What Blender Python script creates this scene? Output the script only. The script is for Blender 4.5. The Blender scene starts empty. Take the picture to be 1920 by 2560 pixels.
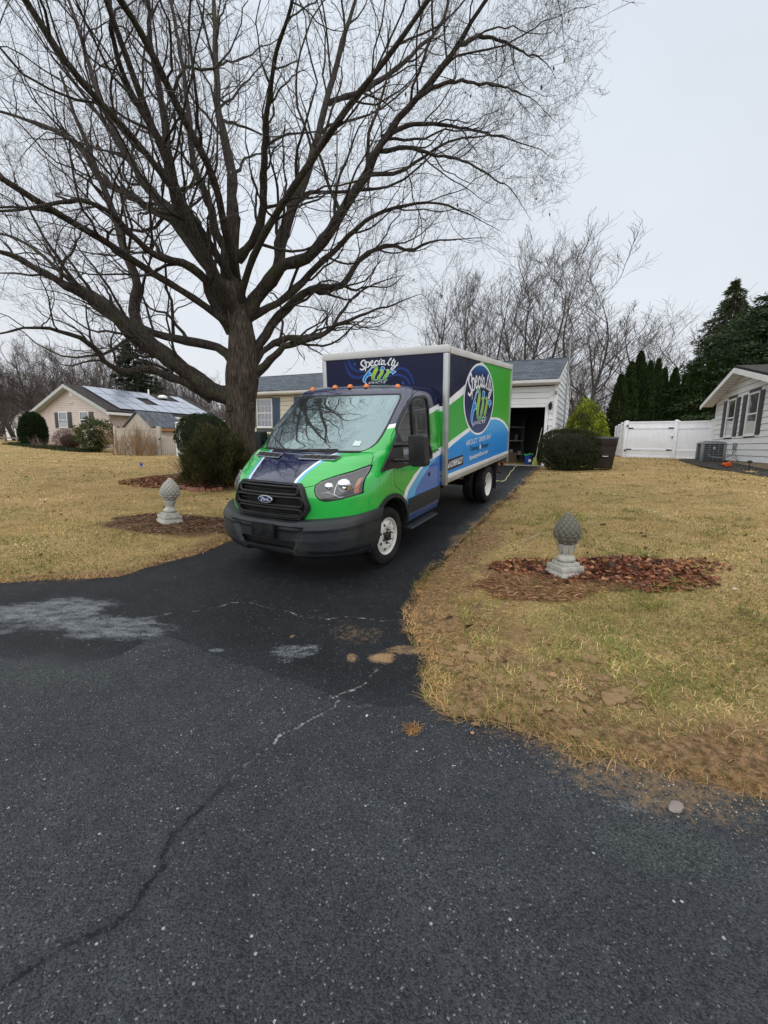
import bpy, bmesh, math, random
import numpy as np
from mathutils import Vector, Matrix, noise as mnoise
rnd = random.Random(7)
rs = np.random.RandomState(11)
S = bpy.context.scene
COL = S.collection

# ------------------------------------------------------------------ camera
F_PX, PITCH, ROLL, CAM_H = 1103.9, 0.1528, 0.0209, 1.4252
def _camR(p, r):
    cp, sp = math.cos(p), math.sin(p)
    R = np.array([[1, 0, 0], [0, -sp, -cp], [0, cp, -sp]])
    c, s = math.cos(r), math.sin(r)
    return np.array([[c, -s, 0], [s, c, 0], [0, 0, 1]]) @ R
RC = _camR(PITCH, ROLL)
CAMPOS = np.array([0, 0, CAM_H])
cam_d = bpy.data.cameras.new('camera')
cam_d.sensor_fit = 'HORIZONTAL'; cam_d.sensor_width = 36.0
cam_d.lens = 36.0 * F_PX / 1920.0
cam_d.clip_start = 0.05; cam_d.clip_end = 3000
cam = bpy.data.objects.new('camera', cam_d); COL.objects.link(cam)
m = Matrix(((RC[0][0], -RC[1][0], -RC[2][0], 0), (RC[0][1], -RC[1][1], -RC[2][1], 0),
            (RC[0][2], -RC[1][2], -RC[2][2], CAM_H), (0, 0, 0, 1)))
cam.matrix_world = m
S.camera = cam

# ------------------------------------------------------------------ sky and sun (overcast)
SUN_EL, SUN_AZ = math.radians(60), math.radians(200)
W = bpy.data.worlds.new('World'); S.world = W; W.use_nodes = True
nt = W.node_tree; nt.nodes.clear()
out = nt.nodes.new('ShaderNodeOutputWorld'); bg = nt.nodes.new('ShaderNodeBackground')
sky = nt.nodes.new('ShaderNodeTexSky'); sky.sky_type = 'NISHITA'; sky.sun_disc = False
sky.sun_elevation = SUN_EL; sky.sun_rotation = SUN_AZ; sky.air_density = 1.6; sky.dust_density = 4.0
tc = nt.nodes.new('ShaderNodeTexCoord'); sep = nt.nodes.new('ShaderNodeSeparateXYZ')
nt.links.new(tc.outputs['Generated'], sep.inputs[0])
ramp = nt.nodes.new('ShaderNodeValToRGB')          # cloud deck: greyer at the horizon, a little bluer higher up
ramp.color_ramp.elements[0].position = 0.0; ramp.color_ramp.elements[0].color = (5.4, 5.55, 5.9, 1)
ramp.color_ramp.elements[1].position = 0.75; ramp.color_ramp.elements[1].color = (4.95, 5.42, 5.95, 1)
nt.links.new(sep.outputs['Z'], ramp.inputs[0])
no = nt.nodes.new('ShaderNodeTexNoise'); no.inputs['Scale'].default_value = 2.2; no.inputs['Detail'].default_value = 3
mp = nt.nodes.new('ShaderNodeMapRange'); mp.inputs['From Min'].default_value = .3; mp.inputs['From Max'].default_value = .7
mp.inputs['To Min'].default_value = .94; mp.inputs['To Max'].default_value = 1.05
nt.links.new(tc.outputs['Generated'], no.inputs['Vector']); nt.links.new(no.outputs['Fac'], mp.inputs['Value'])
mul = nt.nodes.new('ShaderNodeMix'); mul.data_type = 'RGBA'; mul.blend_type = 'MULTIPLY'; mul.inputs[0].default_value = 1
nt.links.new(ramp.outputs[0], mul.inputs[6]); nt.links.new(mp.outputs[0], mul.inputs[7])
mx = nt.nodes.new('ShaderNodeMix'); mx.data_type = 'RGBA'; mx.inputs[0].default_value = 0.93
nt.links.new(sky.outputs[0], mx.inputs[6]); nt.links.new(mul.outputs[2], mx.inputs[7])
nt.links.new(mx.outputs[2], bg.inputs['Color']); bg.inputs['Strength'].default_value = 0.1
nt.links.new(bg.outputs[0], out.inputs[0])
sd = bpy.data.lights.new('sun', 'SUN'); sd.energy = 1.5; sd.angle = math.radians(120); sd.color = (1.0, .97, .93)
sun = bpy.data.objects.new('sun', sd); COL.objects.link(sun)
sdir = Vector((math.sin(SUN_AZ) * math.cos(SUN_EL), math.cos(SUN_AZ) * math.cos(SUN_EL), math.sin(SUN_EL)))
sun.rotation_euler = sdir.to_track_quat('Z', 'Y').to_euler(); sun.location = (0, 0, 60)
vs = S.view_settings; S.display_settings.display_device = 'sRGB'
vs.view_transform = 'Standard'; vs.look = 'None'; vs.exposure = 0.62; vs.gamma = 1.0; vs.use_curve_mapping = False
S.render.engine = 'CYCLES'
S.cycles.max_bounces = 5; S.cycles.diffuse_bounces = 2; S.cycles.glossy_bounces = 3

# ------------------------------------------------------------------ helpers
def ray(u, v):
    return RC.T @ np.array([(u - 960) / F_PX, (v - 1280) / F_PX, 1.0])
def at_depth(u, v, y):
    d = ray(u, v); return CAMPOS + d * (y / d[1])
def tag(o, label=None, cat=None, group=None, kind=None):
    if label: o['label'] = label
    if cat: o['category'] = cat
    if group: o['group'] = group
    if kind: o['kind'] = kind
    return o
def empty(name, loc=(0, 0, 0), rot=None, label=None, cat=None, group=None):
    o = bpy.data.objects.new(name, None); o.empty_display_size = .2
    COL.objects.link(o); o.location = loc
    if rot is not None:
        if isinstance(rot, (int, float)): o.rotation_euler = (0, 0, rot)
        else: o.rotation_euler = rot
    return tag(o, label, cat, group)
def link(name, me, mat=None, parent=None):
    o = bpy.data.objects.new(name, me); COL.objects.link(o)
    if mat is not None and not me.materials: me.materials.append(mat)
    if parent is not None: o.parent = parent
    return o
def copy_tree(o, parent=None):
    c = o.copy(); COL.objects.link(c); c.parent = parent
    for ch in list(o.children): copy_tree(ch, c)
    return c
def shift(o, off):
    o.location = Vector(o.location) + Vector(off); return o

class MB:
    """collects simple solids in one mesh"""
    def __init__(s): s.v = []; s.f = []; s.M = None
    def add(s, vs, fs):
        n = len(s.v)
        for p in vs:
            p = Vector(p)
            if s.M is not None: p = s.M @ p
            s.v.append(tuple(p))
        for f in fs: s.f.append(tuple(i + n for i in f))
        return s
    def box(s, x0, x1, y0, y1, z0, z1):
        return s.add([(x0,y0,z0),(x1,y0,z0),(x1,y1,z0),(x0,y1,z0),(x0,y0,z1),(x1,y0,z1),(x1,y1,z1),(x0,y1,z1)],
                     [(0,3,2,1),(4,5,6,7),(0,1,5,4),(1,2,6,5),(2,3,7,6),(3,0,4,7)])
    def frustum(s, cx, cy, a0, b0, z0, a1, b1, z1):
        return s.add([(cx-a0,cy-b0,z0),(cx+a0,cy-b0,z0),(cx+a0,cy+b0,z0),(cx-a0,cy+b0,z0),
                      (cx-a1,cy-b1,z1),(cx+a1,cy-b1,z1),(cx+a1,cy+b1,z1),(cx-a1,cy+b1,z1)],
                     [(0,3,2,1),(4,5,6,7),(0,1,5,4),(1,2,6,5),(2,3,7,6),(3,0,4,7)])
    def prism(s, pts, d):
        """pts: 3D polygon, extruded by vector d"""
        n = len(pts); a = [Vector(p) for p in pts]; b = [p + Vector(d) for p in a]
        return s.add([tuple(p) for p in a + b], [tuple(range(n))[::-1], tuple(range(n, 2*n))] +
                     [(i, (i+1) % n, n + (i+1) % n, n + i) for i in range(n)])
    def tube(s, pts, r, k=8, closed=False, cap=True):
        pts = [Vector(p) for p in pts]; n = len(pts)
        rr = r if hasattr(r, '__len__') else [r] * n
        vs = []; up = Vector((0, 0, 1))
        t0 = (pts[1] - pts[0]).normalized()
        ref = t0.orthogonal().normalized()
        for i, p in enumerate(pts):
            if closed: t = (pts[(i+1) % n] - pts[i-1]).normalized()
            else: t = (pts[min(i+1, n-1)] - pts[max(i-1, 0)]).normalized()
            ref = (ref - t * ref.dot(t)).normalized(); b = t.cross(ref)
            for j in range(k):
                a = 2 * math.pi * j / k
                vs.append(tuple(p + (ref * math.cos(a) + b * math.sin(a)) * rr[i]))
        fs = []
        for i in range(n if closed else n - 1):
            i2 = (i + 1) % n
            for j in range(k):
                j2 = (j + 1) % k
                fs.append((i*k+j, i*k+j2, i2*k+j2, i2*k+j))
        if cap and not closed: fs += [tuple(range(k))[::-1], tuple((n-1)*k + j for j in range(k))]
        return s.add(vs, fs)
    def lathe(s, prof, k=32, axis='z', c=(0,0,0)):
        """prof: list of (r, h)"""
        vs = []; n = len(prof)
        for r, h in prof:
            for j in range(k):
                a = 2 * math.pi * j / k; x, y = r * math.cos(a), r * math.sin(a)
                p = (x, y, h) if axis == 'z' else (h, x, y) if axis == 'x' else (x, h, y)
                vs.append((p[0]+c[0], p[1]+c[1], p[2]+c[2]))
        fs = []
        for i in range(n-1):
            for j in range(k):
                j2 = (j+1) % k; fs.append((i*k+j, i*k+j2, (i+1)*k+j2, (i+1)*k+j))
        return s.add(vs, fs)
    def mesh(s, name, smooth=False, bevel=0, seg=2, angle=35):
        me = bpy.data.meshes.new(name); me.from_pydata(s.v, [], s.f); me.update()
        bm = bmesh.new(); bm.from_mesh(me)
        bmesh.ops.recalc_face_normals(bm, faces=bm.faces)
        if bevel:
            ed = [e for e in bm.edges if len(e.link_faces) == 2 and e.calc_face_angle(0) > math.radians(25)]
            bmesh.ops.bevel(bm, geom=ed, offset=bevel, segments=seg, profile=.6, affect='EDGES', clamp_overlap=True)
        if smooth or bevel:
            for f in bm.faces: f.smooth = True
            for e in bm.edges:
                if len(e.link_faces) == 2 and e.calc_face_angle(0) > math.radians(angle): e.smooth = False
        bm.to_mesh(me); bm.free(); return me
    def build(s, name, mat, parent=None, **k):
        return link(name, s.mesh(name, **k), mat, parent)

def np_mesh(name, V, T, mat=None, parent=None, cols=None, smooth=False, attrs=None):
    """V (n,3); T (m,3) or (m,4) int"""
    me = bpy.data.meshes.new(name); V = np.asarray(V, np.float32); T = np.asarray(T, np.int32); k = T.shape[1]
    me.vertices.add(len(V)); me.vertices.foreach_set('co', V.ravel())
    me.loops.add(T.size); me.loops.foreach_set('vertex_index', T.ravel())
    me.polygons.add(len(T)); me.polygons.foreach_set('loop_start', np.arange(0, T.size, k, dtype=np.int32))
    me.polygons.foreach_set('loop_total', np.full(len(T), k, np.int32))
    if smooth: me.polygons.foreach_set('use_smooth', np.ones(len(T), bool))
    me.update(calc_edges=True)
    if cols is not None:
        a = me.color_attributes.new('Col', 'FLOAT_COLOR', 'POINT')
        c = np.ones((len(V), 4), np.float32); c[:, :3] = cols; a.data.foreach_set('color', c.ravel())
    for n_, v_ in (attrs or {}).items():
        a = me.attributes.new(n_, 'FLOAT', 'POINT'); a.data.foreach_set('value', np.asarray(v_, np.float32))
    return link(name, me, mat, parent)

# value noise (numpy) ------------------------------------------------
_perm = rs.permutation(4096)
def vnoise(x, y, seed=0):
    xi = np.floor(x).astype(int); yi = np.floor(y).astype(int); fx = x - xi; fy = y - yi
    fx = fx*fx*(3-2*fx); fy = fy*fy*(3-2*fy)
    def h(a, b): return _perm[(_perm[(a + seed*57) & 4095] + b * 31) & 4095] / 4095.0
    return (h(xi,yi)*(1-fx)+h(xi+1,yi)*fx)*(1-fy) + (h(xi,yi+1)*(1-fx)+h(xi+1,yi+1)*fx)*fy
def fbm(x, y, o=4, seed=0):
    s = 0; a = .5; t = 0
    for i in range(o): s = s + a*vnoise(x*2**i, y*2**i, seed+i); t += a; a *= .5
    return s / t
def sstep(a, b, x): t = np.clip((x-a)/(b-a), 0, 1); return t*t*(3-2*t)
def sdpoly(P, x, y):
    """signed distance to polygon, negative inside"""
    P = np.asarray(P, float); n = len(P); d = np.full(x.shape, 1e9); ins = np.zeros(x.shape, bool)
    for i in range(n):
        a = P[i]; b = P[(i+1) % n]; e = b - a
        t = np.clip(((x-a[0])*e[0] + (y-a[1])*e[1]) / max(e@e, 1e-12), 0, 1)
        d = np.minimum(d, (x-a[0]-t*e[0])**2 + (y-a[1]-t*e[1])**2)
        c = ((a[1] > y) != (b[1] > y))
        if b[1] != a[1]: ins ^= c & (x < (b[0]-a[0])*(y-a[1])/(b[1]-a[1]) + a[0])
    return np.where(ins, -1, 1) * np.sqrt(d)
def dline(P, x, y):
    P = np.asarray(P, float); d = np.full(x.shape, 1e9)
    for i in range(len(P)-1):
        a = P[i]; e = P[i+1] - a
        t = np.clip(((x-a[0])*e[0] + (y-a[1])*e[1]) / max(e@e, 1e-12), 0, 1)
        d = np.minimum(d, (x-a[0]-t*e[0])**2 + (y-a[1]-t*e[1])**2)
    return np.sqrt(d)

# ------------------------------------------------------------------ materials
class G:
    def __init__(s, name):
        s.m = bpy.data.materials.new(name); s.m.use_nodes = True; s.t = s.m.node_tree; s.t.nodes.clear()
        s.o = s.t.nodes.new('ShaderNodeOutputMaterial')
    def n(s, ty, **k):
        x = s.t.nodes.new(ty)
        for a, b in k.items(): setattr(x, a, b)
        return x
    def l(s, a, b):
        if isinstance(a, (int, float)): b.default_value = a
        elif isinstance(a, (tuple, list)): b.default_value = tuple(a) + ((1,) if len(a) == 3 and len(b.default_value) == 4 else ())
        else: s.t.links.new(a, b)
    def math(s, op, a, b=None, c=None, clamp=False):
        x = s.n('ShaderNodeMath', operation=op, use_clamp=clamp); s.l(a, x.inputs[0])
        if b is not None: s.l(b, x.inputs[1])
        if c is not None: s.l(c, x.inputs[2])
        return x.outputs[0]
    def mix(s, f, a, b, bl='MIX'):
        x = s.n('ShaderNodeMix', data_type='RGBA', blend_type=bl); s.l(f, x.inputs[0]); s.l(a, x.inputs[6]); s.l(b, x.inputs[7])
        return x.outputs[2]
    def co(s, kind='Object', scale=None):
        o_ = s.n('ShaderNodeTexCoord').outputs[kind]
        if scale:
            mp_ = s.n('ShaderNodeMapping'); mp_.inputs['Scale'].default_value = scale; s.l(o_, mp_.inputs[0]); o_ = mp_.outputs[0]
        return o_
    def noise(s, v, sc, det=4, ro=.55):
        x = s.n('ShaderNodeTexNoise'); s.l(v, x.inputs['Vector']); x.inputs['Scale'].default_value = sc
        x.inputs['Detail'].default_value = det; x.inputs['Roughness'].default_value = ro; return x.outputs['Fac']
    def voro(s, v, sc, f='F1', outp='Distance'):
        x = s.n('ShaderNodeTexVoronoi', feature=f); s.l(v, x.inputs['Vector']); x.inputs['Scale'].default_value = sc
        return x.outputs[outp]
    def rng(s, v, a, b, c=0., d=1.):
        x = s.n('ShaderNodeMapRange'); s.l(v, x.inputs[0])
        for i, q in enumerate((a, b, c, d)): x.inputs[i+1].default_value = q
        return x.outputs[0]
    def ramp(s, v, stops, mode='LINEAR'):
        x = s.n('ShaderNodeValToRGB'); x.color_ramp.interpolation = mode; s.l(v, x.inputs[0]); e = x.color_ramp.elements
        while len(e) < len(stops): e.new(.5)
        for i, (p, c) in enumerate(stops):
            e[i].position = p; e[i].color = tuple(c) + (1,) if hasattr(c, '__len__') else (c, c, c, 1)
        return x.outputs[0]
    def attr(s, name, o='Fac'):
        x = s.n('ShaderNodeAttribute', attribute_name=name); return x.outputs[o]
    def bsdf(s, col, rough=.6, metal=0, spec=.5, coat=0, bump=None, bstr=.3, bdist=.01, coatr=.05):
        p = s.n('ShaderNodeBsdfPrincipled'); s.l(col, p.inputs['Base Color']); s.l(rough, p.inputs['Roughness'])
        s.l(metal, p.inputs['Metallic']); s.l(spec, p.inputs['Specular IOR Level']); s.l(coat, p.inputs['Coat Weight'])
        p.inputs['Coat Roughness'].default_value = coatr
        if bump is not None:
            b = s.n('ShaderNodeBump'); b.inputs['Strength'].default_value = bstr; b.inputs['Distance'].default_value = bdist
            s.l(bump, b.inputs['Height']); s.l(b.outputs[0], p.inputs['Normal'])
        return p.outputs[0]
    def done(s, sh): s.l(sh, s.o.inputs[0]); return s.m

def M(name, col, rough=.6, metal=0, spec=.5, coat=0, var=.12, vs=6, bump=0, bs=30, bd=.005, attr=False, dirt=0, scale=None):
    g = G(name); v = g.co('Object', scale)
    n = g.noise(v, vs, 5); f = g.rng(n, .3, .7, 1-var, 1+var)
    c = g.mix(1, tuple(col), f, 'MULTIPLY')
    if attr: c = g.mix(1, c, g.attr('Col', 'Color'), 'MULTIPLY')
    if dirt:
        d = g.rng(g.noise(v, vs*.37, 6, .65), .5, .75, 0, dirt); c = g.mix(d, c, (.10, .085, .06))
    rr = g.rng(n, .3, .7, max(rough-.08, .02), min(rough+.08, 1))
    return g.done(g.bsdf(c, rr, metal, spec, coat, g.noise(v, bs, 4) if bump else None, bump, bd))
# ------------------------------------------------------------------ terrain
_TP = np.array([
 (0,0,-.19),(-4,-1,-.19),(4,-1,-.19),(0,-6,-.24),(-10,-6,-.24),(10,-8,-.26),(-4,2,-.14),(0,2.5,-.13),(3.4,1.2,-.15),(7,.2,-.12),
 (-7,5,-.08),(-12,7,0),(-1.3,4.3,-.09),(-.3,4.6,-.085),
 (-3.3,6.75,.14),(-4.0,4.5,-.06),(-8,10,.28),(-9,16,.45),(-14,14,.42),(-19,24,.54),(-25,31,.6),(-13,28,.6),(-7,20,.62),(-5.5,21,.82),
 (-4,12.2,.42),(-4.3,10.3,.3),(-2.6,7.5,.12),
 (1.9,4.7,.05),(1.3,2.6,-.09),(2.4,3.2,.0),(3.5,5,.2),(5.2,6.8,.42),(9,10,.72),(12,14,.94),(13.5,18.5,1.03),(12,21,1.02),(10.9,20.5,1.0),
 (6.8,13.4,.78),(8,20,.9),(5.63,16,.75),(3.2,17.3,.75),(4,20,.8),(8,6,.55),(14,8,.8),(20,12,.95),(0,20,.8),(2.2,14.6,.7)], float)
_RT = None
def _truckR(yaw, pt, rl):
    c, s = math.cos(yaw), math.sin(yaw); Rz = np.array([[c,-s,0],[s,c,0],[0,0,1]])
    c, s = math.cos(pt), math.sin(pt); Rx = np.array([[1,0,0],[0,c,-s],[0,s,c]])
    c, s = math.cos(rl), math.sin(rl); Ry = np.array([[c,0,s],[0,1,0],[-s,0,c]])
    return Rz @ Rx @ Ry
TR = _truckR(-.4971, .0908, .0115); TT = np.array([-.7731, 5.6604, 0.0])
for X in (-1.1, 1.1):
    for Y in (-.7, 1.2, 3.0, 4.6):
        q = TR @ np.array([X, Y, 0]) + TT; _TP = np.vstack([_TP, q])
def _tpsfit(P):
    n = len(P); d = np.hypot(P[:,None,0]-P[None,:,0], P[:,None,1]-P[None,:,1]); K = np.where(d > 0, d*d*np.log(d+1e-12), 0)
    A = np.zeros((n+3, n+3)); A[:n,:n] = K + np.eye(n)*.02; A[:n,n] = 1; A[:n,n+1:] = P[:,:2]; A[n:,:n] = A[:n,n:].T
    return np.linalg.solve(A, np.r_[P[:,2], 0, 0, 0])
_TW = _tpsfit(_TP)
def _tps(x, y):
    z = _TW[-3] + _TW[-2]*x + _TW[-1]*y
    for i in range(len(_TP)):
        d2 = (x-_TP[i,0])**2 + (y-_TP[i,1])**2 + 1e-12; z = z + _TW[i]*d2*.5*np.log(d2)
    return z
def tz(x, y):
    x = np.asarray(x, float); y = np.asarray(y, float)
    r = np.hypot(x, y-8); k = sstep(20, 38, r)
    far = -.25 + 1.2*sstep(-2, 22, y - .1*np.abs(x)*0)
    xc = x; yc = y
    # clamp query inside a disc so the spline is never extrapolated far
    s_ = np.minimum(1, 34/np.maximum(r, 1e-6)); xc = x*s_; yc = 8+(y-8)*s_
    return _tps(xc, yc)*(1-k) + far*k
def tz1(x, y): return float(tz(np.array([x]), np.array([y]))[0])
def gp(u, v):
    d = ray(u, v); t = (-.1-CAM_H)/d[2] if d[2] < -1e-3 else 40
    lo, hi = .3, 80.0
    ts = np.geomspace(.5, 80, 400); P = CAMPOS + ts[:,None]*d
    h = P[:,2] - tz(P[:,0], P[:,1]); k = np.argmax(h < 0)
    lo, hi = ts[max(k-1,0)], ts[k]
    for _ in range(30):
        mdl = (lo+hi)/2; p = CAMPOS + mdl*d
        if p[2] > tz1(p[0], p[1]): lo = mdl
        else: hi = mdl
    return CAMPOS + lo*d
def gpl(pts): return [tuple(gp(*p)[:2]) for p in pts]

R3 = lambda x, y: (960 + x*.5787, 1240 + y*.5787)
R4 = lambda x, y: (x*.5787, 1380 + y*.5787)
left_edge = gpl([(0,1458),(130,1450),(290,1440),(420,1400),(520,1372),(580,1348)])
tl = lambda X, Y: tuple((TR @ np.array([X, Y, 0]) + TT)[:2])
left_edge += [tl(-1.62,-.6), tl(-1.58,2), tl(-1.5,5), tl(-1.6,9)]
right_edge = gpl([(1262+100,1163),(1345,1172),R3(550,0),R3(430,90),R3(300,230),R3(200,330),R3(160,380),R3(112,500),R3(122,590),R3(190,680),R3(185,760),R3(205,880),
   R3(320,985),R3(500,1005),R3(700,1060),R3(860,1140),R3(1000,1150),R3(1250,1230),R3(1640,1312)])
le0 = np.array(left_edge[0]); re1 = np.array(right_edge[-1]); 
garL = (5.63-3.6*math.cos(.4625), 16+3.6*math.sin(.4625)); garR = (5.63+.05, 16.15)
ASPH = [(-60, le0[1]+20), (-14, le0[1]+3.1), (-7.5, le0[1]+.9)] + left_edge + [garL, garR] + right_edge + \
       [(re1[0]+2, re1[1]-.75), (re1[0]+6, re1[1]-2.6), (60, -22), (60, -50), (-60, -50)]
ASPH = [tuple(p) for p in ASPH]
SEAM = [(-40, 9.0), (-9, 4.6)] + gpl([(0,1640),(160,1668),(300,1640),(393,1582),(463,1606),(521,1629),(625,1664),(752,1704),(833,1745),(960,1772),(1080,1765),(1200,1820)]) + [(3,2.2),(20,-3)]
CRACKA = gpl([R4(690,275),R4(760,262),R4(860,248),R4(930,238),R4(1000,215),R4(1060,213),R4(1130,232),R4(1240,258),R4(1330,278),R4(1430,292),R4(1500,280),R4(1659,290),(1010,1548)])
CRACKB = gpl([R4(1659,485),R4(1600,540),R4(1540,580),R4(1475,605),R4(1440,625),R4(1450,655),R4(1400,690),R4(1350,720),R4(1290,755),R4(1200,800),R4(1170,850),R4(1100,900),R4(1030,960),R4(980,1020),R4(940,1070),R4(870,1130),R4(800,1180),R4(745,1244),(380,2190),(300,2270),(215,2340),(120,2400),(0,2470),(-120,2560)])
CRACKC = SEAM[4:12]
CRACKD = gpl([R4(1170,110),R4(1240,135),R4(1330,128),R4(1420,112),R4(1500,105),R4(1659,125)])

def inside_asph(x, y):
    n = (fbm(x*1.3, y*1.3, 4, 3)-.5)*.16 + (fbm(x*7, y*7, 3, 9)-.5)*.07
    return sdpoly(ASPH, x, y) + n
def graded(lo, hi, a, b, d, gfac=1.14):
    c = list(np.arange(a, b+1e-9, d)); s_ = d; x = a
    L = []
    while x > lo: s_ *= gfac; x -= s_; L.append(x)
    s_ = d; x = c[-1]; Rr = []
    while x < hi: s_ *= gfac; x += s_; Rr.append(x)
    return np.array(L[::-1] + c + Rr)

def clip_grid(V, F, fields, attrs):
    """keep the part of the quads where every field >= 0; V (n,3), fields list of (n,), attrs dict -> new arrays"""
    A = np.column_stack([V] + fields + [attrs[k] for k in attrs]); nf = len(fields)
    vals = A[:, 3:3+nf]; mins = vals[F].min(axis=(1,2)); maxs = vals[F].max(axis=1)
    keep = mins >= 0; part = (~keep) & (maxs.min(axis=1) > 0)
    quads = [tuple(q) for q in F[keep]]; newv = []; polys = []
    base = len(A)
    for q in F[part]:
        P = [A[i] for i in q]
        for k in range(nf):
            Q = []
            for i in range(len(P)):
                a, b = P[i-1], P[i]; fa, fb = a[3+k], b[3+k]
                if fa >= 0 and fb >= 0: Q.append(b)
                elif fa >= 0: Q.append(a + (b-a)*(fa/(fa-fb)))
                elif fb >= 0: Q.append(a + (b-a)*(fa/(fa-fb))); Q.append(b)
            P = Q
            if len(P) < 3: break
        if len(P) < 3: continue
        polys.append(tuple(range(base+len(newv), base+len(newv)+len(P)))); newv += P
    AA = np.vstack([A] + ([np.array(newv)] if newv else []))
    fs = quads + polys
    used = np.unique(np.concatenate([np.array(f) for f in fs])) if fs else np.array([], int)
    mp_ = np.full(len(AA), -1); mp_[used] = np.arange(len(used))
    fs = [tuple(int(mp_[i]) for i in f) for f in fs]
    AA = AA[used]
    return AA[:, :3], fs, {k: AA[:, 3+nf+i] for i, k in enumerate(attrs)}
def poly_mesh(name, V, F, attrs=None, mat=None, parent=None, smooth=True, merge=1e-5, normals=None):
    me = bpy.data.meshes.new(name); me.from_pydata([tuple(v) for v in V], [], F)
    for n_, v_ in (attrs or {}).items():
        a = me.attributes.new(n_, 'FLOAT', 'POINT'); a.data.foreach_set('value', np.asarray(v_, np.float32))
    if smooth: me.polygons.foreach_set('use_smooth', np.ones(len(me.polygons), bool))
    me.update()
    if merge:
        bm = bmesh.new(); bm.from_mesh(me); bmesh.ops.remove_doubles(bm, verts=bm.verts, dist=merge); bm.to_mesh(me); bm.free()
    return link(name, me, mat, parent)

def blob(x, y, u, v, rx, ry=None):
    """soft patch round the ground point seen at (u,v); radii in metres"""
    c = gp(u, v); ry = ry or rx
    d = np.sqrt(((x-c[0])/rx)**2 + ((y-c[1])/ry)**2) + (fbm(x*3, y*3, 4, 21)-.5)*1.1
    return sstep(1.05, .35, d)

# ---- ground materials
def asphalt_mat(name, sealed):
    g = G(name); v = g.co('Object')
    stone = g.voro(v, 170 if not sealed else 230, 'F1', 'Color'); sd_ = g.voro(v, 170 if not sealed else 230)
    sp = g.n('ShaderNodeSeparateColor'); g.l(stone, sp.inputs[0]); rr = sp.outputs[0]
    lo = (.013,.0155,.0195) if not sealed else (.005,.0055,.0065)
    hi = (.058,.063,.070) if not sealed else (.022,.024,.028)
    c = g.mix(rr, lo, hi)
    big = g.noise(v, .55, 5, .6); c = g.mix(1, c, g.rng(big, .3, .7, .72 if not sealed else .62, 1.28), 'MULTIPLY')
    med = g.noise(v, 9, 4, .6); c = g.mix(1, c, g.rng(med, .3, .7, .85, 1.15), 'MULTIPLY')
    sdm = g.math('ADD', g.attr('seamd'), g.rng(g.noise(v, 12, 5, .7), .3, .7, -.12, .12)); blend = g.rng(sdm, -.05, .30, .62, 0)
    c = g.mix(blend, c, g.mix(rr, (.009,.0105,.013), (.040,.044,.051)))
    # pale grit: a few stones much lighter
    wh = g.math('GREATER_THAN', rr, .982 if not sealed else .99)
    s3 = g.voro(v, 62, 'F1', 'Color'); s3s = g.n('ShaderNodeSeparateColor'); g.l(s3, s3s.inputs[0]); d3 = g.voro(v, 62)
    wh2 = g.math('MULTIPLY', g.math('GREATER_THAN', s3s.outputs[1], .9935), g.math('LESS_THAN', d3, .34))
    c = g.mix(g.math('MULTIPLY', wh, .7), c, g.mix(sp.outputs[1], (.13,.12,.10), (.24,.25,.26)))
    c = g.mix(g.math('MULTIPLY', wh2, .8 if not sealed else .4), c, (.38,.39,.38))
    pale = g.attr('pale'); fine = g.noise(v, 70, 3, .7)
    brk = g.noise(g.co('Object', (1, 2.2, 1)), 7, 5, .7); pm = g.math('MULTIPLY', g.rng(g.math('ADD', g.math('ADD', g.math('MULTIPLY', pale, .42), g.math('MULTIPLY', fine, .55)), g.math('MULTIPLY', brk, .75)), .90, 1.16), g.rng(pale, 0, .25))
    c = g.mix(g.math('MULTIPLY', pm, .8), c, g.mix(rr, (.07,.08,.09), (.34,.36,.38)))
    rough_ = g.attr('rough')
    c = g.mix(g.math('MULTIPLY', rough_, .75), c, g.mix(rr, (.012,.014,.015), (.075,.085,.085)))
    dirt = g.attr('dirt'); dm = g.rng(g.math('ADD', g.math('MULTIPLY', dirt, .62), g.math('MULTIPLY', g.noise(v, 24, 7, .8), 1.1)), .80, 1.12)
    dm = g.math('MULTIPLY', dm, g.rng(dirt, 0, .12))
    c = g.mix(dm, c, g.mix(fine, (.14,.085,.045), (.42,.27,.14)))
    crk = g.attr('crk'); jit = g.math('ADD', crk, g.rng(g.noise(v, 42, 6, .8), .2, .8, -.016, .016))
    cw = g.rng(jit, .0025, .0095, 1, 0); cl = g.attr('crkl')
    halo = g.rng(jit, .004, .030, .75, 0)
    c = g.mix(g.math('MULTIPLY', halo, .7), c, (.018,.02,.022))
    edgec = g.mix(cl, (.012,.012,.012), (.34,.34,.33))
    c = g.mix(g.math('MULTIPLY', cw, g.rng(g.noise(v, 14, 2), .3, .55)), c, edgec)
    h = g.math('ADD', g.math('MULTIPLY', g.math('SUBTRACT', 1, sd_), 1.0), g.math('MULTIPLY', med, .5))
    h = g.math('SUBTRACT', h, g.math('MULTIPLY', cw, 1.5))
    h = g.math('ADD', h, g.math('MULTIPLY', g.math('MULTIPLY', rough_, g.voro(v, 38)), -2.0))
    wet = g.rng(g.noise(v, .8, 4), .35, .7, .62 if not sealed else .5, .8 if not sealed else .72)
    return g.done(g.bsdf(c, wet, 0, .22 if not sealed else .16, 0, h, .75 if not sealed else .5, .006))
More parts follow.
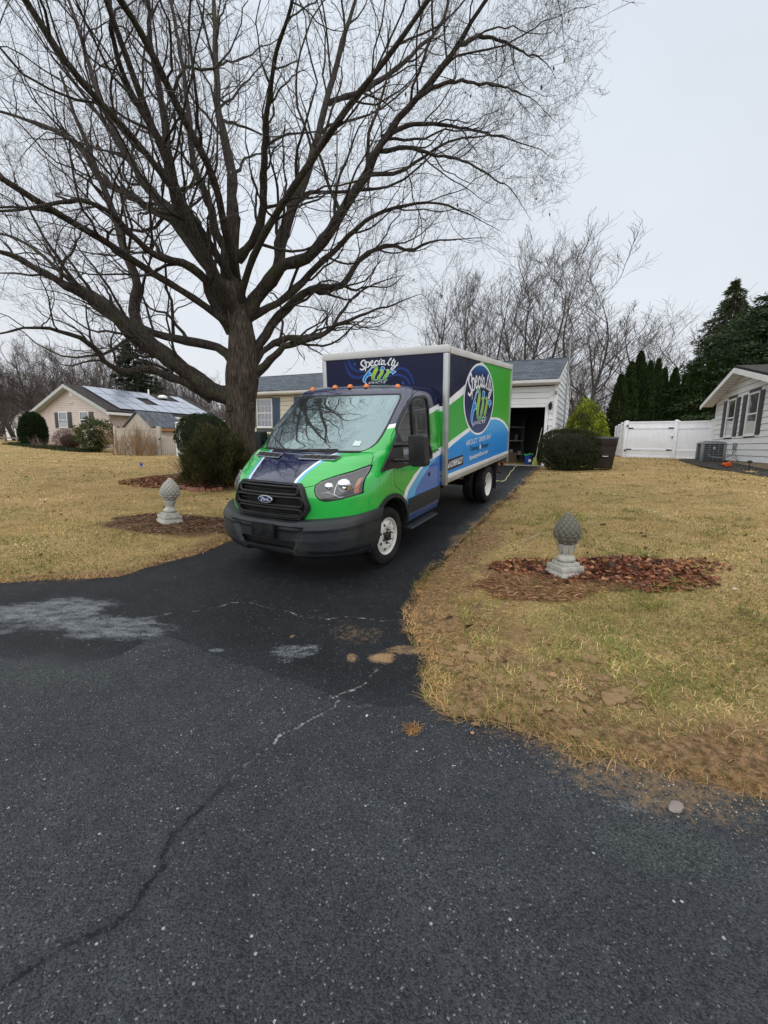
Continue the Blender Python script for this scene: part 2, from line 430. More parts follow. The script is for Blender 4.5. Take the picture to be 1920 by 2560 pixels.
def lawn_mat():
    g = G('lawn_soil'); v = g.co('Object')
    n1 = g.noise(v, .35, 5, .6); n2 = g.noise(v, 2.2, 5, .65); n3 = g.noise(v, 26, 5, .7); n4 = g.noise(g.co('Object', (60, 22, 30)), 1.6, 5, .7)
    c = g.mix(g.rng(n3, .3, .7), (.11,.07,.03), (.40,.27,.115))
    c = g.mix(g.rng(n4, .42, .62), c, (.50,.36,.16))
    gr = g.math('MULTIPLY', g.rng(g.math('ADD', n1, g.math('MULTIPLY', n2, .7)), .82, 1.02), g.rng(n3, .35, .65))
    c = g.mix(g.math('MULTIPLY', gr, .65), c, (.115,.13,.032))
    c = g.mix(g.rng(n2, .56, .72, 0, .45), c, (.13,.078,.035))
    s = g.attr('soil'); sm = g.rng(g.math('ADD', s, g.math('MULTIPLY', n3, .5)), .45, .9)
    c = g.mix(sm, c, g.mix(g.rng(n3, .35, .65), (.075,.042,.02), (.36,.22,.115)))
    mu = g.attr('mulch'); c = g.mix(mu, c, g.mix(g.rng(n3, .35, .65), (.035,.018,.012), (.15,.075,.045)))
    return g.done(g.bsdf(c, .95, 0, .15, 0, g.math('ADD', n3, g.math('MULTIPLY', n4, .6)), .9, .03))

# ---- lawn sheet
def mulch_mask(x, y):
    mL = gp(430,1312); mR = gp(1445,1450); mR2 = gp(1330,1420); bed = gp(500,1200)
    n = (fbm(x*2.2, y*2.2, 4, 31)-.5)*.9
    a = np.sqrt(((x-mL[0]-.1)/1.15)**2 + ((y-mL[1]-.05)/.62)**2) + n*.7
    b = np.sqrt(((x-mR[0]-.40)/.88)**2 + ((y-mR[1]-.16)/.46)**2) + n*.9
    e = np.sqrt(((x+4.6)/1.95)**2 + ((y-11.9)/1.75)**2) + n*.35
    return np.maximum(np.maximum(sstep(1.08,.85,a)*.85, sstep(1.05,.9,b)), sstep(1.05,.92,e)*.9)
def soil_mask(x, y):
    d = sdpoly(ASPH, x, y)
    near = sstep(6.5, 3.5, np.hypot(x-1.5, y-2.5))
    edge = sstep(.26, .0, d + (fbm(x*3, y*3, 4, 5)-.5)*.45) * .75
    n = fbm(x*2.3, y*2.3, 4, 44)
    ch = sstep(.50, .60, n) * near * sstep(1.5, .25, d)
    edge2 = sstep(.85, .1, d + (n-.5)*.9) * near
    return np.clip(np.maximum(np.maximum(edge, ch*.8), edge2*.7), 0, 1)
lx = graded(-420, 420, -6.5, 6.0, .06); ly = graded(-60, 620, 1.2, 11.5, .06)
XX, YY = np.meshgrid(lx, ly); ZZ = tz(XX, YY)
dA = inside_asph(XX, YY)
near_ = sstep(30, 12, np.hypot(XX, YY-6))
ZZ = ZZ + near_*((fbm(XX*1.1, YY*1.1, 3, 8)-.5)*.05 + (fbm(XX*5, YY*5, 3, 12)-.5)*.022)
sm_ = soil_mask(XX, YY)
mm_ = mulch_mask(XX, YY)
ZZ = ZZ + sm_*near_*(fbm(XX*6, YY*6, 4, 17)-.42)*.07*sstep(0, .25, dA) + mm_*.02
ZZ = ZZ + sstep(0, .12, dA)*.018 - sstep(.06, -.04, dA)*.06
nx, ny = len(lx), len(ly)
V = np.column_stack([XX.ravel(), YY.ravel(), ZZ.ravel()])
idx = np.arange(nx*ny).reshape(ny, nx)
F = np.stack([idx[:-1,:-1], idx[:-1,1:], idx[1:,1:], idx[1:,:-1]], -1).reshape(-1, 4)
lawn = np_mesh('lawn', V, F, lawn_mat(), smooth=True, attrs={'soil': sm_.ravel(), 'mulch': mm_.ravel()})
lawn['kind'] = 'structure'

# ---- asphalt sheets
ax_ = graded(-60, 60, -3.6, 3.0, .028, 1.12); ay_ = graded(-45, 18.5, .9, 6.2, .028, 1.12)
XX, YY = np.meshgrid(ax_, ay_); x = XX.ravel(); y = YY.ravel()
dA = inside_asph(x, y)
# side of the seam (negative = road side)
sp_ = np.array(SEAM); ys_ = np.interp(x, sp_[:,0], sp_[:,1]); seam = (y - ys_) + (fbm(x*5, y*5, 3, 2)-.5)*.05
z = tz(x, y)
wx = x+(fbm(x*7, y*7, 3, 71)-.5)*.10; wy = y+(fbm(x*7, y*7, 3, 72)-.5)*.10
nA = dline(CRACKA, wx, wy); nB = dline(CRACKB, wx, wy); nC = dline(CRACKC, wx, wy); nD = dline(CRACKD, wx, wy)
nearb = sstep(3.4, 1.6, np.hypot(x, y)); crk = np.minimum(np.minimum(nA, np.maximum(nB-.002*nearb, 0)), np.minimum(nC+.003, nD+.003))
c0 = gp(833,1740)
light = np.maximum(sstep(.02,.0,nA-.03), sstep(.02,0,nB-.03)*sstep(1.0,.35,np.hypot(x-c0[0], y-c0[1])))
pale = blob(x,y,130,1530,.95,.42)*.95
pale = np.maximum(pale, blob(x,y,230,1560,.85,.40)*.95); pale = np.maximum(pale, blob(x,y,330,1560,.38,.22)*.9)
pale = np.maximum(pale, blob(x,y,735,1625,.30,.2)*.85); pale = np.maximum(pale, blob(x,y,545,1625,.10,.05)*.9); pale = np.maximum(pale, blob(x,y,900,1760,.16,.10)*.6)
pale = np.maximum(pale, blob(x,y,1600,2010,.22,.06)*.7); pale = np.maximum(pale, blob(x,y,620,1455,.2,.12)*.35); pale = np.maximum(pale, blob(x,y,1400,1905,.2,.05)*.6)
rough = np.maximum(np.clip(sstep(-.30,-.12,dA)*sstep(.7,1.1,x)*(fbm(x*3,y*3,3,15)+.35),0,.9), blob(x,y,1650,2110,.30,.16))
rough = np.maximum(rough, blob(x,y,1650,2110,.30,.16), blob(x,y,1740,2230,.2,.12)); rough = np.maximum(rough, blob(x,y,1500,1960,.25,.05)*.9)
rough = np.maximum(rough, blob(x,y,110,1690,.75,.28)*.8); rough = np.maximum(rough, blob(x,y,1750,2040,.35,.05)*.8)
dirt = np.maximum(blob(x,y,957,1645,.14,.11), blob(x,y,732,1590,.055,.045)); dirt = np.maximum(dirt, blob(x,y,878,1645,.06,.10)*.75)
dirt = np.maximum(dirt, blob(x,y,1030,1625,.25,.10)*.7); dirt = np.maximum(dirt, blob(x,y,880,1585,.35,.30)*.42); dirt = np.maximum(dirt, blob(x,y,1030,1825,.05,.05)*.8)
dirt = np.maximum(dirt, sstep(-.14-.22*sstep(.6,1.1,x), 0, dA+(fbm(x*4,y*4,3,14)-.5)*.35)*(.42+.18*sstep(.6,1.1,x))*sstep(9,5,np.hypot(x,y-3)))
z = z - sstep(.016, .0, crk)*.008 - rough*.006 - pale*.003 + (fbm(x*.9,y*.9,3,6)-.5)*.012
idx = np.arange(len(x)).reshape(len(ay_), len(ax_))
F = np.stack([idx[:-1,:-1], idx[:-1,1:], idx[1:,1:], idx[1:,:-1]], -1).reshape(-1, 4)
V = np.column_stack([x, y, z]); at = dict(seamd=np.abs(seam)+(fbm(x*2.2,y*2.2,4,88)-.5)*.5, crk=crk, crkl=light, pale=pale, rough=rough, dirt=dirt)
Vd, Fd, Ad = clip_grid(V, F, [-dA, seam], at); tag(poly_mesh('driveway', Vd, Fd, Ad, asphalt_mat('sealed_asphalt', True)), kind='structure')
Vd, Fd, Ad = clip_grid(V, F, [-dA, -seam], at); tag(poly_mesh('road', Vd, Fd, Ad, asphalt_mat('road_asphalt', False)), kind='structure')
# ------------------------------------------------------------------ the box truck (X driver's side, Y rearward, Z up, from the front axle)
TRm = Matrix([list(TR[i]) + [TT[i]] for i in range(3)] + [[0, 0, 0, 1]])
truck = empty('box_truck', label='green and navy box truck with an open-faced dark grille, parked on the driveway', cat='box truck')
truck['label'] = 'box truck wrapped in green, navy and blue parked on the driveway'
truck.matrix_world = TRm
_O = TR.T @ (CAMPOS - TT)
def tfix(u, v, ax, val):
    """truck-frame point on the plane axis=val seen at (u, v) in the photograph"""
    D = TR.T @ ray(u, v); return _O + D * ((val - _O[ax]) / D[ax])

GREEN, WHITE, NAVY, LBLUE, BLUE = (.018,.40,.055), (.78,.80,.82), (.007,.010,.048), (.055,.36,.66), (.008,.115,.42)
def wrap_mat():
    g = G('vinyl_wrap'); s = g.n('ShaderNodeSeparateXYZ'); g.l(g.co('Object'), s.inputs[0]); X, Y, Z = s.outputs
    ax = g.math('ABSOLUTE', X)
    def pw(inp, pts, x0, x1, y1):
        t = g.rng(inp, x0, x1); r = g.ramp(t, [((a-x0)/(x1-x0), b/y1) for a, b in pts]); return g.math('MULTIPLY', r, y1)
    def gt(a, b): return g.math('MULTIPLY_ADD', g.math('SUBTRACT', a, b), 350, .5, clamp=True)
    f1 = pw(Y, [(-.3,1.58),(.17,1.635),(.35,1.668),(1.19,1.80),(1.6,1.88)], -.5, 2, 2.5)
    f1b = pw(Y, [(-.3,1.545),(.17,1.60),(.35,1.632),(1.19,1.733),(1.6,1.81)], -.5, 2, 2.5)
    gg = pw(Y, [(.20,.0),(.21,.55),(.323,.78),(.402,.871),(.637,1.0),(.877,1.083),(1.151,1.178),(1.454,1.247),(1.7,1.30)], 0, 2, 2.5)
    hh = pw(Y, [(.33,.0),(.34,.5),(.406,.72),(.457,.819),(.594,.90),(.832,1.032),(1.094,1.114),(1.45,1.154),(1.7,1.18)], 0, 2, 2.5)
    kk = pw(Y, [(.58,.0),(.59,.5),(.65,.74),(.703,.819),(.867,.924),(1.153,1.053),(1.448,1.143),(1.7,1.17)], 0, 2, 2.5)
    # rings in the green wave
    dy = g.math('SUBTRACT', Y, .62); dz = g.math('SUBTRACT', Z, 1.02)
    rr = g.math('SQRT', g.math('ADD', g.math('MULTIPLY', dy, dy), g.math('MULTIPLY', g.math('MULTIPLY', dz, dz), 1.6)))
    ring = g.math('SINE', g.math('MULTIPLY', rr, 105)); ring = g.rng(ring, -.5, .8, 0, .75)
    ring = g.math('MULTIPLY', ring, g.math('MULTIPLY', g.rng(ax, .93, .96), g.rng(Y, -.35, 0.0)))
    green = g.mix(ring, GREEN, (.01,.22,.03))
    green = g.mix(g.math('MULTIPLY', g.rng(Y, .8, 1.2), g.rng(Z, 1.1, 1.3)), green, (.03,.34,.035))
    c = g.mix(gt(gg, Z), green, WHITE); c = g.mix(gt(hh, Z), c, LBLUE); c = g.mix(gt(kk, Z), c, BLUE)
    c = g.mix(g.math('MULTIPLY', gt(.50, Z), gt(Y, .3)), c, (.007,.045,.20))
    # bonnet stripe
    front = g.math('MULTIPLY', gt(.0, Y), gt(.80, ax))
    hs = pw(Y, [(-1.1,.36),(-.90,.31),(-.76,.335),(-.59,.385),(-.42,.435),(-.25,.49)], -1.2, 0, 1)
    hs = g.math('ADD', hs, g.math('MULTIPLY', gt(.80, Z), .04))
    d = g.math('SUBTRACT', ax, hs)
    c2 = g.mix(gt(d, -.001), NAVY, WHITE); c2 = g.mix(gt(d, .026), c2, LBLUE); c2 = g.mix(gt(d, .056), c2, green)
    c = g.mix(front, c, c2)
    c = g.mix(gt(Z, f1b), c, WHITE); c = g.mix(gt(Z, f1), c, NAVY)
    n = g.noise(g.co('Object'), 2.5, 4); c = g.mix(1, c, g.rng(n, .3, .7, .93, 1.07), 'MULTIPLY')
    dd = g.math('MULTIPLY', g.rng(Z, .75, .4), g.rng(g.noise(g.co('Object'), 14, 5, .65), .4, .7, 0, .35)); c = g.mix(dd, c, (.13,.12,.10))
    return g.done(g.bsdf(c, g.rng(n, .3, .7, .12, .22), 0, .5, .9, g.noise(g.co('Object'), 7, 2), .04, .01, .025))
def flat_paint(name, c, rough=.3, coat=.0): return M(name, c, rough, 0, .28, coat, .06, 3)
m_wrap = wrap_mat()
m_black = M('black_plastic', (.009,.010,.011), .42, spec=.35, var=.2, vs=12, dirt=.15)
m_seal = M('rubber_seal', (.006,.006,.007), .5)
m_grey = M('grey_plastic', (.016,.020,.024), .48, spec=.35, var=.14, vs=5, bump=.15, bs=260, bd=.001, dirt=.28)
m_chassis = M('chassis_black', (.008,.008,.008), .8, dirt=.3)
m_rubber = M('tyre_rubber', (.011,.011,.012), .85, spec=.2, var=.25, vs=14, bump=.2, bs=120, dirt=.3)
m_alu = M('aluminium_trim', (.42,.43,.43), .42, metal=.75, var=.12, vs=5, dirt=.2)
m_cap = M('white_fibreglass', (.56,.56,.54), .45, var=.08, vs=3, dirt=.25)
m_wheel = M('white_wheel_paint', (.62,.61,.57), .42, var=.10, vs=12, dirt=.35)
m_rust = M('rusty_steel', (.06,.035,.02), .7, var=.4, vs=60)
m_dark = M('hub_dark', (.01,.009,.008), .6)
m_chrome = M('chrome', (.62,.63,.65), .12, metal=1)
def glass_mat(name, refl, tint, base, rough=.015):
    g = G(name); d = g.n('ShaderNodeBsdfPrincipled'); d.inputs['Base Color'].default_value = base + (1,); d.inputs['Roughness'].default_value = .3
    gl = g.n('ShaderNodeBsdfGlossy'); gl.inputs['Color'].default_value = tint + (1,); gl.inputs['Roughness'].default_value = rough
    lw = g.n('ShaderNodeLayerWeight'); lw.inputs[0].default_value = .35
    f = g.rng(lw.outputs['Fresnel'], 0, 1, refl, .95); mxs = g.n('ShaderNodeMixShader'); g.l(f, mxs.inputs[0]); g.l(d.outputs[0], mxs.inputs[1]); g.l(gl.outputs[0], mxs.inputs[2])
    return g.done(mxs.outputs[0])
m_wind = glass_mat('windscreen_glass', .20, (.74,.98,1.0), (.004,.006,.006), .004)
m_side = glass_mat('side_glass', .05, (.9,.95,1.0), (.006,.006,.007))
m_win = glass_mat('window_glass', .22, (.92,.96,1.0), (.03,.035,.04))

ST = np.array([
[.38,-.90,.955,.80,2.6],[.50,-.93,.985,.82,2.6],[.72,-.95,1.0,.84,2.5],[.90,-.965,1.0,.85,2.35],[1.0,-.955,.998,.87,2.3],
[1.10,-.905,.993,.90,2.25],[1.16,-.83,.990,.94,2.2],[1.22,-.725,.985,.92,2.3],[1.27,-.62,.975,.82,2.4],[1.305,-.53,.965,.70,2.4],
[1.33,-.45,.955,.60,2.4],[1.35,-.36,.95,.52,2.4],[1.362,-.30,.95,.47,2.4],[1.45,-.185,.955,.43,2.4],[1.63,.065,.945,.33,2.5],
[1.80,.31,.935,.27,2.5],[1.95,.53,.917,.24,2.5],[2.0,.60,.905,.22,2.5],[2.05,.655,.885,.21,2.5],[2.085,.70,.85,.21,2.4],
[2.11,.745,.78,.22,2.3],[2.125,.79,.68,.24,2.2],[2.135,.85,.52,.25,2.1],[2.14,.93,.3,.2,2.0],[2.142,1.0,.02,.05,2.0]])
def pchip(x, xs, ys):
    h = np.diff(xs); dl = np.diff(ys)/h; m_ = np.zeros(len(xs)); m_[0] = dl[0]; m_[-1] = dl[-1]
    for i in range(1, len(xs)-1):
        if dl[i-1]*dl[i] > 0:
            w1 = 2*h[i]+h[i-1]; w2 = h[i]+2*h[i-1]; m_[i] = (w1+w2)/(w1/dl[i-1]+w2/dl[i])
    k = np.clip(np.searchsorted(xs, x)-1, 0, len(h)-1); t = (x-xs[k])/h[k]
    return (2*t**3-3*t**2+1)*ys[k]+(t**3-2*t**2+t)*h[k]*m_[k]+(-2*t**3+3*t**2)*ys[k+1]+(t**3-t**2)*h[k]*m_[k+1]
_tt = np.linspace(0, len(ST)-1, (len(ST)-1)*5+1)
_A = np.array([pchip(_tt, np.arange(len(ST)), ST[:, c]) for c in range(5)]).T
def shell_grid(NA=46, NY=44, YR=1.52):
    th = np.linspace(0, 1, NA+1)*np.pi/2; rows = []
    for Z, Yf, Xs, R, nn in _A:
        X = Xs*np.sin(th)**(2/nn); Y = Yf+R*(1-np.cos(th)**(2/nn)); ys = np.linspace(Yf+R, YR, NY+1)[1:]
        rX = np.r_[X, np.full(NY, Xs)]; rY = np.r_[Y, ys]
        rows.append(np.c_[np.r_[-rX[:0:-1], rX], np.r_[rY[:0:-1], rY], np.full(2*len(rX)-1, Z)])
    return np.array(rows)
SG = shell_grid()
def yfront(X, Z):
    a = [np.interp(Z, _A[:, 0], _A[:, i]) for i in range(1, 5)]
    return a[0] + a[2]*(1-(max(1-(min(abs(X)/a[1], 1))**a[3], 0))**(1/a[3]))
def xside(Z): return float(np.interp(Z, _A[:, 0], _A[:, 2]))
nr, nc, _ = SG.shape
du = np.gradient(SG, axis=1); dv = np.gradient(SG, axis=0); SN = np.cross(du, dv); SN /= np.linalg.norm(SN, axis=2, keepdims=True)+1e-12
if SN[nr//2, nc-3, 0] < 0: SN = -SN
sv = SG.reshape(-1, 3); sn = SN.reshape(-1, 3)
idx = np.arange(nr*nc).reshape(nr, nc)
SF = np.stack([idx[:-1,:-1], idx[:-1,1:], idx[1:,1:], idx[1:,:-1]], -1).reshape(-1, 4)
aX, sY, sZ = np.abs(sv[:,0]), sv[:,1], sv[:,2]
WS = sstep(0,1,0) if False else None
xb = np.interp(sZ, [1.36,1.40,1.45,1.53,1.65,1.77,1.9,1.96,2.01], [.70,.775,.815,.832,.836,.825,.81,.80,.765])
f_ws = np.minimum(np.minimum(xb-aX, sZ-1.372), 2.003-sZ); f_ws = np.where(sY > .9, -1, f_ws)
xb2 = xb+.022; f_wsb = np.minimum(np.minimum(xb2-aX, sZ-1.352), 2.016-sZ); f_wsb = np.where(sY > .9, -1, f_wsb)
HL = [(.545,1.03),(.545,1.064),(.578,1.107),(.67,1.145),(.787,1.180),(.895,1.232),(.903,1.132),(.922,.963),(.776,.922),(.655,.905),(.60,.925),(.562,.975)]
f_hl = -sdpoly(HL, aX, sZ); f_hl = np.where(sY > -.12, -1, f_hl)
WIN = [(.17,1.17),(.24,1.45),(.29,1.595),(.40,1.70),(.55,1.815),(.69,1.90),(.83,1.945),(1.12,1.965),(1.20,1.945),(1.215,1.90),(1.235,1.17)]
def sdYZ(P): r = sdpoly(P, sY, sZ); return np.where(aX < .8, 1, r)
sdw = sdYZ(WIN); f_win = -sdw; f_seal = .032 - sdw
DOOR = [(.10,1.40),(.174,1.533),(.45,1.751),(.645,1.917),(.80,2.0),(1.0,2.055),(1.28,2.062),(1.36,2.02),(1.395,1.93),(1.43,1.85),(1.44,1.25),(1.42,.43),(.44,.43),(.44,.70),(.30,.84),(.10,.95)]
sdd = sdYZ(DOOR)
rw = np.hypot(sY-.01, sZ-.37); f_arch = np.where(aX < .75, 1, rw-.455); f_trim = np.where((aX < .75), -1, np.minimum(.50-rw, rw-.45))
sm_seam = np.interp(aX, [0,.428,.539,.578,.67,.787,.895,.905], [1.045,1.045,1.068,1.112,1.152,1.190,1.245,1.30])
HB = np.interp(sZ, [1.0,1.22,1.27,1.32,1.352,1.36], [.892,.892,.884,.872,.832,.80])
f_hood = np.minimum(np.minimum(sZ-sm_seam, HB-aX), 1.3525-sZ); f_hood = np.where(sY > .1, -1, f_hood)
_gp = [(0,1.092),(.40,1.085),(.445,1.04),(.515,.86),(.515,.82),(.43,.705),(0,.705)]
f_gr = np.where(sY > -.5, -1, -sdpoly(_gp, aX, sZ))
def shell_part(name, fields, mat, off=0., mat_parent=None, rim=.0):
    """piece of the pressed body where every field is positive, moved out by off along the surface normal"""
    A = {'nx': sn[:,0], 'ny': sn[:,1], 'nz': sn[:,2]}
    V, F_, A2 = clip_grid(sv, SF, fields, A)
    N = np.column_stack([A2['nx'], A2['ny'], A2['nz']]); N /= np.linalg.norm(N, axis=1, keepdims=True)+1e-9
    V = V + N*off
    me = bpy.data.meshes.new(name); me.from_pydata([tuple(v) for v in V], [], F_); me.update()
    bm = bmesh.new(); bm.from_mesh(me); bmesh.ops.remove_doubles(bm, verts=bm.verts, dist=1e-5)
    bmesh.ops.dissolve_degenerate(bm, dist=1e-6, edges=bm.edges)
    bmesh.ops.recalc_face_normals(bm, faces=bm.faces)
    for f in bm.faces: f.smooth = True
    if rim:   # turn the cut edges inwards so the panel has thickness
        bm.normal_update()
        be = [e for e in bm.edges if len(e.link_faces) == 1]
        vn = {v: v.normal.copy() for e in be for v in e.verts}
        r = bmesh.ops.extrude_edge_only(bm, edges=be)
        for v in [q for q in r['geom'] if isinstance(q, bmesh.types.BMVert)]:
            o_ = min(vn, key=lambda k: (k.co-v.co).length_squared) if len(vn) < 60 else None
            nn_ = None
            for e in v.link_edges:
                w = e.other_vert(v)
                if w in vn: nn_ = vn[w]; break
            if nn_ is not None:
                s_ = 1
                v.co -= nn_*rim*s_
        for e in be: e.smooth = False
        for q in r['geom']:
            if isinstance(q, bmesh.types.BMFace): q.smooth = False
    # make sure the outside faces out
    bm.to_mesh(me); bm.free()
    return link(name, me, mat, mat_parent or truck)
body = shell_part('cab_body', [-f_wsb, f_arch, -(f_hl+.006), -f_seal, sdd-.003, -(f_hood+.004), -f_gr, sZ-.40, np.where(sZ < .70, sY+.3, 1)], m_wrap)
hood = shell_part('hood', [f_hood-.001], m_wrap, .003, rim=.02)
# doors, split left and right
for sgn in (1, -1):
    shell_part('door', [-sdd-.002, -f_seal, f_arch, sv[:,0]*sgn, 1.45-sY], m_wrap, .002, rim=.015)
    shell_part('window_seal', [f_seal, -(f_win-.004), sv[:,0]*sgn], m_seal, .004, rim=.012)
    shell_part('side_window', [f_win, sv[:,0]*sgn], m_side, -.012)
    shell_part('wheel_arch_trim', [f_trim, sv[:,0]*sgn, sZ-.385], m_grey, .018, rim=.03)
    shell_part('side_cladding', [np.where(aX > .9, sZ-.522, -1), .722-sZ, sY-.462, 1.405-sY, sv[:,0]*sgn], m_grey, .018, rim=.02)
    shell_part('side_cladding', [np.where(aX > .9, sZ-.522, -1), .722-sZ, sY-1.413, 1.515-sY, sv[:,0]*sgn], m_grey, .018, rim=.02)
shell_part('windscreen', [f_ws], m_wind, -.004)
shell_part('windscreen_surround', [f_wsb-.0, -(f_ws-.002)], m_seal, .0, rim=.02)
lin = shell_part('inner_liner', [f_arch+.02], m_chassis, -.035)
# black area under the windscreen (scuttle)
# pillar between quarter and glass: window divider
for sgn in (1, -1):
    mb = MB()
    P = [Vector((sgn*(xside(z)+.004), .70+.015*(1.9-z), z)) for z in (1.19,1.4,1.6,1.8,1.90)]
    mb.tube([tuple(p) for p in P], .012, 6); mb.build('window_divider', m_seal, truck, smooth=True)

# headlights
def surf(X, Z, off=0): return Vector((X, yfront(X, Z)-off, Z))
m_lens = G('headlamp_lens'); _g = m_lens
_t = _g.n('ShaderNodeBsdfTransparent'); _t.inputs[0].default_value = (.86,.88,.9,1); _gl = _g.n('ShaderNodeBsdfGlossy'); _gl.inputs['Roughness'].default_value = .03
_lw = _g.n('ShaderNodeLayerWeight'); _lw.inputs[0].default_value = .3; _ms = _g.n('ShaderNodeMixShader')
_g.l(_g.rng(_lw.outputs['Fresnel'], 0, 1, .10, .8), _ms.inputs[0]); _g.l(_t.outputs[0], _ms.inputs[1]); _g.l(_gl.outputs[0], _ms.inputs[2]); m_lens = _g.done(_ms.outputs[0])
m_refl = M('lamp_reflector', (.75,.77,.8), .13, metal=1, var=.1, vs=30)
m_lampgrey = M('lamp_housing', (.30,.31,.34), .3, metal=.4, var=.3, vs=12)
m_amber = M('amber_plastic', (.70,.17,.012), .2, coat=.6, var=.2, vs=40)
m_lampdark = M('lamp_dark', (.03,.032,.036), .3)
AMB = [(.866,1.115),(.893,1.132),(.916,.978),(.868,.968)]
f_amb = np.where(sY > -.12, -1, -sdpoly(AMB, aX, sZ))
for sgn in (1, -1):
    side = sv[:,0]*sgn
    h = shell_part('headlight', [f_hl, side, -(f_amb)], m_lampgrey, -.055)
    hh_ = shell_part('headlight_rim', [f_hl, side, .016-f_hl], m_lampdark, -.004, h, rim=.05)
    shell_part('lens', [f_hl-.004, side], m_lens, .0, h)
    shell_part('turn_signal', [f_amb, side], m_amber, -.012, h)
    # round reflector bowl and inner bright panels
    for (cx, cz, r0) in ((.775,1.05,.082),(.655,1.045,.052)):
        mb = MB(); c = surf(cx, cz); c = Vector((c.x, c.y+.035, c.z))
        prof = [(r0, 0), (r0*.92, .02), (r0*.6, .035), (r0*.25, .04), (.012, .035), (.010, .0), (0, -.004)]
        mb.lathe([(r, -h_) for r, h_ in prof][::1], 24, 'y')
        me = mb.mesh('reflector', smooth=True)
        o = link('reflector', me, m_refl, h); o.location = (sgn*(c.x-(.02 if sgn < 0 else 0)), c.y+(.03 if sgn < 0 else 0), c.z); o.rotation_euler = (0, 0, sgn*math.radians(30)); o.scale = (1, 1 if sgn > 0 else .5, 1)
    mb = MB()   # the bright wing-shaped divider below the bowls
    pts = [surf(x_, z_, -.022) for x_, z_ in ((.60,.985),(.66,.992),(.715,.965),(.76,.935),(.85,.945))]
    mb.tube([(sgn*p.x, p.y, p.z) for p in pts], [.004,.007,.008,.007,.004], 6); mb.build('trim_strip', m_refl, h, smooth=True)
    mb = MB(); pts = [surf(.715, z_, -.02) for z_ in (.965,1.02,1.11)]
    mb.tube([(sgn*p.x, p.y, p.z) for p in pts], [.006,.006,.004], 6); mb.build('trim_strip', m_refl, h, smooth=True)

# grille
def ring_pts(hw, z0, z1, off, r=.03, n=5):
    """rounded loop on the nose between heights z0 and z1, half width hw"""
    out = []
    for cx, cz, a0 in ((hw-r, z1-r, 0), (-(hw-r), z1-r, 90), (-(hw-r), z0+r, 180), (hw-r, z0+r, 270)):
        for i in range(n+1):
            a = math.radians(a0+90*i/n); out.append((cx+r*math.cos(a), cz+r*math.sin(a)))
    res = []
    for i in range(len(out)):
        a, b = out[i], out[(i+1) % len(out)]; L = math.hypot(b[0]-a[0], b[1]-a[1]); k = max(1, int(L/.06))
        for j in range(k): t = j/k; res.append((a[0]+(b[0]-a[0])*t, a[1]+(b[1]-a[1])*t))
    return [tuple(Vector((x_, yfront(x_*.86, z_)-off, z_))) for x_, z_ in res]
grille = empty('grille'); grille.parent = truck
gmb = MB()
full = _gp[:-1] + [(-x_, z_) for x_, z_ in _gp[::-1][1:-1]]
full = [(x_, z_) for x_, z_ in full]
out_ = []
for i in range(len(full)):
    a, b = full[i], full[(i+1) % len(full)]; k = max(1, int(math.hypot(b[0]-a[0], b[1]-a[1])/.05))
    out_ += [(a[0]+(b[0]-a[0])*j/k, a[1]+(b[1]-a[1])*j/k) for j in range(k)]
for i in range(len(out_)):   # frame: a bevelled band round the opening, standing proud
    pass
nO = len(out_); vsx = []
cz_ = .90
for sc_, off_ in ((1.02,.0),(1.015,.035),(.965,.042),(.935,.03),(.93,-.03)):
    for x_, z_ in out_:
        X_ = x_*sc_; Z_ = cz_+(z_-cz_)*(sc_ if sc_ > 1 else 1-(1-sc_)*1.4); vsx.append((X_, yfront(X_*.88, Z_)-off_, Z_))
fsx = []
for k in range(4):
    for i in range(nO):
        j = (i+1) % nO; fsx.append((k*nO+i, k*nO+j, (k+1)*nO+j, (k+1)*nO+i))
gmb.add(vsx, fsx); gmb.build('grille_frame', m_black, grille, smooth=True, angle=50)
bk = MB(); ng = 16
pts = [(x_*.97, cz_+(z_-cz_)*.97) for x_, z_ in out_]
bk.add([(x_, yfront(x_*.85, z_)+.03, z_) for x_, z_ in pts] + [(0, -.9, cz_)], [(i, (i+1) % nO, nO) for i in range(nO)]); bk.build('grille_backing', m_seal, grille)
for z0, z1, hw in ((.975,1.05,.405),(.850,.945,.455),(.735,.820,.435)):
    mb = MB(); mb.tube(ring_pts(hw, z0, z1, .022, .034), .0145, 8, closed=True); mb.build('grille_bar', m_black, grille, smooth=True)
    mb = MB(); zc_ = (z0+z1)/2
    mb.tube([(x_, yfront(x_*.86, zc_)-.004, zc_) for x_ in np.linspace(-hw+.03, hw-.03, 15)], .006, 6); mb.build('grille_slat', m_seal, grille, smooth=True)
# oval badge with script
OC = tfix(664.5, 1247.3, 1, -1.003)
badge = empty('badge', (0, -1.0, float(OC[2]))); badge.parent = grille
mb = MB(); 
def oval(a, b, y0, y1, n=40):
    m_ = MB(); vs_ = [(a*math.cos(2*math.pi*i/n), y0, b*math.sin(2*math.pi*i/n)) for i in range(n)] + [(a*.96*math.cos(2*math.pi*i/n), y1, b*.94*math.sin(2*math.pi*i/n)) for i in range(n)]
    m_.add(vs_, [tuple(range(n, 2*n))] + [(i, (i+1) % n, n+(i+1) % n, n+i) for i in range(n)]); return m_
b1 = oval(.110, .047, .03, 0); b1.build('badge_mount', m_black, grille, smooth=True).location = (0, -1.0, float(OC[2]))
b1 = oval(.100, .041, .0, -.008); b1.build('badge_rim', M('badge_chrome', (.62,.63,.66), .35, metal=.4), grille, smooth=True).location = (0, -1.0, float(OC[2]))
b1 = oval(.092, .034, -.005, -.0105); b1.build('badge_face', flat_paint('badge_blue', (.008,.02,.09)), grille, smooth=True).location = (0, -1.0, float(OC[2]))
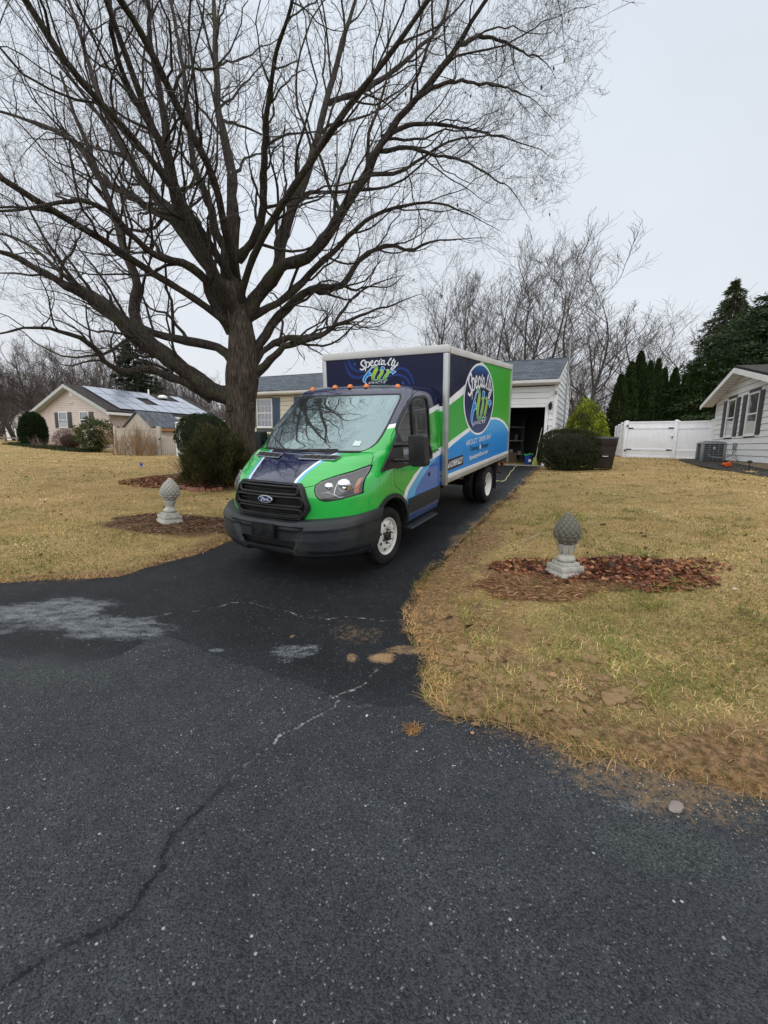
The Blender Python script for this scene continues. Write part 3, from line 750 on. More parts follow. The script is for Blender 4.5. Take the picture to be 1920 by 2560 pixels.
bpy.data.objects.remove(badge)
def bez(pts, n=8):
    """smooth open curve through 2D points"""
    P = [np.array(p, float) for p in pts]; out = []
    for i in range(len(P)-1):
        p0 = P[max(i-1,0)]; p1 = P[i]; p2 = P[i+1]; p3 = P[min(i+2, len(P)-1)]
        for k in range(n):
            t = k/n; out.append(.5*((2*p1)+(-p0+p2)*t+(2*p0-5*p1+4*p2-p3)*t*t+(-p0+3*p1-3*p2+p3)*t**3))
    out.append(P[-1]); return np.array(out)
def ribbon(mb, pts, w, to3, n=8, taper=True):
    """flat brush stroke; w width(s) in the units of pts; to3 maps 2D -> 3D"""
    c = bez(pts, n); k = len(c); ws = np.interp(np.linspace(0, 1, k), np.linspace(0, 1, len(w)), w) if hasattr(w, '__len__') else np.full(k, w)
    t = np.gradient(c, axis=0); t /= np.linalg.norm(t, axis=1, keepdims=True)+1e-9; nn_ = np.c_[-t[:,1], t[:,0]]
    L = c+nn_*ws[:,None]/2; R_ = c-nn_*ws[:,None]/2
    vs_ = [tuple(to3(*p)) for p in L]+[tuple(to3(*p)) for p in R_]; fs_ = [(i, i+1, k+i+1, k+i) for i in range(k-1)]
    # round ends
    for e, s_ in ((0, -1), (k-1, 1)):
        base = len(vs_); m_ = 6; th0 = math.atan2(nn_[e][1], nn_[e][0])
        arc = [tuple(to3(*(c[e]+ws[e]/2*np.array([math.cos(th0-s_*math.pi*j/m_), math.sin(th0-s_*math.pi*j/m_)])))) for j in range(m_+1)]
        vs_ += arc; fs_.append(tuple(range(base, base+m_+1)))
    mb.add(vs_, fs_)
def polyfill(mb, pts, to3, smooth_=True, n=6):
    c = bez(list(pts)+[pts[0]], n)[:-1] if smooth_ else np.array(pts, float)
    mb.add([tuple(to3(*p)) for p in c], [tuple(range(len(c)))])
# "Ford" script on the badge
fz = float(OC[2]); fx = lambda x_, y_: Vector(((x_+20)*.00030, -1.0118, fz+(y_-5)*.00028))
fb = MB()
for st in ([(-225,30),(-190,70),(-120,75),(-40,60)], [(-120,72),(-140,0),(-180,-60),(-225,-50)], [(-165,12),(-120,20),(-75,15)],
           [(-40,15),(-75,5),(-80,-30),(-50,-45),(-25,-15),(-40,15),(0,5)], [(20,20),(10,-15),(0,-45)], [(15,-5),(45,20),(65,5)],
           [(125,10),(90,10),(80,-30),(110,-40),(130,0)], [(165,80),(140,20),(130,-20),(150,-45),(200,-20)]):
    ribbon(fb, st, [14,22,14], fx, 6)
fb.build('badge_script', flat_paint('badge_silver', (.7,.72,.75)), grille)

# bumper: its own moulded shell, wraps from arch to arch
def bumper():
    NT = 26; U = []
    ths = np.linspace(-1, 1, 97)
    rows = []
    stt = np.array([[0,.275,-.90,.90,.66,2.8],[.06,.285,-.97,.95,.72,2.8],[.16,.33,-1.035,.975,.76,2.9],[.30,.40,-1.055,.995,.79,3.0],[.5,.50,-1.062,1.008,.80,3.0],[.66,.585,-1.06,1.012,.81,2.9],
                    [.72,.615,-1.075,1.022,.83,2.8],[.86,.66,-1.06,1.022,.83,2.7],[.95,.70,-1.03,1.016,.83,2.6],[.98,.705,-.985,1.003,.83,2.6],[1,.705,-.90,.97,.80,2.6]])
    for t in np.linspace(0, 1, NT*2+1):
        z_, yf, xs_, R_, n_ = [np.interp(t, stt[:,0], stt[:,i]) for i in range(1, 6)]
        row = []
        for u in ths:
            a = abs(u)*math.pi/2; sg_ = 1 if u >= 0 else -1
            # stretch so the samples reach back to the wheel arch
            X_ = xs_*math.sin(a)**(2/n_); Y_ = yf+R_*(1-math.cos(a)**(2/n_))
            ztop = np.interp(abs(X_), [0,.37,.47,.60,.9,1.0], [.692,.692,.712,.722,.742,.765]); 
            Z_ = .275+(z_-.275)*(ztop-.275)/(.705-.275)
            # centre panel set back with sloping flanks
            wz = np.interp(Z_, [.34,.40,.66,.69], [.33,.36,.50,.52]); inn = float(sstep(wz+.035, wz-.02, abs(X_)))
            inn *= float(sstep(.655, .63, Z_)); Y_ += .045*inn
            # lower side facet
            fac = float(sstep(.40,.36,Z_)*sstep(.5,.62,abs(X_))); Y_ += .02*fac; X_ *= 1-.012*fac
            Y_ = min(Y_, -.02); row.append((sg_*X_, Y_, Z_))
        rows.append(row)
    P = np.array(rows); n1, n2, _ = P.shape
    ii = np.arange(n1*n2).reshape(n1, n2); FF = np.stack([ii[:-1,:-1], ii[:-1,1:], ii[1:,1:], ii[1:,:-1]], -1).reshape(-1, 4)
    v_ = P.reshape(-1, 3); a_ = np.abs(v_[:,0])
    f_in = -sdpoly([(0,.475),(.40,.475),(.335,.375),(0,.375)], a_, v_[:,2]); f_in = np.where(v_[:,1] > -.8, -1, f_in)
    rr_ = np.hypot(v_[:,1]-.01, v_[:,2]-.37); f_w = rr_-.475
    V_, F2, _ = clip_grid(v_, FF, [-f_in, np.where(v_[:,1] < -.25, 1, f_w), -.09-v_[:,1]], {})
    me = bpy.data.meshes.new('bumper'); me.from_pydata([tuple(q) for q in V_], [], F2); me.update()
    bm = bmesh.new(); bm.from_mesh(me); bmesh.ops.remove_doubles(bm, verts=bm.verts, dist=1e-5); bmesh.ops.recalc_face_normals(bm, faces=bm.faces)
    for f in bm.faces: f.smooth = True
    for e in bm.edges:
        if len(e.link_faces) == 2 and e.calc_face_angle(0) > math.radians(22): e.smooth = False
    bm.to_mesh(me); bm.free(); return link('bumper', me, m_grey, truck)
bumper_o = bumper()
ik = MB(); ik.box(-.42, .42, -.96, -.80, .36, .50); ik.build('intake_duct', m_seal, bumper_o)
ik = MB(); ik.prism([(-.40,-1.012,.385),(.40,-1.012,.385),(.38,-.93,.395),(-.38,-.93,.395)], (0,0,-.02)); 
ik.build('intake_lip', m_grey, bumper_o)
for i in range(17):
    x_ = -.32+.04*i; r_ = MB(); r_.box(x_-.006, x_+.006, -1.008, -.94, .386, .400); r_.build('intake_rib', m_black, bumper_o)
for sgn in (1,-1):
    ln = MB(); pts = []
    for a in np.linspace(.60, .985, 14):
        Z_ = np.interp(a, [.6,.985], [.405,.455]); t_ = .33
        X_ = .997*math.sin(a*math.pi/2*.97)**(2/3.0); Y_ = -1.056+.79*(1-math.cos(a*math.pi/2*.97)**(2/3.0)); pts.append((sgn*(X_+.002), Y_-.002, Z_))
    ln.tube(pts, .0045, 5); ln.build('crease_line', m_black, bumper_o, smooth=True)
# number plate bracket (empty of any number)
pb = MB(); pb.box(-.155,.155,-1.082,-1.03,.50,.66); pl = pb.build('plate_bracket', m_black, truck, bevel=.008)
for (x0,x1,z0,z1) in ((-.04,.03,.625,.645),(-.10,-.03,.535,.555),(.045,.115,.530,.550),(-.012,.008,.578,.598)):
    q = MB(); q.box(x0,x1,-1.0845,-1.0815,z0,z1); q.build('bracket_slot', m_seal, pl)
q = MB()
for (x0,x1,z0,z1) in ((-.155,.155,.648,.66),(-.155,.155,.50,.512),(-.155,-.143,.512,.648),(.143,.155,.512,.648)): q.box(x0,x1,-1.087,-1.0825,z0,z1)
q.build('bracket_rim', m_black, pl, bevel=.002)

# bonnet vents
VT = [(.15,-.590),(.165,-.490),(.60,-.400),(.575,-.50)]
def zsurf(X, Y):
    best = None
    zs = np.linspace(1.0, 1.36, 300); ys_ = np.array([yfront(X, z) for z in zs]); return float(np.interp(Y, ys_, zs))
for sgn in (1, -1):
    fr = MB(); P3 = [Vector((x_*sgn, y_, zsurf(x_, y_)+.022)) for x_, y_ in VT]
    fr.add([tuple(p) for p in P3], [(0,1,2,3)]); v_ = fr.build('bonnet_vent', m_seal, truck)
    rim_ = MB(); rim_.tube([tuple(p) for p in P3], .006, 6, closed=True); rim_.build('vent_rim', m_lampgrey, v_, smooth=True)
    for k in range(1, 5):
        t = k/5; a = P3[0].lerp(P3[3], t); b = P3[1].lerp(P3[2], t); sl = MB(); sl.tube([tuple(a), tuple(b)], .006, 5); sl.build('vent_slat', m_black, v_)

# wipers
for pts in ([(.44,-.235,1.385),(.1,-.29,1.375),(-.14,-.30,1.365)], [(-.15,-.36,1.362),(.13,-.30,1.372),(.3,-.26,1.380)]):
    w_ = MB(); w_.tube(pts, [.006,.009,.007], 6); w_.build('wiper_blade', m_seal, truck, smooth=True)
w_ = MB(); q = [tfix(715,1126,1,-.27), tfix(696,1105,1,-.17), tfix(681,1089,1,-.08)]
w_.tube([tuple(p) for p in q], [.012,.010,.006], 6); w_.build('wiper_blade', m_seal, truck, smooth=True)
w_ = MB(); 
sc_ = [(x_, yfront(x_, 1.36)-.004, 1.362) for x_ in np.linspace(-.70,.70,25)]
w_.tube(sc_, .011, 6); w_.build('scuttle_strip', m_seal, truck, smooth=True)
# registration sticker in the glass corner
st_ = MB(); X0 = .60
def wsp(X, Z, o=.0): return Vector((X, yfront(X, Z)-o, Z))
st_.add([tuple(wsp(x_, z_, .003)) for x_, z_ in ((.585,1.425),(.665,1.425),(.665,1.475),(.585,1.475))], [(0,1,2,3)]); st_.build('sticker', M('sticker_paper', (.55,.65,.62), .5, var=.3, vs=60), truck)
# amber marker lights
for i, (x_, y_, z_) in enumerate(((-.682,.795,2.098),(-.251,.735,2.112),(0,.725,2.114),(.251,.735,2.112),(.682,.795,2.098))):
    ml = MB(); ml.lathe([(.045,-.012),(.045,.006),(.040,.022),(.028,.034),(.012,.041),(0,.042)], 16)
    o = ml.build('marker_light', m_amber, truck, smooth=True); o.location = (x_, y_+.02, z_); o.scale = (.78, 1.1, .9)
# mirrors
for sgn in (1, -1):
    mi = empty('door_mirror'); mi.parent = truck
    sail = MB(); xs_ = 1.0
    sp3 = [(-.20,1.152,.965),(.04,1.36,.966),(.25,1.56,.955),(.33,1.45,.962),(.34,1.22,.985),(.33,1.16,.992)]
    sail.prism([(sgn*(x_+.001), y_, z_) for y_, z_, x_ in sp3], (sgn*.022,0,0)); sail.build('mirror_mount', m_black, mi, bevel=.004)
    fold_a = (lambda a: a) if sgn > 0 else (lambda a: 1.0+(a-1.0)*.2)
    for z_, r_ in ((1.425,.030),(1.250,.026)):
        ar = MB(); ar.tube([(sgn*.99,.10,z_),(sgn*fold_a(1.10),.115,z_+.005),(sgn*fold_a(1.24),.125,z_+.002)], [r_*1.1,r_*.8,r_*.8], 8); ar.build('mirror_arm', m_black, mi, smooth=True)
    hd = MB(); z0, z1 = 1.198, 1.545
    hd.M = None
    fold = (lambda a: a) if sgn > 0 else (lambda a: 1.015+(a-1.2)*.5)
    prof = [(1.205,1.215),(1.198,1.53),(1.215,1.545),(1.37,1.548),(1.392,1.53),(1.412,1.23),(1.40,1.200),(1.26,1.192)]
    prof = [(fold(a), b) for a, b in prof]
    hd.prism([(sgn*x_, .04, z_) for x_, z_ in prof], (0,.14,0)); ho = hd.build('mirror_head', m_black, mi, bevel=.03, seg=3)
    gl_ = MB(); gl_.prism([(sgn*(fold(1.305)+(x_-fold(1.305))*.8), .1815, 1.37+(z_-1.37)*.85) for x_, z_ in prof], (0,.003,0)); gl_.build('mirror_glass', m_chrome, mi)
# door handle, fuel cap
for sgn in (1,-1):
    h_ = MB(); h_.tube([(sgn*1.0,1.28,1.235),(sgn*1.02,1.30,1.25),(sgn*1.02,1.39,1.255),(sgn*1.0,1.41,1.24)], .013, 8); h_.build('door_handle', flat_paint('green_handle', (.012,.10,.03)), truck, smooth=True)
fc = MB(); fc.lathe([(.026,0),(.026,.012),(.018,.014),(0,.014)], 16, 'x'); o = fc.build('fuel_cap', m_seal, truck, smooth=True); o.location = (1.0,1.12,.945)
# running boards
for sgn in (1,-1):
    sb = MB(); sb.prism([(sgn*.93,.44,.36),(sgn*1.05,.44,.352),(sgn*1.06,.44,.335),(sgn*.93,.44,.33)], (0,.90,0)); sb.build('side_step', m_grey, truck, bevel=.005)
# rear wall of cab and filler up to the body
cb = MB(); 
cb.prism([(-.985,1.525,.72),(.985,1.525,.72),(.985,1.525,1.3),(.93,1.525,1.95),(.86,1.525,2.07),(-.86,1.525,2.07),(-.93,1.525,1.95),(-.985,1.525,1.3)], (0,.08,0)); cb.build('cab_back_panel', m_wrap, truck)
# ---------------- box body
BW, Y0, Y1, ZB, ZT = 1.067, 1.60, 5.36, .72, 2.675
boxo = MB(); boxo.box(-BW+.02, BW-.02, Y0+.012, Y1-.02, ZB+.03, ZT-.03); bx_ = boxo.build('cargo_box', m_cap, truck)
def rbox(name, a, mat, par, bev=.012): q = MB(); q.box(*a); return q.build(name, mat, par, bevel=bev)
rbox('top_rail', (-BW-.006, BW+.006, Y0-.012, Y0+.10, 2.565, ZT), m_cap, bx_, .03)
rbox('top_rail', (BW-.05, BW+.008, Y0+.10, Y1, 2.56, ZT-.02), m_cap, bx_, .012)
rbox('top_rail', (-BW-.008, -BW+.05, Y0+.10, Y1, 2.56, ZT-.02), m_cap, bx_, .012)
rbox('roof_panel', (-BW+.04, BW-.04, Y0+.08, Y1-.02, ZT-.04, ZT-.004), m_cap, bx_, 0)
for x_ in (-1, 1):
    rbox('corner_post', (min(x_*(BW+.006), x_*(BW-.075)), max(x_*(BW+.006), x_*(BW-.075)), Y0-.012, Y0+.075, .70, 2.566), m_alu, bx_, .022)
    rbox('bottom_rail', (min(x_*(BW+.006), x_*(BW-.06)), max(x_*(BW+.006), x_*(BW-.06)), Y0+.077, Y1, .735, .800), m_alu, bx_, .006)
    rbox('bottom_rail', (min(x_*(BW+.011), x_*(BW-.06)), max(x_*(BW+.011), x_*(BW-.06)), Y0+.077, Y1, .802, .862), m_cap, bx_, .005)
    rbox('rear_post', (min(x_*(BW+.007), x_*(BW-.06)), max(x_*(BW+.007), x_*(BW-.06)), Y1-.005, Y1+.05, .62, ZT-.01), m_alu, bx_, .006)
for z_ in (1.02, 1.72, 2.35):
    for x_ in (-1,1):
        r_ = MB(); r_.lathe([(.010,0),(.009,.004),(0,.006)], 10, 'y'); 
q = MB(); q.lathe([(.011,0),(.010,-.005),(0,-.007)], 12, 'y'); o = q.build('rivet', m_chrome, bx_, smooth=True); o.location = (BW-.035, Y0-.012, 1.50)
for z_ in (.80,.89):
    rbox('hinge_plate', (.955,.992,1.53,1.595,z_-.03,z_+.03), m_alu, bx_, .003)

# printed film: flat coloured layers in the plane of each wall
m_pn = flat_paint('film_navy', (.006,.009,.038)); m_pw = flat_paint('film_white', (.80,.82,.84)); m_plb = flat_paint('film_light_blue', (.10,.46,.78)); m_pb = flat_paint('film_blue', (.012,.22,.60))
m_pd = flat_paint('film_dark', (.012,.013,.03)); m_sw = flat_paint('film_swirl', (.010,.035,.17)); m_spk = flat_paint('film_spark', (.01,.10,.42))
def grad_mat(name, stops, axis='Z', lo=0, hi=1, rings=None):
    g = G(name); s_ = g.n('ShaderNodeSeparateXYZ'); g.l(g.co('Object'), s_.inputs[0])
    c = g.ramp(g.rng(s_.outputs[axis], lo, hi), stops)
    if rings:
        dy = g.math('SUBTRACT', s_.outputs['Y'], rings[0]); dz = g.math('SUBTRACT', s_.outputs['Z'], rings[1])
        rr = g.math('SQRT', g.math('ADD', g.math('MULTIPLY', dy, dy), g.math('MULTIPLY', g.math('MULTIPLY', dz, dz), .5)))
        c = g.mix(g.rng(g.math('SINE', g.math('MULTIPLY', rr, 140)), -.2, 1, 0, .2), c, (.02,.19,.02))
    return g.done(g.bsdf(c, .3, 0, .28, 0))
m_pg = grad_mat('film_green', [(0,(.05,.36,.06)),(.6,(.045,.40,.045)),(1,(.05,.36,.015))], 'Y', 1.6, 5.2, (2.55,1.78))
m_blg = grad_mat('film_blue_wave', [(0,(.008,.18,.52)),(.45,(.01,.24,.64)),(1,(.10,.46,.80))], 'Z', .85, 1.75)
m_letg = grad_mat('letter_green', [(0,(.03,.16,.03)),(.25,(.20,.48,.02)),(.75,(.36,.62,.03)),(1,(.05,.33,.02))], 'Z', 0, 1)
m_letb = flat_paint('letter_blue', (.01,.24,.62)); m_out = flat_paint('letter_edge', (.62,.80,.90))

SX = BW-.018   # panel plane on the driver's side
p5 = lambda x_, y_: (1090+x_*.14467, 850+y_*.14467); p6 = lambda x_, y_: (1090+x_*.14467, 1050+y_*.14467)
def s3(u, v):
    q_ = tfix(u, v, 0, BW+.0); return float(q_[1]), float(q_[2])
YA, YB, ZA, ZC = Y0+.05, Y1-.004, .862, 2.562
def side_poly(name, pts, lay, mat, smooth_=False):
    mb = MB(); polyfill(mb, pts, lambda y_, z_: (SX+lay*.0016, min(max(y_, YA), YB), min(max(z_, ZA), ZC)), smooth_); return mb.build(name, mat, bx_)
panel = side_poly('side_panel', [(YA,ZA),(YB,ZA),(YB,ZC),(YA,ZC)], 1, m_pn)
pts = lambda L, f: [s3(*f(*q)) for q in L]
top_w = pts([(210,1040),(340,930),(440,850),(520,765),(620,640),(790,378)], p5)
bot_w = pts([(850,385),(700,700),(480,945),(400,1010),(300,1085),(210,1155)], p5)
low_t = pts([(205,1795),(300,1715),(420,1630),(560,1525)], p5)
low_b = pts([(195,520),(300,425),(440,310),(590,195)], p6)
gz = [(YA, bot_w[-1][1])] + bot_w[::-1]
side_poly('graphic', [(YA, top_w[0][1])] + top_w + [(top_w[-1][0]+.05, ZC), (YB, ZC), (YB, ZA), (YA, ZA)], 2, m_pw)
lbp = pts([(865,385),(920,410),(880,440),(850,400)], p5)
side_poly('graphic', [(YA, bot_w[-1][1])] + bot_w[::-1] + [(bot_w[0][0]+.06, ZC), (YB, ZC), (YB, ZA), (YA, ZA)], 3, m_pg)
lw = low_t + pts([(760,1400),(960,1338),(1040,1338),(1100,1350),(1185,1400),(1245,1500),(1256,1530)], p5)
side_poly('graphic', [(YA, low_t[0][1])] + lw + [(YB, lw[-1][1]-.03), (YB, ZA), (YA, ZA)], 4, m_pw)
lb = low_b + pts([(760,1450),(960,1375),(1040,1372),(1110,1390),(1185,1450),(1245,1545)], p5)
side_poly('graphic', [(YA, low_b[0][1])] + lb + [(YB, lb[-1][1]-.05), (YB, ZA), (YA, ZA)], 5, m_blg)
# round logo disc
cT, cB, cL, cR = s3(*p5(765,395)), s3(*p5(735,1640)), s3(*p5(483,1090)), s3(*p5(1008,1000))
cy_, cz2 = (cL[0]+cR[0])/2, (cT[1]+cB[1])/2; ra, rb = (cR[0]-cL[0])/2, (cT[1]-cB[1])/2
ell = lambda k, m_=64: [(cy_+ra*k*math.cos(2*math.pi*i/m_), cz2+rb*k*math.sin(2*math.pi*i/m_)) for i in range(m_)]
side_poly('logo_ring', ell(1.0), 6, m_pw)
m_disc = grad_mat('logo_disc', [(0,(.03,.05,.16)),(.25,(.012,.02,.10)),(.6,(.008,.015,.06)),(.85,(.008,.03,.13)),(1,(.01,.16,.42))], 'Z', cz2-rb, cz2+rb)
side_poly('logo_disc', ell(.945), 7, m_disc)
# lettering strokes traced on the front header (pixels of the enlarged view)
SPEC = [([(472,268),(486,225),(462,190),(418,205),(388,250),(395,295),(440,330),(468,365),(440,398),(400,408),(368,392)], [20,28,30,32,32,30,24]),
 ([(512,232),(503,300),(495,370),(487,445)], [26,24,22,12]), ([(505,262),(540,228),(572,245),(578,295),(556,340),(520,352)], [16,26,26,18]),
 ([(604,268),(645,248),(662,215),(640,196),(612,232),(610,285),(636,322),(675,305),(700,270)], [16,22,22,30,26,16]),
 ([(772,218),(748,194),(715,222),(702,268),(716,302),(748,300),(785,265)], [24,26,28,26,16]),
 ([(812,198),(800,250),(803,295),(838,272)], [26,24,22,14]), ([(842,180),(852,160)], [22,16]),
 ([(918,212),(890,192),(860,228),(856,278),(882,288),(915,245)], [24,24,26,20]), ([(925,195),(916,260),(936,296),(968,268)], [24,22,22,14]),
 ([(985,262),(1040,205),(1085,152),(1078,140),(1045,180),(1014,250),(1018,298),(1050,300)], [14,18,20,20,24,26,24,14]),
 ([(1150,160),(1108,235),(1088,292),(1108,314),(1140,285)], [24,26,24,20,14]), ([(1105,196),(1178,205)], 16),
 ([(1172,222),(1146,285),(1158,326),(1195,300),(1240,240)], [26,24,24,18,20]), ([(1240,242),(1195,320),(1140,375),(1092,405),(1074,385),(1110,345),(1175,328),(1242,300)], [24,24,24,22,18,12])]
AIRG = [([(700,342),(735,352),(738,400),(700,480),(668,560),(668,620),(702,652),(745,640)], [24,60,66,70,66,60,34,12]),
        ([(830,425),(868,432),(866,480),(825,550),(790,605),(800,645),(850,648),(880,632)], [16,50,56,60,56,40,20,10]),
        ([(975,418),(1012,425),(1008,480),(965,550),(928,605),(938,640),(985,640)], [16,50,56,60,56,36,10])]
AIRB = [[(690,345),(640,352),(590,395),(520,480),(455,575),(430,640),(450,690),(512,735),(492,680),(500,630),(540,570),(600,545),(625,540),(628,500),(600,478),(575,492),(600,430),(640,375),(672,365)],
        [(1048,462),(1085,432),(1130,422),(1170,435),(1196,462),(1150,480),(1118,512),(1104,482),(1070,476)]]
def logo(to3, par, layer_off, plane_mat_parent=None):
    """to3(x, y, lay) -> 3D"""
    a = MB(); 
    for p_, w_ in SPEC: ribbon(a, p_, w_, lambda x_, y_: to3(x_, y_, 1))
    a.build('lettering', m_pw, par)
    a = MB()
    for p_, w_ in AIRG: ribbon(a, p_, [q_+13 for q_ in w_], lambda x_, y_: to3(x_, y_, 2))
    a.build('lettering', m_out, par)
    a = MB()
    for P_ in AIRB:
        c_ = np.array(P_, float); 
        a2 = bez(list(P_)+[P_[0]], 5)[:-1]; ribbon(a, [tuple(q_) for q_ in a2]+[tuple(a2[0])], 9, lambda x_, y_: to3(x_, y_, 3), 1)
    a.build('lettering', m_out, par)
    a = MB()
    for P_ in AIRB: polyfill(a, P_, lambda x_, y_: to3(x_, y_, 2.5), True, 5)
    dot = [(890+46*math.cos(t_), 376+42*math.sin(t_)) for t_ in np.linspace(0, 2*math.pi, 25)[:-1]]; polyfill(a, dot, lambda x_, y_: to3(x_, y_, 2.5), False)
    me_ = a.mesh('lettering'); bm = bmesh.new(); bm.from_mesh(me_); bmesh.ops.triangulate(bm, faces=bm.faces); bm.to_mesh(me_); bm.free(); link('lettering', me_, m_letb, par)
    a = MB()
    dot = [(890+46*math.cos(t_), 376+42*math.sin(t_)) for t_ in np.linspace(0, 2*math.pi, 25)]; ribbon(a, dot, 9, lambda x_, y_: to3(x_, y_, 3), 1)
    for p_, w_ in AIRG: pass
    a.build('lettering', m_out, par)
    a = MB()
    for p_, w_ in AIRG: ribbon(a, p_, w_, lambda x_, y_: to3(x_, y_, 3.2))
    zz = [v_[2] for v_ in a.v]; mg = grad_mat('letter_green', [(0,(.02,.15,.06)),(.22,(.20,.46,.02)),(.75,(.36,.60,.02)),(1,(.05,.30,.02))], 'Z', min(zz), max(zz)); a.build('lettering', mg, par)
def text_mesh(body_, size, mat, name='lettering', shear=0, extr=.0, bold=0):
    c = bpy.data.curves.new(name, 'FONT'); c.body = body_; c.size = size; c.shear = shear; c.align_x = 'LEFT'; c.offset = bold; c.resolution_u = 3
    o = bpy.data.objects.new(name, c); COL.objects.link(o); dg = bpy.context.evaluated_depsgraph_get()
    me_ = bpy.data.meshes.new_from_object(o.evaluated_get(dg)); bpy.data.objects.remove(o); bpy.data.curves.remove(c)
    me_.materials.clear(); co_ = np.zeros(len(me_.vertices)*3); me_.vertices.foreach_get('co', co_); return me_, co_.reshape(-1, 3)
def text_on(body_, corners, mat, par, lay3, shear=0, bold=0):
    """fit the word into the parallelogram corners = (bottom-left, bottom-right, top-left) given in plane coordinates; lay3(a, b) -> 3D"""
    me_, co_ = text_mesh(body_, 1, mat, shear=shear, bold=bold); a0, a1 = co_[:,0].min(), co_[:,0].max(); b0, b1 = co_[:,1].min(), co_[:,1].max()
    s_ = (co_[:,0]-a0)/(a1-a0); t_ = (co_[:,1]-b0)/(b1-b0); bl, br, tl_ = [np.array(c_) for c_ in corners]
    P = bl[None]+s_[:,None]*(br-bl)[None]+t_[:,None]*(tl_-bl)[None]
    me_.vertices.foreach_set('co', np.array([lay3(*p) for p in P]).ravel()); me_.update(); return link('lettering', me_, mat, par)
# front header: panel, swirls, logo
FY = Y0+.010
f3 = lambda x_, y_, lay=0: (lambda q_: (float(q_[0]), FY-lay*.0016, float(q_[2])))(tfix(860+x_*.10850, 880+y_*.10850, 1, Y0))
fp = MB(); fp.add([(-BW+.06,FY,.75),(BW-.06,FY,.75),(BW-.06,FY,2.57),(-BW+.06,FY,2.57)], [(0,1,2,3)])
def front_mat():
    g = G('film_front'); s_ = g.n('ShaderNodeSeparateXYZ'); g.l(g.co('Object'), s_.inputs[0]); Z = s_.outputs['Z']
    c = g.mix(g.math('GREATER_THAN', Z, 1.845), g.mix(g.math('GREATER_THAN', Z, 1.775), g.mix(g.math('GREATER_THAN', Z, 1.27), g.mix(g.math('GREATER_THAN', Z, 1.20), BLUE, WHITE), GREEN), WHITE), (.006,.009,.038))
    return g.done(g.bsdf(c, .3, 0, .28, 0))
fpo = fp.build('front_panel', front_mat(), bx_)
a = MB()
for p_, w_ in (([(95,170),(110,250),(170,350),(270,430),(430,455)], [50,60,66,60,40]), ([(10,260),(60,380),(120,500),(210,575),(330,590),(440,540)], [26,40,62,70,66,50]),
               ([(1170,420),(1260,380),(1370,385),(1470,450),(1540,560),(1590,690),(1620,740)], [40,60,62,60,50,40,20]), ([(1020,570),(1120,530),(1240,525),(1360,560),(1450,630),(1500,735)], [40,56,62,60,56,50])):
    a = MB(); ribbon(a, p_, w_, lambda x_, y_: f3(x_, y_, .6)); a.build('graphic', m_sw, bx_)
a = MB()
for cx_, cy2, r_ in ((238,280,55), (1355,710,60), (182,185,25)):
    a = MB(); polyfill(a, [(cx_, cy2-r_), (cx_+r_*.22, cy2-r_*.2), (cx_+r_*.7, cy2), (cx_+r_*.22, cy2+r_*.2), (cx_, cy2+r_), (cx_-r_*.22, cy2+r_*.2), (cx_-r_*.7, cy2), (cx_-r_*.22, cy2-r_*.2)], lambda x_, y_: f3(x_, y_, 1), False); a.build('graphic', m_spk, bx_)
logo(f3, bx_, 0)
fr3 = lambda lay: (lambda a_, b_: (a_, FY-lay*.0016, b_))
fc2 = lambda x_, y_: (lambda q_: (float(q_[0]), float(q_[2])))(tfix(860+x_*.10850, 880+y_*.10850, 1, Y0))
text_on('DUCTS', (fc2(552,728), fc2(950,718), fc2(570,686)), m_pw, bx_, fr3(2), shear=.25, bold=.004)
# side logo: affine from the front tracing onto the disc
k1 = lambda x_, y_: (1155+x_*.07235, 920+y_*.07235)
src = np.array([(470,190,1),(487,445,1),(1240,240,1),(445,690,1),(1195,460,1),(700,645,1),(720,335,1)], float)
dst = np.array([s3(*k1(*q_)) for q_ in ((325,190),(350,1080),(1055,610),(330,1880),(1015,1190),(570,1740),(605,750))])
AFF = np.linalg.lstsq(src, dst, rcond=None)[0]
l3 = lambda x_, y_, lay=0: (lambda r_: (SX+(7.5+lay)*.0016, float(r_[0]), float(r_[1])))(np.array([x_, y_, 1.]) @ AFF)
logo(l3, bx_, 0)
sd3 = lambda lay: (lambda a_, b_: (SX+lay*.0016, a_, b_))
text_on('DUCTS', (s3(*k1(415,1960)), s3(*k1(800,1895)), s3(*k1(425,1855))), m_pw, bx_, sd3(9), shear=.25, bold=.004)
k3 = lambda x_, y_: (1100+x_*.10850, 1070+y_*.10850)
text_on('AIR DUCT \u00b7 DRYER VENT', (s3(*k3(608,415)), s3(*k3(1178,240)), s3(*k3(612,295))), m_pw, bx_, sd3(7), bold=.0)
text_on('Cleaning', (s3(*k3(700,572)), s3(*k3(905,520)), s3(*k3(705,425))), m_pd, bx_, sd3(7), bold=.008)
text_on('&', (s3(*k3(920,482)), s3(*k3(955,470)), s3(*k3(920,375))), m_pw, bx_, sd3(7), bold=.02)
text_on('Repair', (s3(*k3(968,500)), s3(*k3(1130,450)), s3(*k3(970,360))), m_pd, bx_, sd3(7), bold=.008)
text_on('SpecialtyAirDucts.com', (s3(*k3(685,772)), s3(*k3(1105,600)), s3(*k3(690,640))), m_pw, bx_, sd3(7), bold=.012)
pq = [s3(*k3(*q_)) for q_ in ((183,738),(545,612),(548,838),(185,990))]
side_poly('graphic', pq, 6.2, m_pd)
text_on('610.969.6221', (s3(*k3(195,935)), s3(*k3(520,800)), s3(*k3(212,775))), m_pw, bx_, sd3(7.4), shear=.2, bold=.012)

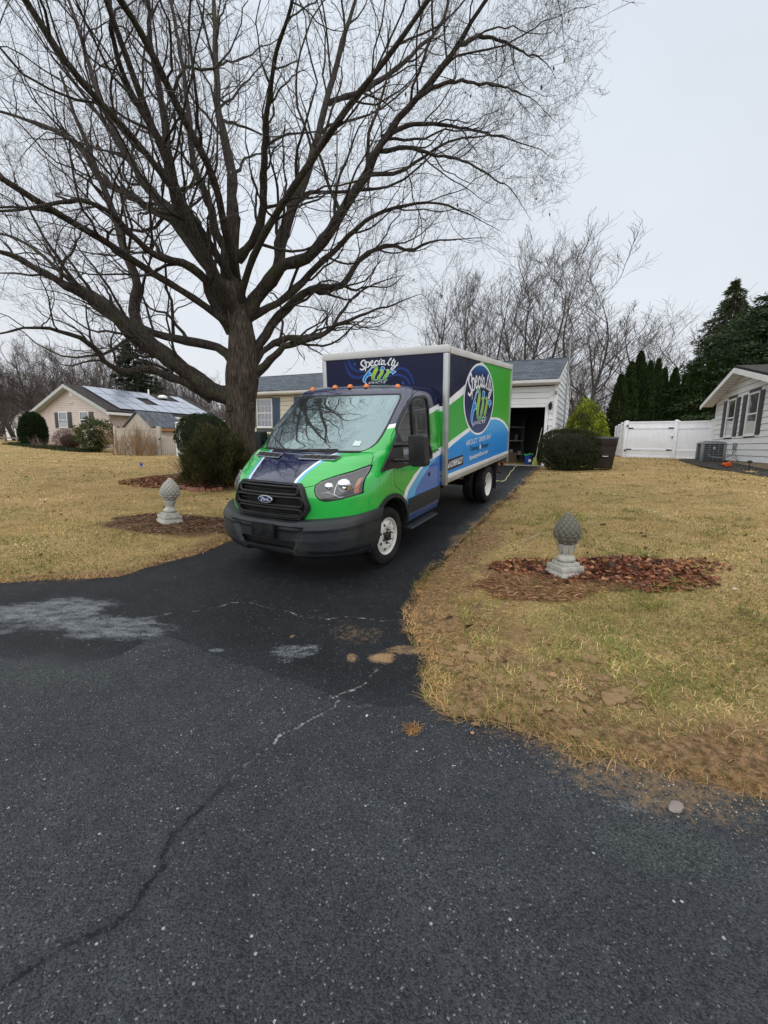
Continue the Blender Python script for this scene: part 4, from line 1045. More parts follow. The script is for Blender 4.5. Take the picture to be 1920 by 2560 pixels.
# ---------------- chassis, wheels
ch = MB(); ch.box(-.42,-.34,-.6,5.3,.52,.70); ch.box(.34,.42,-.6,5.3,.52,.70)
for y_ in (1.8,2.6,3.3,4.4,5.1): ch.box(-.98,.98,y_,y_+.06,.66,.72)
ch.box(-.9,.9,5.2,5.28,.45,.70)
ch.box(-.55,.55,-.75,.6,.28,.55); ch.tube([(0,.6,.42),(0,3.9,.40)], .05, 8); ch.box(-.9,-.5,1.9,2.9,.38,.66); ch.box(.55,.75,1.75,2.1,.5,.66)
ch.build('chassis', m_chassis, truck)
axl = MB(); axl.tube([(-.95,3.954,.35),(.95,3.954,.35)], .06, 10); axl.lathe([(.05,-.1),(.17,-.06),(.19,0),(.17,.06),(.05,.1)], 14, 'y', (0,3.954,.35)); axl.build('rear_axle', m_chassis, truck, smooth=True)
def tyre_mesh(w, R=.350, rin=.222):
    h = w/2; prof = [(rin-.012,-h*.72),(rin+.01,-h*.86),(rin+.04,-h*.97),(rin+.065,-h*1.0),(R-.035,-h*.97),(R-.012,-h*.86),(R-.002,-h*.70)]
    gr = []
    for gx in (-.45,-.15,.15,.45):
        gr += [(R+.002,h*(gx-.05)),(R-.008,h*(gx-.04)),(R-.008,h*(gx+.04)),(R+.002,h*(gx+.05))]
    prof = prof+gr+[(r_, -x_) for r_, x_ in prof[::-1]]
    mb = MB(); mb.lathe(prof, 72, 'x'); me_ = mb.mesh('tyre', smooth=True, angle=30)
    # shoulder blocks
    bm = bmesh.new(); bm.from_mesh(me_)
    for v_ in bm.verts:
        r_ = math.hypot(v_.co.y, v_.co.z)
        if r_ > R-.03:
            a_ = math.atan2(v_.co.z, v_.co.y); k_ = int(round(a_/(2*math.pi)*72))
            if k_ % 2 and abs(v_.co.x) > h*.5: s_ = (r_-.0065)/r_; v_.co.y *= s_; v_.co.z *= s_
    bm.to_mesh(me_); bm.free(); return me_
ty = tyre_mesh(.195)
def front_wheel(x, sgn):
    w_ = empty('wheel', (x, 0, .350)); w_.parent = truck; w_.rotation_euler = (0, 0, math.radians(-3))
    link('tyre', ty, m_rubber, w_)
    mb = MB(); s_ = sgn
    prof = [(.212,-.06),(.214,.060),(.222,.074),(.228,.078),(.224,.083),(.214,.080),(.207,.062),(.196,.050),(.186,.060),(.17,.074),(.145,.083),(.122,.084),(.105,.076),(.088,.066),(.062,.066),(.056,.072),(.055,.060),(.05,.03)]
    mb.lathe([(r_, s_*x_) for r_, x_ in prof], 48, 'x'); mb.build('rim', m_wheel, w_, smooth=True, angle=40)
    for i in range(8):
        a_ = 2*math.pi*(i+.5)/8; hb = MB(); r0, r1 = .0125, 0
        vs_ = []; nn_ = 14; ce = (.158*math.cos(a_), .158*math.sin(a_))
        for j in range(nn_):
            b_ = 2*math.pi*j/nn_; yy_ = ce[0]+.018*math.cos(b_); zz_ = ce[1]+.018*math.sin(b_); rr_ = math.hypot(yy_, zz_)
            vs_.append((s_*(np.interp(rr_, [.122,.145,.17,.186], [.084,.083,.074,.060])+.0015), yy_, zz_))
        hb.add(vs_, [tuple(range(nn_))]); hb.build('hand_hole', m_seal, w_)
    hb = MB(); hb.lathe([(.062,s_*.068),(.052,s_*.085),(.050,s_*.100),(.040,s_*.108),(0,s_*.108)], 24, 'x'); hb.build('hub', m_dark, w_, smooth=True, angle=30)
    for i in range(6):
        a_ = 2*math.pi*i/6+.4; nb = MB(); nb.lathe([(.014,s_*.066),(.014,s_*.088),(.007,s_*.094),(.006,s_*.118),(0,s_*.120)], 6, 'x', (0, .080*math.cos(a_), .080*math.sin(a_))); nb.build('lug_nut', m_rust, w_)
front_wheel(.868, 1); front_wheel(-.868, -1)
def rear_wheel(x, sgn):
    w_ = empty('wheel', (x, 3.954, .350)); w_.parent = truck
    link('tyre', ty, m_rubber, w_)
    t2 = link('inner_tyre', ty, m_rubber, w_); t2.location = (-sgn*.235, 0, 0)
    mb = MB(); s_ = sgn
    mb.lathe([(r_, s_*x_) for r_, x_ in [(.214,-.06),(.216,.07),(.228,.082),(.224,.086),(.210,.078),(.196,.05),(.190,.01),(.176,-.02),(.165,-.045),(.10,-.052),(.08,-.03),(.066,-.03)]], 40, 'x'); mb.build('rim', m_wheel, w_, smooth=True, angle=40)
    hb = MB(); hb.lathe([(.07,s_*-.04),(.064,s_*.02),(.05,s_*.03),(0,s_*.03)], 20, 'x'); hb.build('hub', m_dark, w_, smooth=True, angle=30)
rear_wheel(.968, 1); rear_wheel(-.968, -1)
for sgn in (1,-1):
    q = MB(); q.box(min(sgn*.72,sgn*1.06), max(sgn*.72,sgn*1.06), 4.50, 4.515, .17, .72); q.build('mud_flap', m_seal, truck)
    q = MB(); q.tube([(sgn*.70,5.3,.60),(sgn*.86,5.62,.33)], .028, 8); q.build('tow_strut', m_chassis, truck)
    q = MB(); q.lathe([(.045,0),(.045,.03),(0,.035)], 14, 'y'); o = q.build('tail_lamp', M('red_lamp', (.35,.05,.03), .3), truck, smooth=True); o.location = (sgn*.93, 5.42, .56)
q = MB(); q.box(-.85,.85,5.38,5.62,.36,.40); q.build('rear_step', m_chassis, truck, bevel=.006)
# wheel wells
for sgn in (1,-1):
    q = MB(); n_ = 16; vs_ = []
    for j in range(n_+1):
        a_ = math.radians(-10+200*j/n_); 
        for x_ in (.55, .985): vs_.append((sgn*x_, .01-.47*math.cos(a_), .37+.47*math.sin(a_)))
    q.add(vs_, [(2*j,2*j+1,2*j+3,2*j+2) for j in range(n_)]); q.box(min(sgn*.53,sgn*.56), max(sgn*.53,sgn*.56), -.5,.5,.2,.9); q.build('wheel_well', m_chassis, truck)
# ------------------------------------------------------------------ houses, fences
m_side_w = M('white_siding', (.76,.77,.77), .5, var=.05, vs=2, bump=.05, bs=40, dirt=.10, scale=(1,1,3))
m_side_c = M('cream_siding', (.68,.63,.50), .5, var=.05, vs=2, dirt=.08)
m_trim = M('white_trim', (.78,.78,.77), .45, var=.05, vs=4, dirt=.10)
m_vinyl = M('white_vinyl', (.84,.86,.90), .35, var=.04, vs=2, dirt=.06)
m_pink = M('pale_pink_siding', (.60,.51,.45), .55, var=.06, vs=2, dirt=.12)
m_shut_b = M('blue_shutter_paint', (.040,.085,.165), .5, var=.1)
m_shut_k = M('dark_shutter_paint', (.035,.036,.042), .5, var=.1)
m_conc = M('concrete', (.30,.28,.25), .85, var=.15, vs=9, bump=.3, bs=60, dirt=.3)
m_curt = M('curtain', (.5,.5,.48), .9, var=.2, vs=8, scale=(14,14,.6))
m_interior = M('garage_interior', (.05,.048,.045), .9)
m_grey_metal = M('grey_metal', (.24,.25,.26), .45, metal=.5, var=.1, dirt=.2)
m_mast = M('galvanised', (.30,.31,.32), .45, metal=.7)
def shingle_mat(name, c):
    g = G(name); v = g.co('Object')
    b = g.n('ShaderNodeTexBrick'); g.l(v, b.inputs['Vector']); b.inputs['Scale'].default_value = 1; b.inputs['Brick Width'].default_value = .30; b.inputs['Row Height'].default_value = .142
    b.inputs['Mortar Size'].default_value = .010; b.inputs['Bias'].default_value = 0; b.inputs['Color1'].default_value = (.75,.75,.75,1); b.inputs['Color2'].default_value = (1.25,1.25,1.25,1); b.inputs['Mortar'].default_value = (.42,.42,.42,1)
    cc = g.mix(1, tuple(c), b.outputs['Color'], 'MULTIPLY'); cc = g.mix(1, cc, g.rng(g.noise(v, 3.2, 5, .7), .3, .7, .72, 1.3), 'MULTIPLY')
    cc = g.mix(1, cc, g.rng(g.noise(v, 60, 2), .3, .7, .8, 1.2), 'MULTIPLY')
    return g.done(g.bsdf(cc, .9, 0, .25, 0, b.outputs['Fac'], -.4, .02))
m_roof = shingle_mat('slate_blue_shingle', (.090,.105,.125)); m_roof_k = shingle_mat('dark_brown_shingle', (.045,.038,.036)); m_roof_g = shingle_mat('shed_shingle', (.11,.12,.14))

def bx(par, name, a, mat, bev=0, kind=None):
    q = MB(); q.box(*a); o = q.build(name, mat, par, bevel=bev)
    if kind: o['kind'] = kind
    return o
gap_ = .013  # slit above each course, baring the dark backing as a painted lap shadow
def boards(par, x0, x1, z0, z1, exp, mat, y=0, holes=(), thick=.024, top=None, name='siding_board'):
    """lapped boards on the wall plane y (outside is -y); each course one object; holes = (x0,x1,z0,z1); top(x)->z clips for gables"""
    z = z0
    while z < z1-.02:
        zt = min(z+exp, z1); segs = [(x0, x1)]
        for hx0, hx1, hz0, hz1 in holes:
            if hz0 < zt-.03 and hz1 > z+.03:
                ns = []
                for a, b in segs:
                    if hx0 > a+.02: ns.append((a, min(b, hx0)))
                    if hx1 < b-.02: ns.append((max(a, hx1), b))
                    if hx0 >= b or hx1 <= a: pass
                segs = [s_ for s_ in ns if s_[1]-s_[0] > .03] if (hx0 < x1 and hx1 > x0) else segs
        segs2 = []
        for a, b in segs:
            if top:
                # gable: find x-range where roof line is above z + a bit
                xs_ = np.linspace(a, b, 200); ok = [x_ for x_ in xs_ if top(x_) > z+.01]
                if len(ok) < 2: continue
                at_, bt_ = [x_ for x_ in xs_ if top(x_) > zt], None
                A, B = ok[0], ok[-1]; 
                if at_: A2, B2 = at_[0], at_[-1]
                else: A2 = B2 = max(xs_, key=top)
                segs2.append((A, B, A2, B2, min(zt, max(top(x_) for x_ in xs_))))
            else: segs2.append((a, b, a, b, zt))
        for A, B, A2, B2, zz in segs2:
            if zz-z < .02: continue
            zz = zz-gap_ if zz >= zt-.001 else zz; q = MB(); q.add([(A,y-thick,z),(B,y-thick,z),(B2,y-.004,zz),(A2,y-.004,zz),(A,y,z),(B,y,z)], [(0,1,2,3),(0,4,5,1),(0,3,4),(1,5,2)])
            q.build(name, mat, par)
        z = zt
def window(par, x0, x1, z0, z1, y=0, frame=m_trim, grid=(0,0), sash=True, curtain=False, fw=.055, glass=m_win):
    w = bx(par, 'window', (x0, x1, y+.02, y+.05, z0, z1), m_interior)
    for a in ((x0,x0+fw,z0,z1),(x1-fw,x1,z0,z1),(x0+fw,x1-fw,z1-fw,z1),(x0+fw,x1-fw,z0,z0+fw)): bx(w, 'frame', (a[0],a[1],y-.035,y+.03,a[2],a[3]), frame, .004)
    bx(w, 'sill', (x0-.02, x1+.02, y-.055, y+.0, z0-.035, z0-.002), frame)
    zm = (z0+z1)/2
    if sash: bx(w, 'sash_rail', (x0+fw, x1-fw, y-.022, y+.012, zm-.022, zm+.022), frame)
    for a, b in ((z0+fw, zm-.022), (zm+.022, z1-fw)) if sash else ((z0+fw, z1-fw),):
        bx(w, 'pane', (x0+fw, x1-fw, y+.001, y+.006, a, b), glass)
        gx, gz = grid
        for i in range(1, gx): xx = x0+fw+(x1-x0-2*fw)*i/gx; bx(w, 'muntin', (xx-.008, xx+.008, y-.010, y, a, b), frame)
        for i in range(1, gz): zz = a+(b-a)*i/gz; bx(w, 'muntin', (x0+fw, x1-fw, y-.0095, y-.0005, zz-.008, zz+.008), frame)
    if curtain: bx(w, 'curtain', (x0+fw+.01, x1-fw-.01, y-.0035, y-.0015, z0+fw+.02, z0+fw+(z1-z0)*.28), m_curt)
    return w
def shutter(par, x0, x1, z0, z1, mat, y=-.016, n=0):
    s_ = bx(par, 'shutter', (x0, x1, y-.026, y, z0, z1), mat, .003)
    if n:
        q = MB()
        for i in range(n):
            z_ = z0+.06+(z1-z0-.12)*i/n; q.add([(x0+.04,y-.027,z_),(x1-.04,y-.027,z_),(x1-.04,y-.040,z_+.02),(x0+.04,y-.040,z_+.02)], [(0,1,2,3)])
        o = q.build('louvre', mat, s_); o['kind'] = 'stuff'
    return s_
def gable_roof(par, x0, x1, y0, y1, ze, zr, mat, th=.09, oh=.0):
    ym = (y0+y1)/2
    for ya in (y0, y1):
        q = MB(); q.prism([(x0,ya,ze),(x1,ya,ze),(x1,ym,zr),(x0,ym,zr)], (0,0,th)); q.build('roof_slope', mat, par)

# ===== ranch house with the open garage (local: x to the right along the front, y inwards)
JA = .4625
ranch = empty('ranch_house', (5.63, 16.0, .758), -JA, 'long white ranch house with blue-grey roof and open garage behind the truck', 'house')
XL, XR, ZW = -15.1, .36, 2.83
DX0, DX1, DZ = -2.75, 0.0, 2.07
D = 4.9
front_holes = [(DX0-.10, DX1+.12, -.3, DZ+.12), (-13.35,-12.28,1.30,2.74), (-10.6,-9.55,1.3,2.74), (-7.4,-6.35,1.3,2.74)]
m_lap_shadow = M('lap_shadow_backing', (.10,.10,.10), .9)  # dark backing colour stands in for the shadow line under each lapped board
bx(ranch, 'wall', (XL, DX0-.001, .002, .15, -.45, ZW+.1), m_lap_shadow)
bx(ranch, 'wall', (DX0, DX1, .002, .15, DZ, ZW+.1), m_lap_shadow)
bx(ranch, 'wall', (DX1+.001, XR-.01, .002, .15, -.45, ZW+.1), m_lap_shadow)
bx(ranch, 'foundation', (DX1+.05, XR+.0, -.018, .0015, -.45, .02), m_conc)
bx(ranch, 'foundation', (XL, DX0-.05, -.018, .0015, -.45, .12), m_conc)
boards(ranch, DX1+.12, XR-.10, .02, ZW-.02, .203, m_side_w, 0, ())
boards(ranch, DX0-.1, DX1+.12, DZ+.12, ZW-.02, .203, m_side_w, 0, ())
boards(ranch, XL, DX0-.1, .12, ZW-.02, .203, m_side_c, 0, front_holes)
bx(ranch, 'corner_board', (XR-.10, XR+.012, -.03, .002, -.05, ZW), m_trim, .004)
bx(ranch, 'corner_board', (XR, XR+.014, .004, .09, -.05, ZW), m_trim)
# garage opening
bx(ranch, 'door_casing', (DX1+.0, DX1+.11, -.032, .12, -.02, DZ+.0), m_trim, .004)
bx(ranch, 'door_casing', (DX0-.11, DX0, -.032, .12, -.02, DZ+.0), m_trim, .004)
bx(ranch, 'door_casing', (DX0-.11, DX1+.11, -.034, .12, DZ+.001, DZ+.11), m_trim, .004)
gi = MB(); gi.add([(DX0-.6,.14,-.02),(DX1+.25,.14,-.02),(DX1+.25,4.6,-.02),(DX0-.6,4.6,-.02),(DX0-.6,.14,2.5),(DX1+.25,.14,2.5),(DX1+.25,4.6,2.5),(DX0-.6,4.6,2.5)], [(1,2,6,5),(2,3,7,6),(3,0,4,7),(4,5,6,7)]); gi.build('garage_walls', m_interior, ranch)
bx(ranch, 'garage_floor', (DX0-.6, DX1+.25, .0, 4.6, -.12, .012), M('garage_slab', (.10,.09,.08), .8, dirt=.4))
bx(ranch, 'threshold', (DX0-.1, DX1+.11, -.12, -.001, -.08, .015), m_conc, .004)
# side gable wall (right)
def ridge_z(y, ze=2.95, zr=4.33, ym=3.7): return ze+(zr-ze)*(1-abs(y-ym)/ (ym+.35)) if True else 0
side = empty('side_wall', (XR, 0, 0), math.radians(90)); side.parent = ranch
q = MB(); q.prism([(XR,.151,-.45),(XR,D,-.45),(XR,D,2.85),(XR,2.45,4.0),(XR,.151,2.95)], (-.1,0,0)); q.build('wall', m_lap_shadow, ranch)
def topf(x_): return 2.86+(4.02-2.86)*(1-abs(x_-2.45)/2.45)-.02
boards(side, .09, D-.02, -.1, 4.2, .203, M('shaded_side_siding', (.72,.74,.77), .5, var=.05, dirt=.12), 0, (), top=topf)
# roof
for ya, yb in ((-.36, 2.45), (5.26, 2.45)):
    q = MB(); q.prism([(XL-.3,ya,2.955),(XR+.04,ya,2.955),(XR+.04,yb,4.08),(XL-.3,yb,4.08)], (0,0,.06)); o = q.build('roof_slope', m_roof, ranch)
bx(ranch, 'fascia', (XL-.3, XR+.11, -.375, -.345, 2.83, 2.95), m_trim)
bx(ranch, 'soffit', (XL-.3, XR+.10, -.344, .0, 2.828, 2.845), m_trim)
q = MB(); q.prism([(XL-.3,-.376,2.955),(XL-.3,-.47,2.955),(XL-.3,-.455,2.87),(XL-.3,-.43,2.845),(XL-.3,-.376,2.845)], (XR-XL+.42,0,0)); q.build('gutter', m_trim, ranch)
for ya, yb in ((-.36, 2.45), (5.26, 2.45)):
    q = MB(); q.prism([(XR+.015,ya,2.80),(XR+.015,yb,3.93),(XR+.015,yb,4.075),(XR+.015,ya,2.95)], (.02,0,0)); q.build('rake_board', m_trim, ranch)
q = MB(); q.tube([(XL-.3,2.45,4.145),(XR+.04,2.45,4.145)], .025, 6); q.build('ridge_cap', m_roof, ranch)
ds = MB(); ds.tube([(XR-.06,-.40,2.86),(XR-.05,-.18,2.76),(XR-.04,-.07,2.72),(XR-.04,-.07,.25)], .035, 8)
for (a, b) in ((-13.30,-12.33),): window(ranch, a, b, 1.34, 2.70, 0, grid=(4,2), curtain=False)
for (a, b) in ((-10.55,-9.6),(-7.35,-6.4)): window(ranch, a, b, 1.34, 2.70, 0, grid=(4,2))
for a, b in ((-12.27,-11.87),(-13.78,-13.37),(-11.04,-10.62),(-9.53,-9.13)): shutter(ranch, a, b, 1.33, 2.72, m_shut_b, n=22)
bx(ranch, 'window', (-13.35,-12.55,-.03,.0,.35,1.05), m_shut_k, .004)
# lamp, box and mast
lamp = empty('wall_lantern', (.17, -.05, 2.07)); lamp.parent = ranch
q = MB(); q.box(-.04,.04,.03,.05,-.04,.16); q.tube([(0,.04,.12),(0,-.05,.17),(0,-.07,.14)], .01, 6); q.build('bracket', m_black, lamp)
q = MB(); q.lathe([(.02,.13),(.07,.09),(.075,.08),(.05,-.07),(.02,-.10),(0,-.13)], 8, 'z', (0,-.07,0)); q.build('lantern_body', m_black, lamp)
q = MB(); q.lathe([(.066,.07),(.045,-.06)], 8, 'z', (0,-.072,0)); q.build('lantern_glass', m_win, lamp)
bx(ranch, 'keypad', (.10,.15,-.035,-.016,1.28,1.42), m_grey_metal, .004)
bx(ranch, 'flood_lamp', (XR-.08,XR+.0,-.12,-.03,2.50,2.62), m_grey_metal, .02)
q = MB(); q.tube([(XR+.07,2.5,.95),(XR+.07,2.5,4.6),(XR+.07,2.5,4.95),(XR+.07,2.42,5.02),(XR+.08,2.34,4.95)], .028, 8); q.build('service_mast', m_mast, ranch, smooth=True)
bx(ranch, 'electric_meter', (XR+.02,XR+.17,2.3,2.7,.75,1.25), m_grey_metal, .02)
q = MB(); q.lathe([(.09,0),(.09,.05),(.07,.08),(0,.09)], 16, 'x', (XR+.17,2.5,1.08)); q.build('meter_dome', m_trim, ranch, smooth=True)

# ===== right-hand neighbour's white house (x along the gable wall towards the camera)
RA = math.radians(23.2)
C0 = np.array([13.502, 18.5, 1.0]); C0[2] = 1.0
nb = empty('neighbour_house', tuple(C0), math.atan2(-math.cos(RA), -math.sin(RA)), 'white house with charcoal shutters and wide gable at the right edge', 'house')
ZT2 = 2.50; WX = 7.1; PK = 3.35
def tf2(x_): return ZT2+.03+.68*(1-abs(x_-PK-.02)/(PK+.02)) if True else 0
q = MB(); q.prism([(0,.02,-.5),(WX,.02,-.5),(WX,.02,ZT2),(PK,.02,ZT2+.75),(0,.02,ZT2)], (0,.1,0)); q.build('wall', m_lap_shadow, nb)
bx(nb, 'wall', (.0, .1, .13, 9, -.5, ZT2), m_side_w); bx(nb, 'wall', (WX-.1, WX, .13, 9, -.5, ZT2), m_side_w)
hol = [(1.07,2.90,1.98,3.32-.0)] 
hol = [(1.46,2.50,1.95,3.36),(3.66,4.76,1.95,3.36)]
hol = [(a, b, c-1.02, d-1.02) for a, b, c, d in hol]
boards(nb, .07, WX, .10, ZT2+.75, .195, m_side_w, 0, hol, thick=.02, top=tf2)
bx(nb, 'foundation', (.02, WX, -.004, .018, -.6, .10), M('tan_foundation', (.33,.26,.17), .9, var=.2, dirt=.3))
bx(nb, 'corner_board', (-.012, .075, -.028, .0, -.1, ZT2+.02), m_trim, .003)
window(nb, 1.48, 2.48, .95, 2.32, 0, curtain=False); window(nb, 3.68, 4.72, .95, 2.32, 0, curtain=True)
for a, b in ((1.06,1.42),(2.54,2.92),(3.24,3.62),(4.78,5.12)): shutter(nb, a, b, .95, 2.31, m_shut_k, n=20)
for s_, xa in ((1, -.70), (-1, 2*PK+.75)):
    q = MB(); q.prism([(xa,-.42,ZT2-.22),(PK,-.42,ZT2+.70),(PK,9.5,ZT2+.70),(xa,9.5,ZT2-.22)], (0,0,.10)); q.build('roof_slope', m_roof_k, nb)
    q = MB(); q.prism([(xa,-.42,ZT2-.36),(PK,-.42,ZT2+.56),(PK,-.42,ZT2+.72),(xa,-.42,ZT2-.20)], (0,-.03,0)); q.build('rake_board', m_trim, nb)
    n_ = 14
    for i in range(n_):     # soffit boards under the rake
        t0, t1 = i/n_, (i+.94)/n_; a0, a1 = xa+(PK-xa)*t0, xa+(PK-xa)*t1; b0, b1 = ZT2-.25+.92*t0, ZT2-.25+.92*t1
        q = MB(); q.add([(a0,-.418,b0),(a1,-.418,b1),(a1,-.002,b1),(a0,-.002,b0)], [(0,1,2,3)]); q.build('soffit_board', m_trim, nb)
        if i in (3,7,11): q = MB(); q.add([(a1,-.40,b1-.004),(a1+.012,-.40,b1-.001),(a1+.012,-.02,b1-.001),(a1,-.02,b1-.004)], [(0,1,2,3)]); q.build('soffit_joint', M('brown_gap', (.18,.10,.07), .8), nb)
mt = bx(nb, 'disconnect_box', (3.02,3.18,-.10,-.012,.48,.72), m_grey_metal, .01)
q = MB(); q.tube([(3.10,-.06,.48),(3.06,-.08,.30),(2.8,-.25,.17),(2.3,-.5,.20),(1.8,-.62,.34)], .018, 6); q.build('conduit_whip', m_grey_metal, mt, smooth=True)

# air conditioner
AX = [at_depth(1700+a*.14464, 880+b*.14464, 17.0) for a, b in ((340,1915),(725,1915))]
acx, acy = (AX[0][0]+AX[1][0])/2+.05, 17.15
ac = empty('air_conditioner', (acx, acy, .985), math.radians(-23), 'grey air conditioner standing on a pad beside the white house', 'air conditioner')
bx(ac, 'pad', (-.52,.52,-.52,.52,-.12,-.0), m_conc, .01)
for a in ((-.40,-.30,-.40,-.30),(.30,.40,-.40,-.30),(-.40,-.30,.30,.40),(.30,.40,.30,.40)): bx(ac, 'corner_panel', (a[0],a[1],a[2],a[3],.03,.70), m_grey_metal, .01)
bx(ac, 'base_pan', (-.41,.41,-.41,.41,.0,.03), m_grey_metal, .008); bx(ac, 'coil', (-.36,.36,-.36,.36,.03,.70), M('coil_fins', (.05,.055,.06), .7, var=.3, vs=60, scale=(1,1,6)))
for i in range(9):
    z_ = .09+.066*i; bx(ac, 'louvre', (-.295,.295,-.41,-.385,z_,z_+.016), m_grey_metal)
for xx in (-.15,0,.15): bx(ac, 'guard_rod', (xx-.006,xx+.006,-.418,-.411,.04,.70), m_grey_metal)
bx(ac, 'side_panel', (.36,.405,-.30,.30,.03,.70), m_grey_metal, .004)
q = MB(); q.frustum(0,0,.42,.42,.70,.41,.41,.735); q.frustum(0,0,.40,.40,.736,.30,.30,.79); q.build('top_cover', m_grey_metal, ac, bevel=.006)
q = MB()
for r_ in (.08,.15,.22,.28): q.tube([(r_*math.cos(a),r_*math.sin(a),.80) for a in np.linspace(0,2*math.pi,25)[:-1]], .005, 4, closed=True)
q.build('fan_guard', m_black, ac)
bx(ac, 'badge', (-.03,.03,-.422,-.419,.52,.58), m_trim)

# ===== white vinyl fence with double gate, and the run behind the bins
def vpost(par, x, y, z0, h, w=.065):
    p = bx(par, 'post', (x-w, x+w, y-w, y+w, z0, z0+h), m_vinyl, .004)
    q = MB(); q.frustum(x, y, w+.012, w+.012, z0+h, w+.012, w+.012, z0+h+.02); q.frustum(x, y, w+.008, w+.008, z0+h+.021, .01, .01, z0+h+.06); q.build('post_cap', m_vinyl, p); return p
gateL = np.array([11.693, 22.0]); gateM = np.array([13.25, 20.6]); hC = np.array([13.42, 18.75])
gateL = at_depth(1560, 1140, 21.6)[:2]; gateM = at_depth(1681, 1148, 20.3)[:2]; gateR = at_depth(1784, 1060, 19.0)[:2]
def panel_run(name, A, B, label, cat, zb, npl, h=1.72, group=None, hinges=False, post_end=True):
    A, B = np.array(A), np.array(B); L = np.linalg.norm(B-A); ang = math.atan2(B[1]-A[1], B[0]-A[0])
    f = empty(name, (A[0], A[1], zb), ang, label, cat, group)
    vpost(f, 0, 0, -.1, h+.1)
    if post_end: vpost(f, L, 0, -.1, h+.1)
    for z0, z1 in ((.0+.04,.15),(.38,.47),(1.37,1.46),(h-.07,h)): bx(f, 'rail', (.07, L-.07, -.028, .028, z0, z1), m_vinyl, .004)
    n_ = npl
    for i in range(n_):
        a, b = .07+(L-.14)*i/n_, .07+(L-.14)*(i+1)/n_
        bx(f, 'panel_board', (a+.001, b-.001, -.010, .010, .1, h-.05), m_vinyl, .002)
    if hinges:
        for z_ in (.42, 1.41):
            for s_, xx in ((1, .07), (-1, L-.07)):
                bx(f, 'hinge', (min(xx, xx+s_*.22), max(xx, xx+s_*.22), -.042, -.030, z_-.028, z_+.028), m_black, .004)
        bx(f, 'latch', (L-.14, L-.06, -.075, -.03, .98, 1.03), m_black, .006)
        for xx in (.04,): 
            for z_ in (.36, 1.52): q = MB(); q.lathe([(.05,0),(.05,.05),(0,.06)], 10, 'y', (xx,-.12,z_)); q.build('hinge_pivot', m_black, f)
    return f
panel_run('vinyl_gate', gateL, gateM, 'wide white vinyl gate with black hinges left of the white house', 'gate', 1.0, 13, hinges=True)
panel_run('vinyl_fence', gateM+np.array([.03,-.03]), gateR, 'white vinyl fence panel between gate and white house corner', 'fence', .98, 10)
fr = [at_depth(1556, 1140, 21.9), at_depth(1548, 1140, 23.3), at_depth(1541, 1140, 25.0), at_depth(1534, 1140, 26.9), at_depth(1529, 1140, 28.9), at_depth(1524, 1140, 31.2), at_depth(1521, 1140, 33.5)]
for i in range(6):
    a, b = fr[i][:2], fr[i+1][:2]
    nm = ['nearest', 'second', 'third', 'fourth', 'fifth', 'farthest'][i]
    panel_run('vinyl_fence', a, b, '%s receding white vinyl fence section behind the brown bin, beside the gate' % nm, 'fence', float(np.interp(i,[0,5],[1.0,1.0])), 6, group='receding white fence sections', post_end=(i == 5))

# ===== left neighbour with solar panels (local x to the right along the gable, y inwards)
LA = math.radians(26)
LC = at_depth(50+1250*.18083, 930+740*.18083, 29)
lh = empty('solar_house', (LC[0], LC[1], .36), -LA, 'pale pink sided house with solar panels covering its roof', 'house')
WL = 8.05; ZE = 2.86; PZ = 1.62
def tf3(x_): return ZE+PZ*(1-abs(x_+WL/2)/(WL/2))-.03
q = MB(); q.prism([(-WL,.02,-.3),(0,.02,-.3),(0,.02,ZE),(-WL/2,.02,ZE+PZ),(-WL,.02,ZE)], (0,.1,0)); q.build('wall', m_pink, lh)
bx(lh, 'wall', (-.1, -.0, .13, 9.2, -.3, ZE), m_pink)
sb = MB()
z_ = 0.0
while z_ < ZE+PZ-.05:
    xs_ = [x_ for x_ in np.linspace(-WL, 0, 161) if tf3(x_) > z_+.02]
    if not xs_: break
    sb.add([(xs_[0],-.034,z_),(xs_[-1],-.034,z_),(xs_[-1],.0,z_+.118),(xs_[0],.0,z_+.118),(xs_[0],.01,z_-.003),(xs_[-1],.01,z_-.003)], [(0,1,2,3),(0,4,5,1)])
    if z_ < ZE-.05: sb.add([(.034,.0,z_),(.034,9.2,z_),(.0,9.2,z_+.118),(.0,.0,z_+.118),(-.01,0,z_-.003),(-.01,9.2,z_-.003)], [(0,1,2,3),(0,4,5,1)])
    z_ += .12
o = sb.build('siding', m_pink, lh); o['kind'] = 'stuff'
m_rake = M('grey_rake_paint', (.42,.44,.41), .6, dirt=.15)
for xa, s_ in ((-WL-.75, 1), (.42, -1)):
    zl = ZE+.02-(.75 if s_ > 0 else .42)*PZ/(WL/2)
    q = MB(); q.prism([(xa,-.45,zl),(-WL/2,-.45,ZE+PZ+.02),(-WL/2,9.4,ZE+PZ+.02),(xa,9.4,zl)], (0,0,.10)); q.build('roof_slope', m_roof_k, lh)
    q = MB(); q.prism([(xa,-.45,zl-.14),(-WL/2,-.45,ZE+PZ-.12),(-WL/2,-.45,ZE+PZ+.10),(xa,-.45,zl+.08)], (0,-.03,0)); q.build('rake_board', m_rake, lh)
    q = MB(); q.prism([(xa,-.45,zl-.10),(-WL/2,-.45,ZE+PZ-.1),(-WL/2,.0,ZE+PZ-.1),(xa,.0,zl-.10)], (0,0,.02)); q.build('soffit', m_rake, lh)
q = MB(); q.prism([(.42,-.45,2.55),(.42,9.4,2.55),(.42,9.4,2.71),(.42,-.45,2.71)], (.10,0,0)); q.build('gutter', m_trim, lh)
for a, b in ((-5.62,-4.58),(-3.16,-2.16)): window(lh, a, b, 1.72, 2.80, -.04, curtain=True)
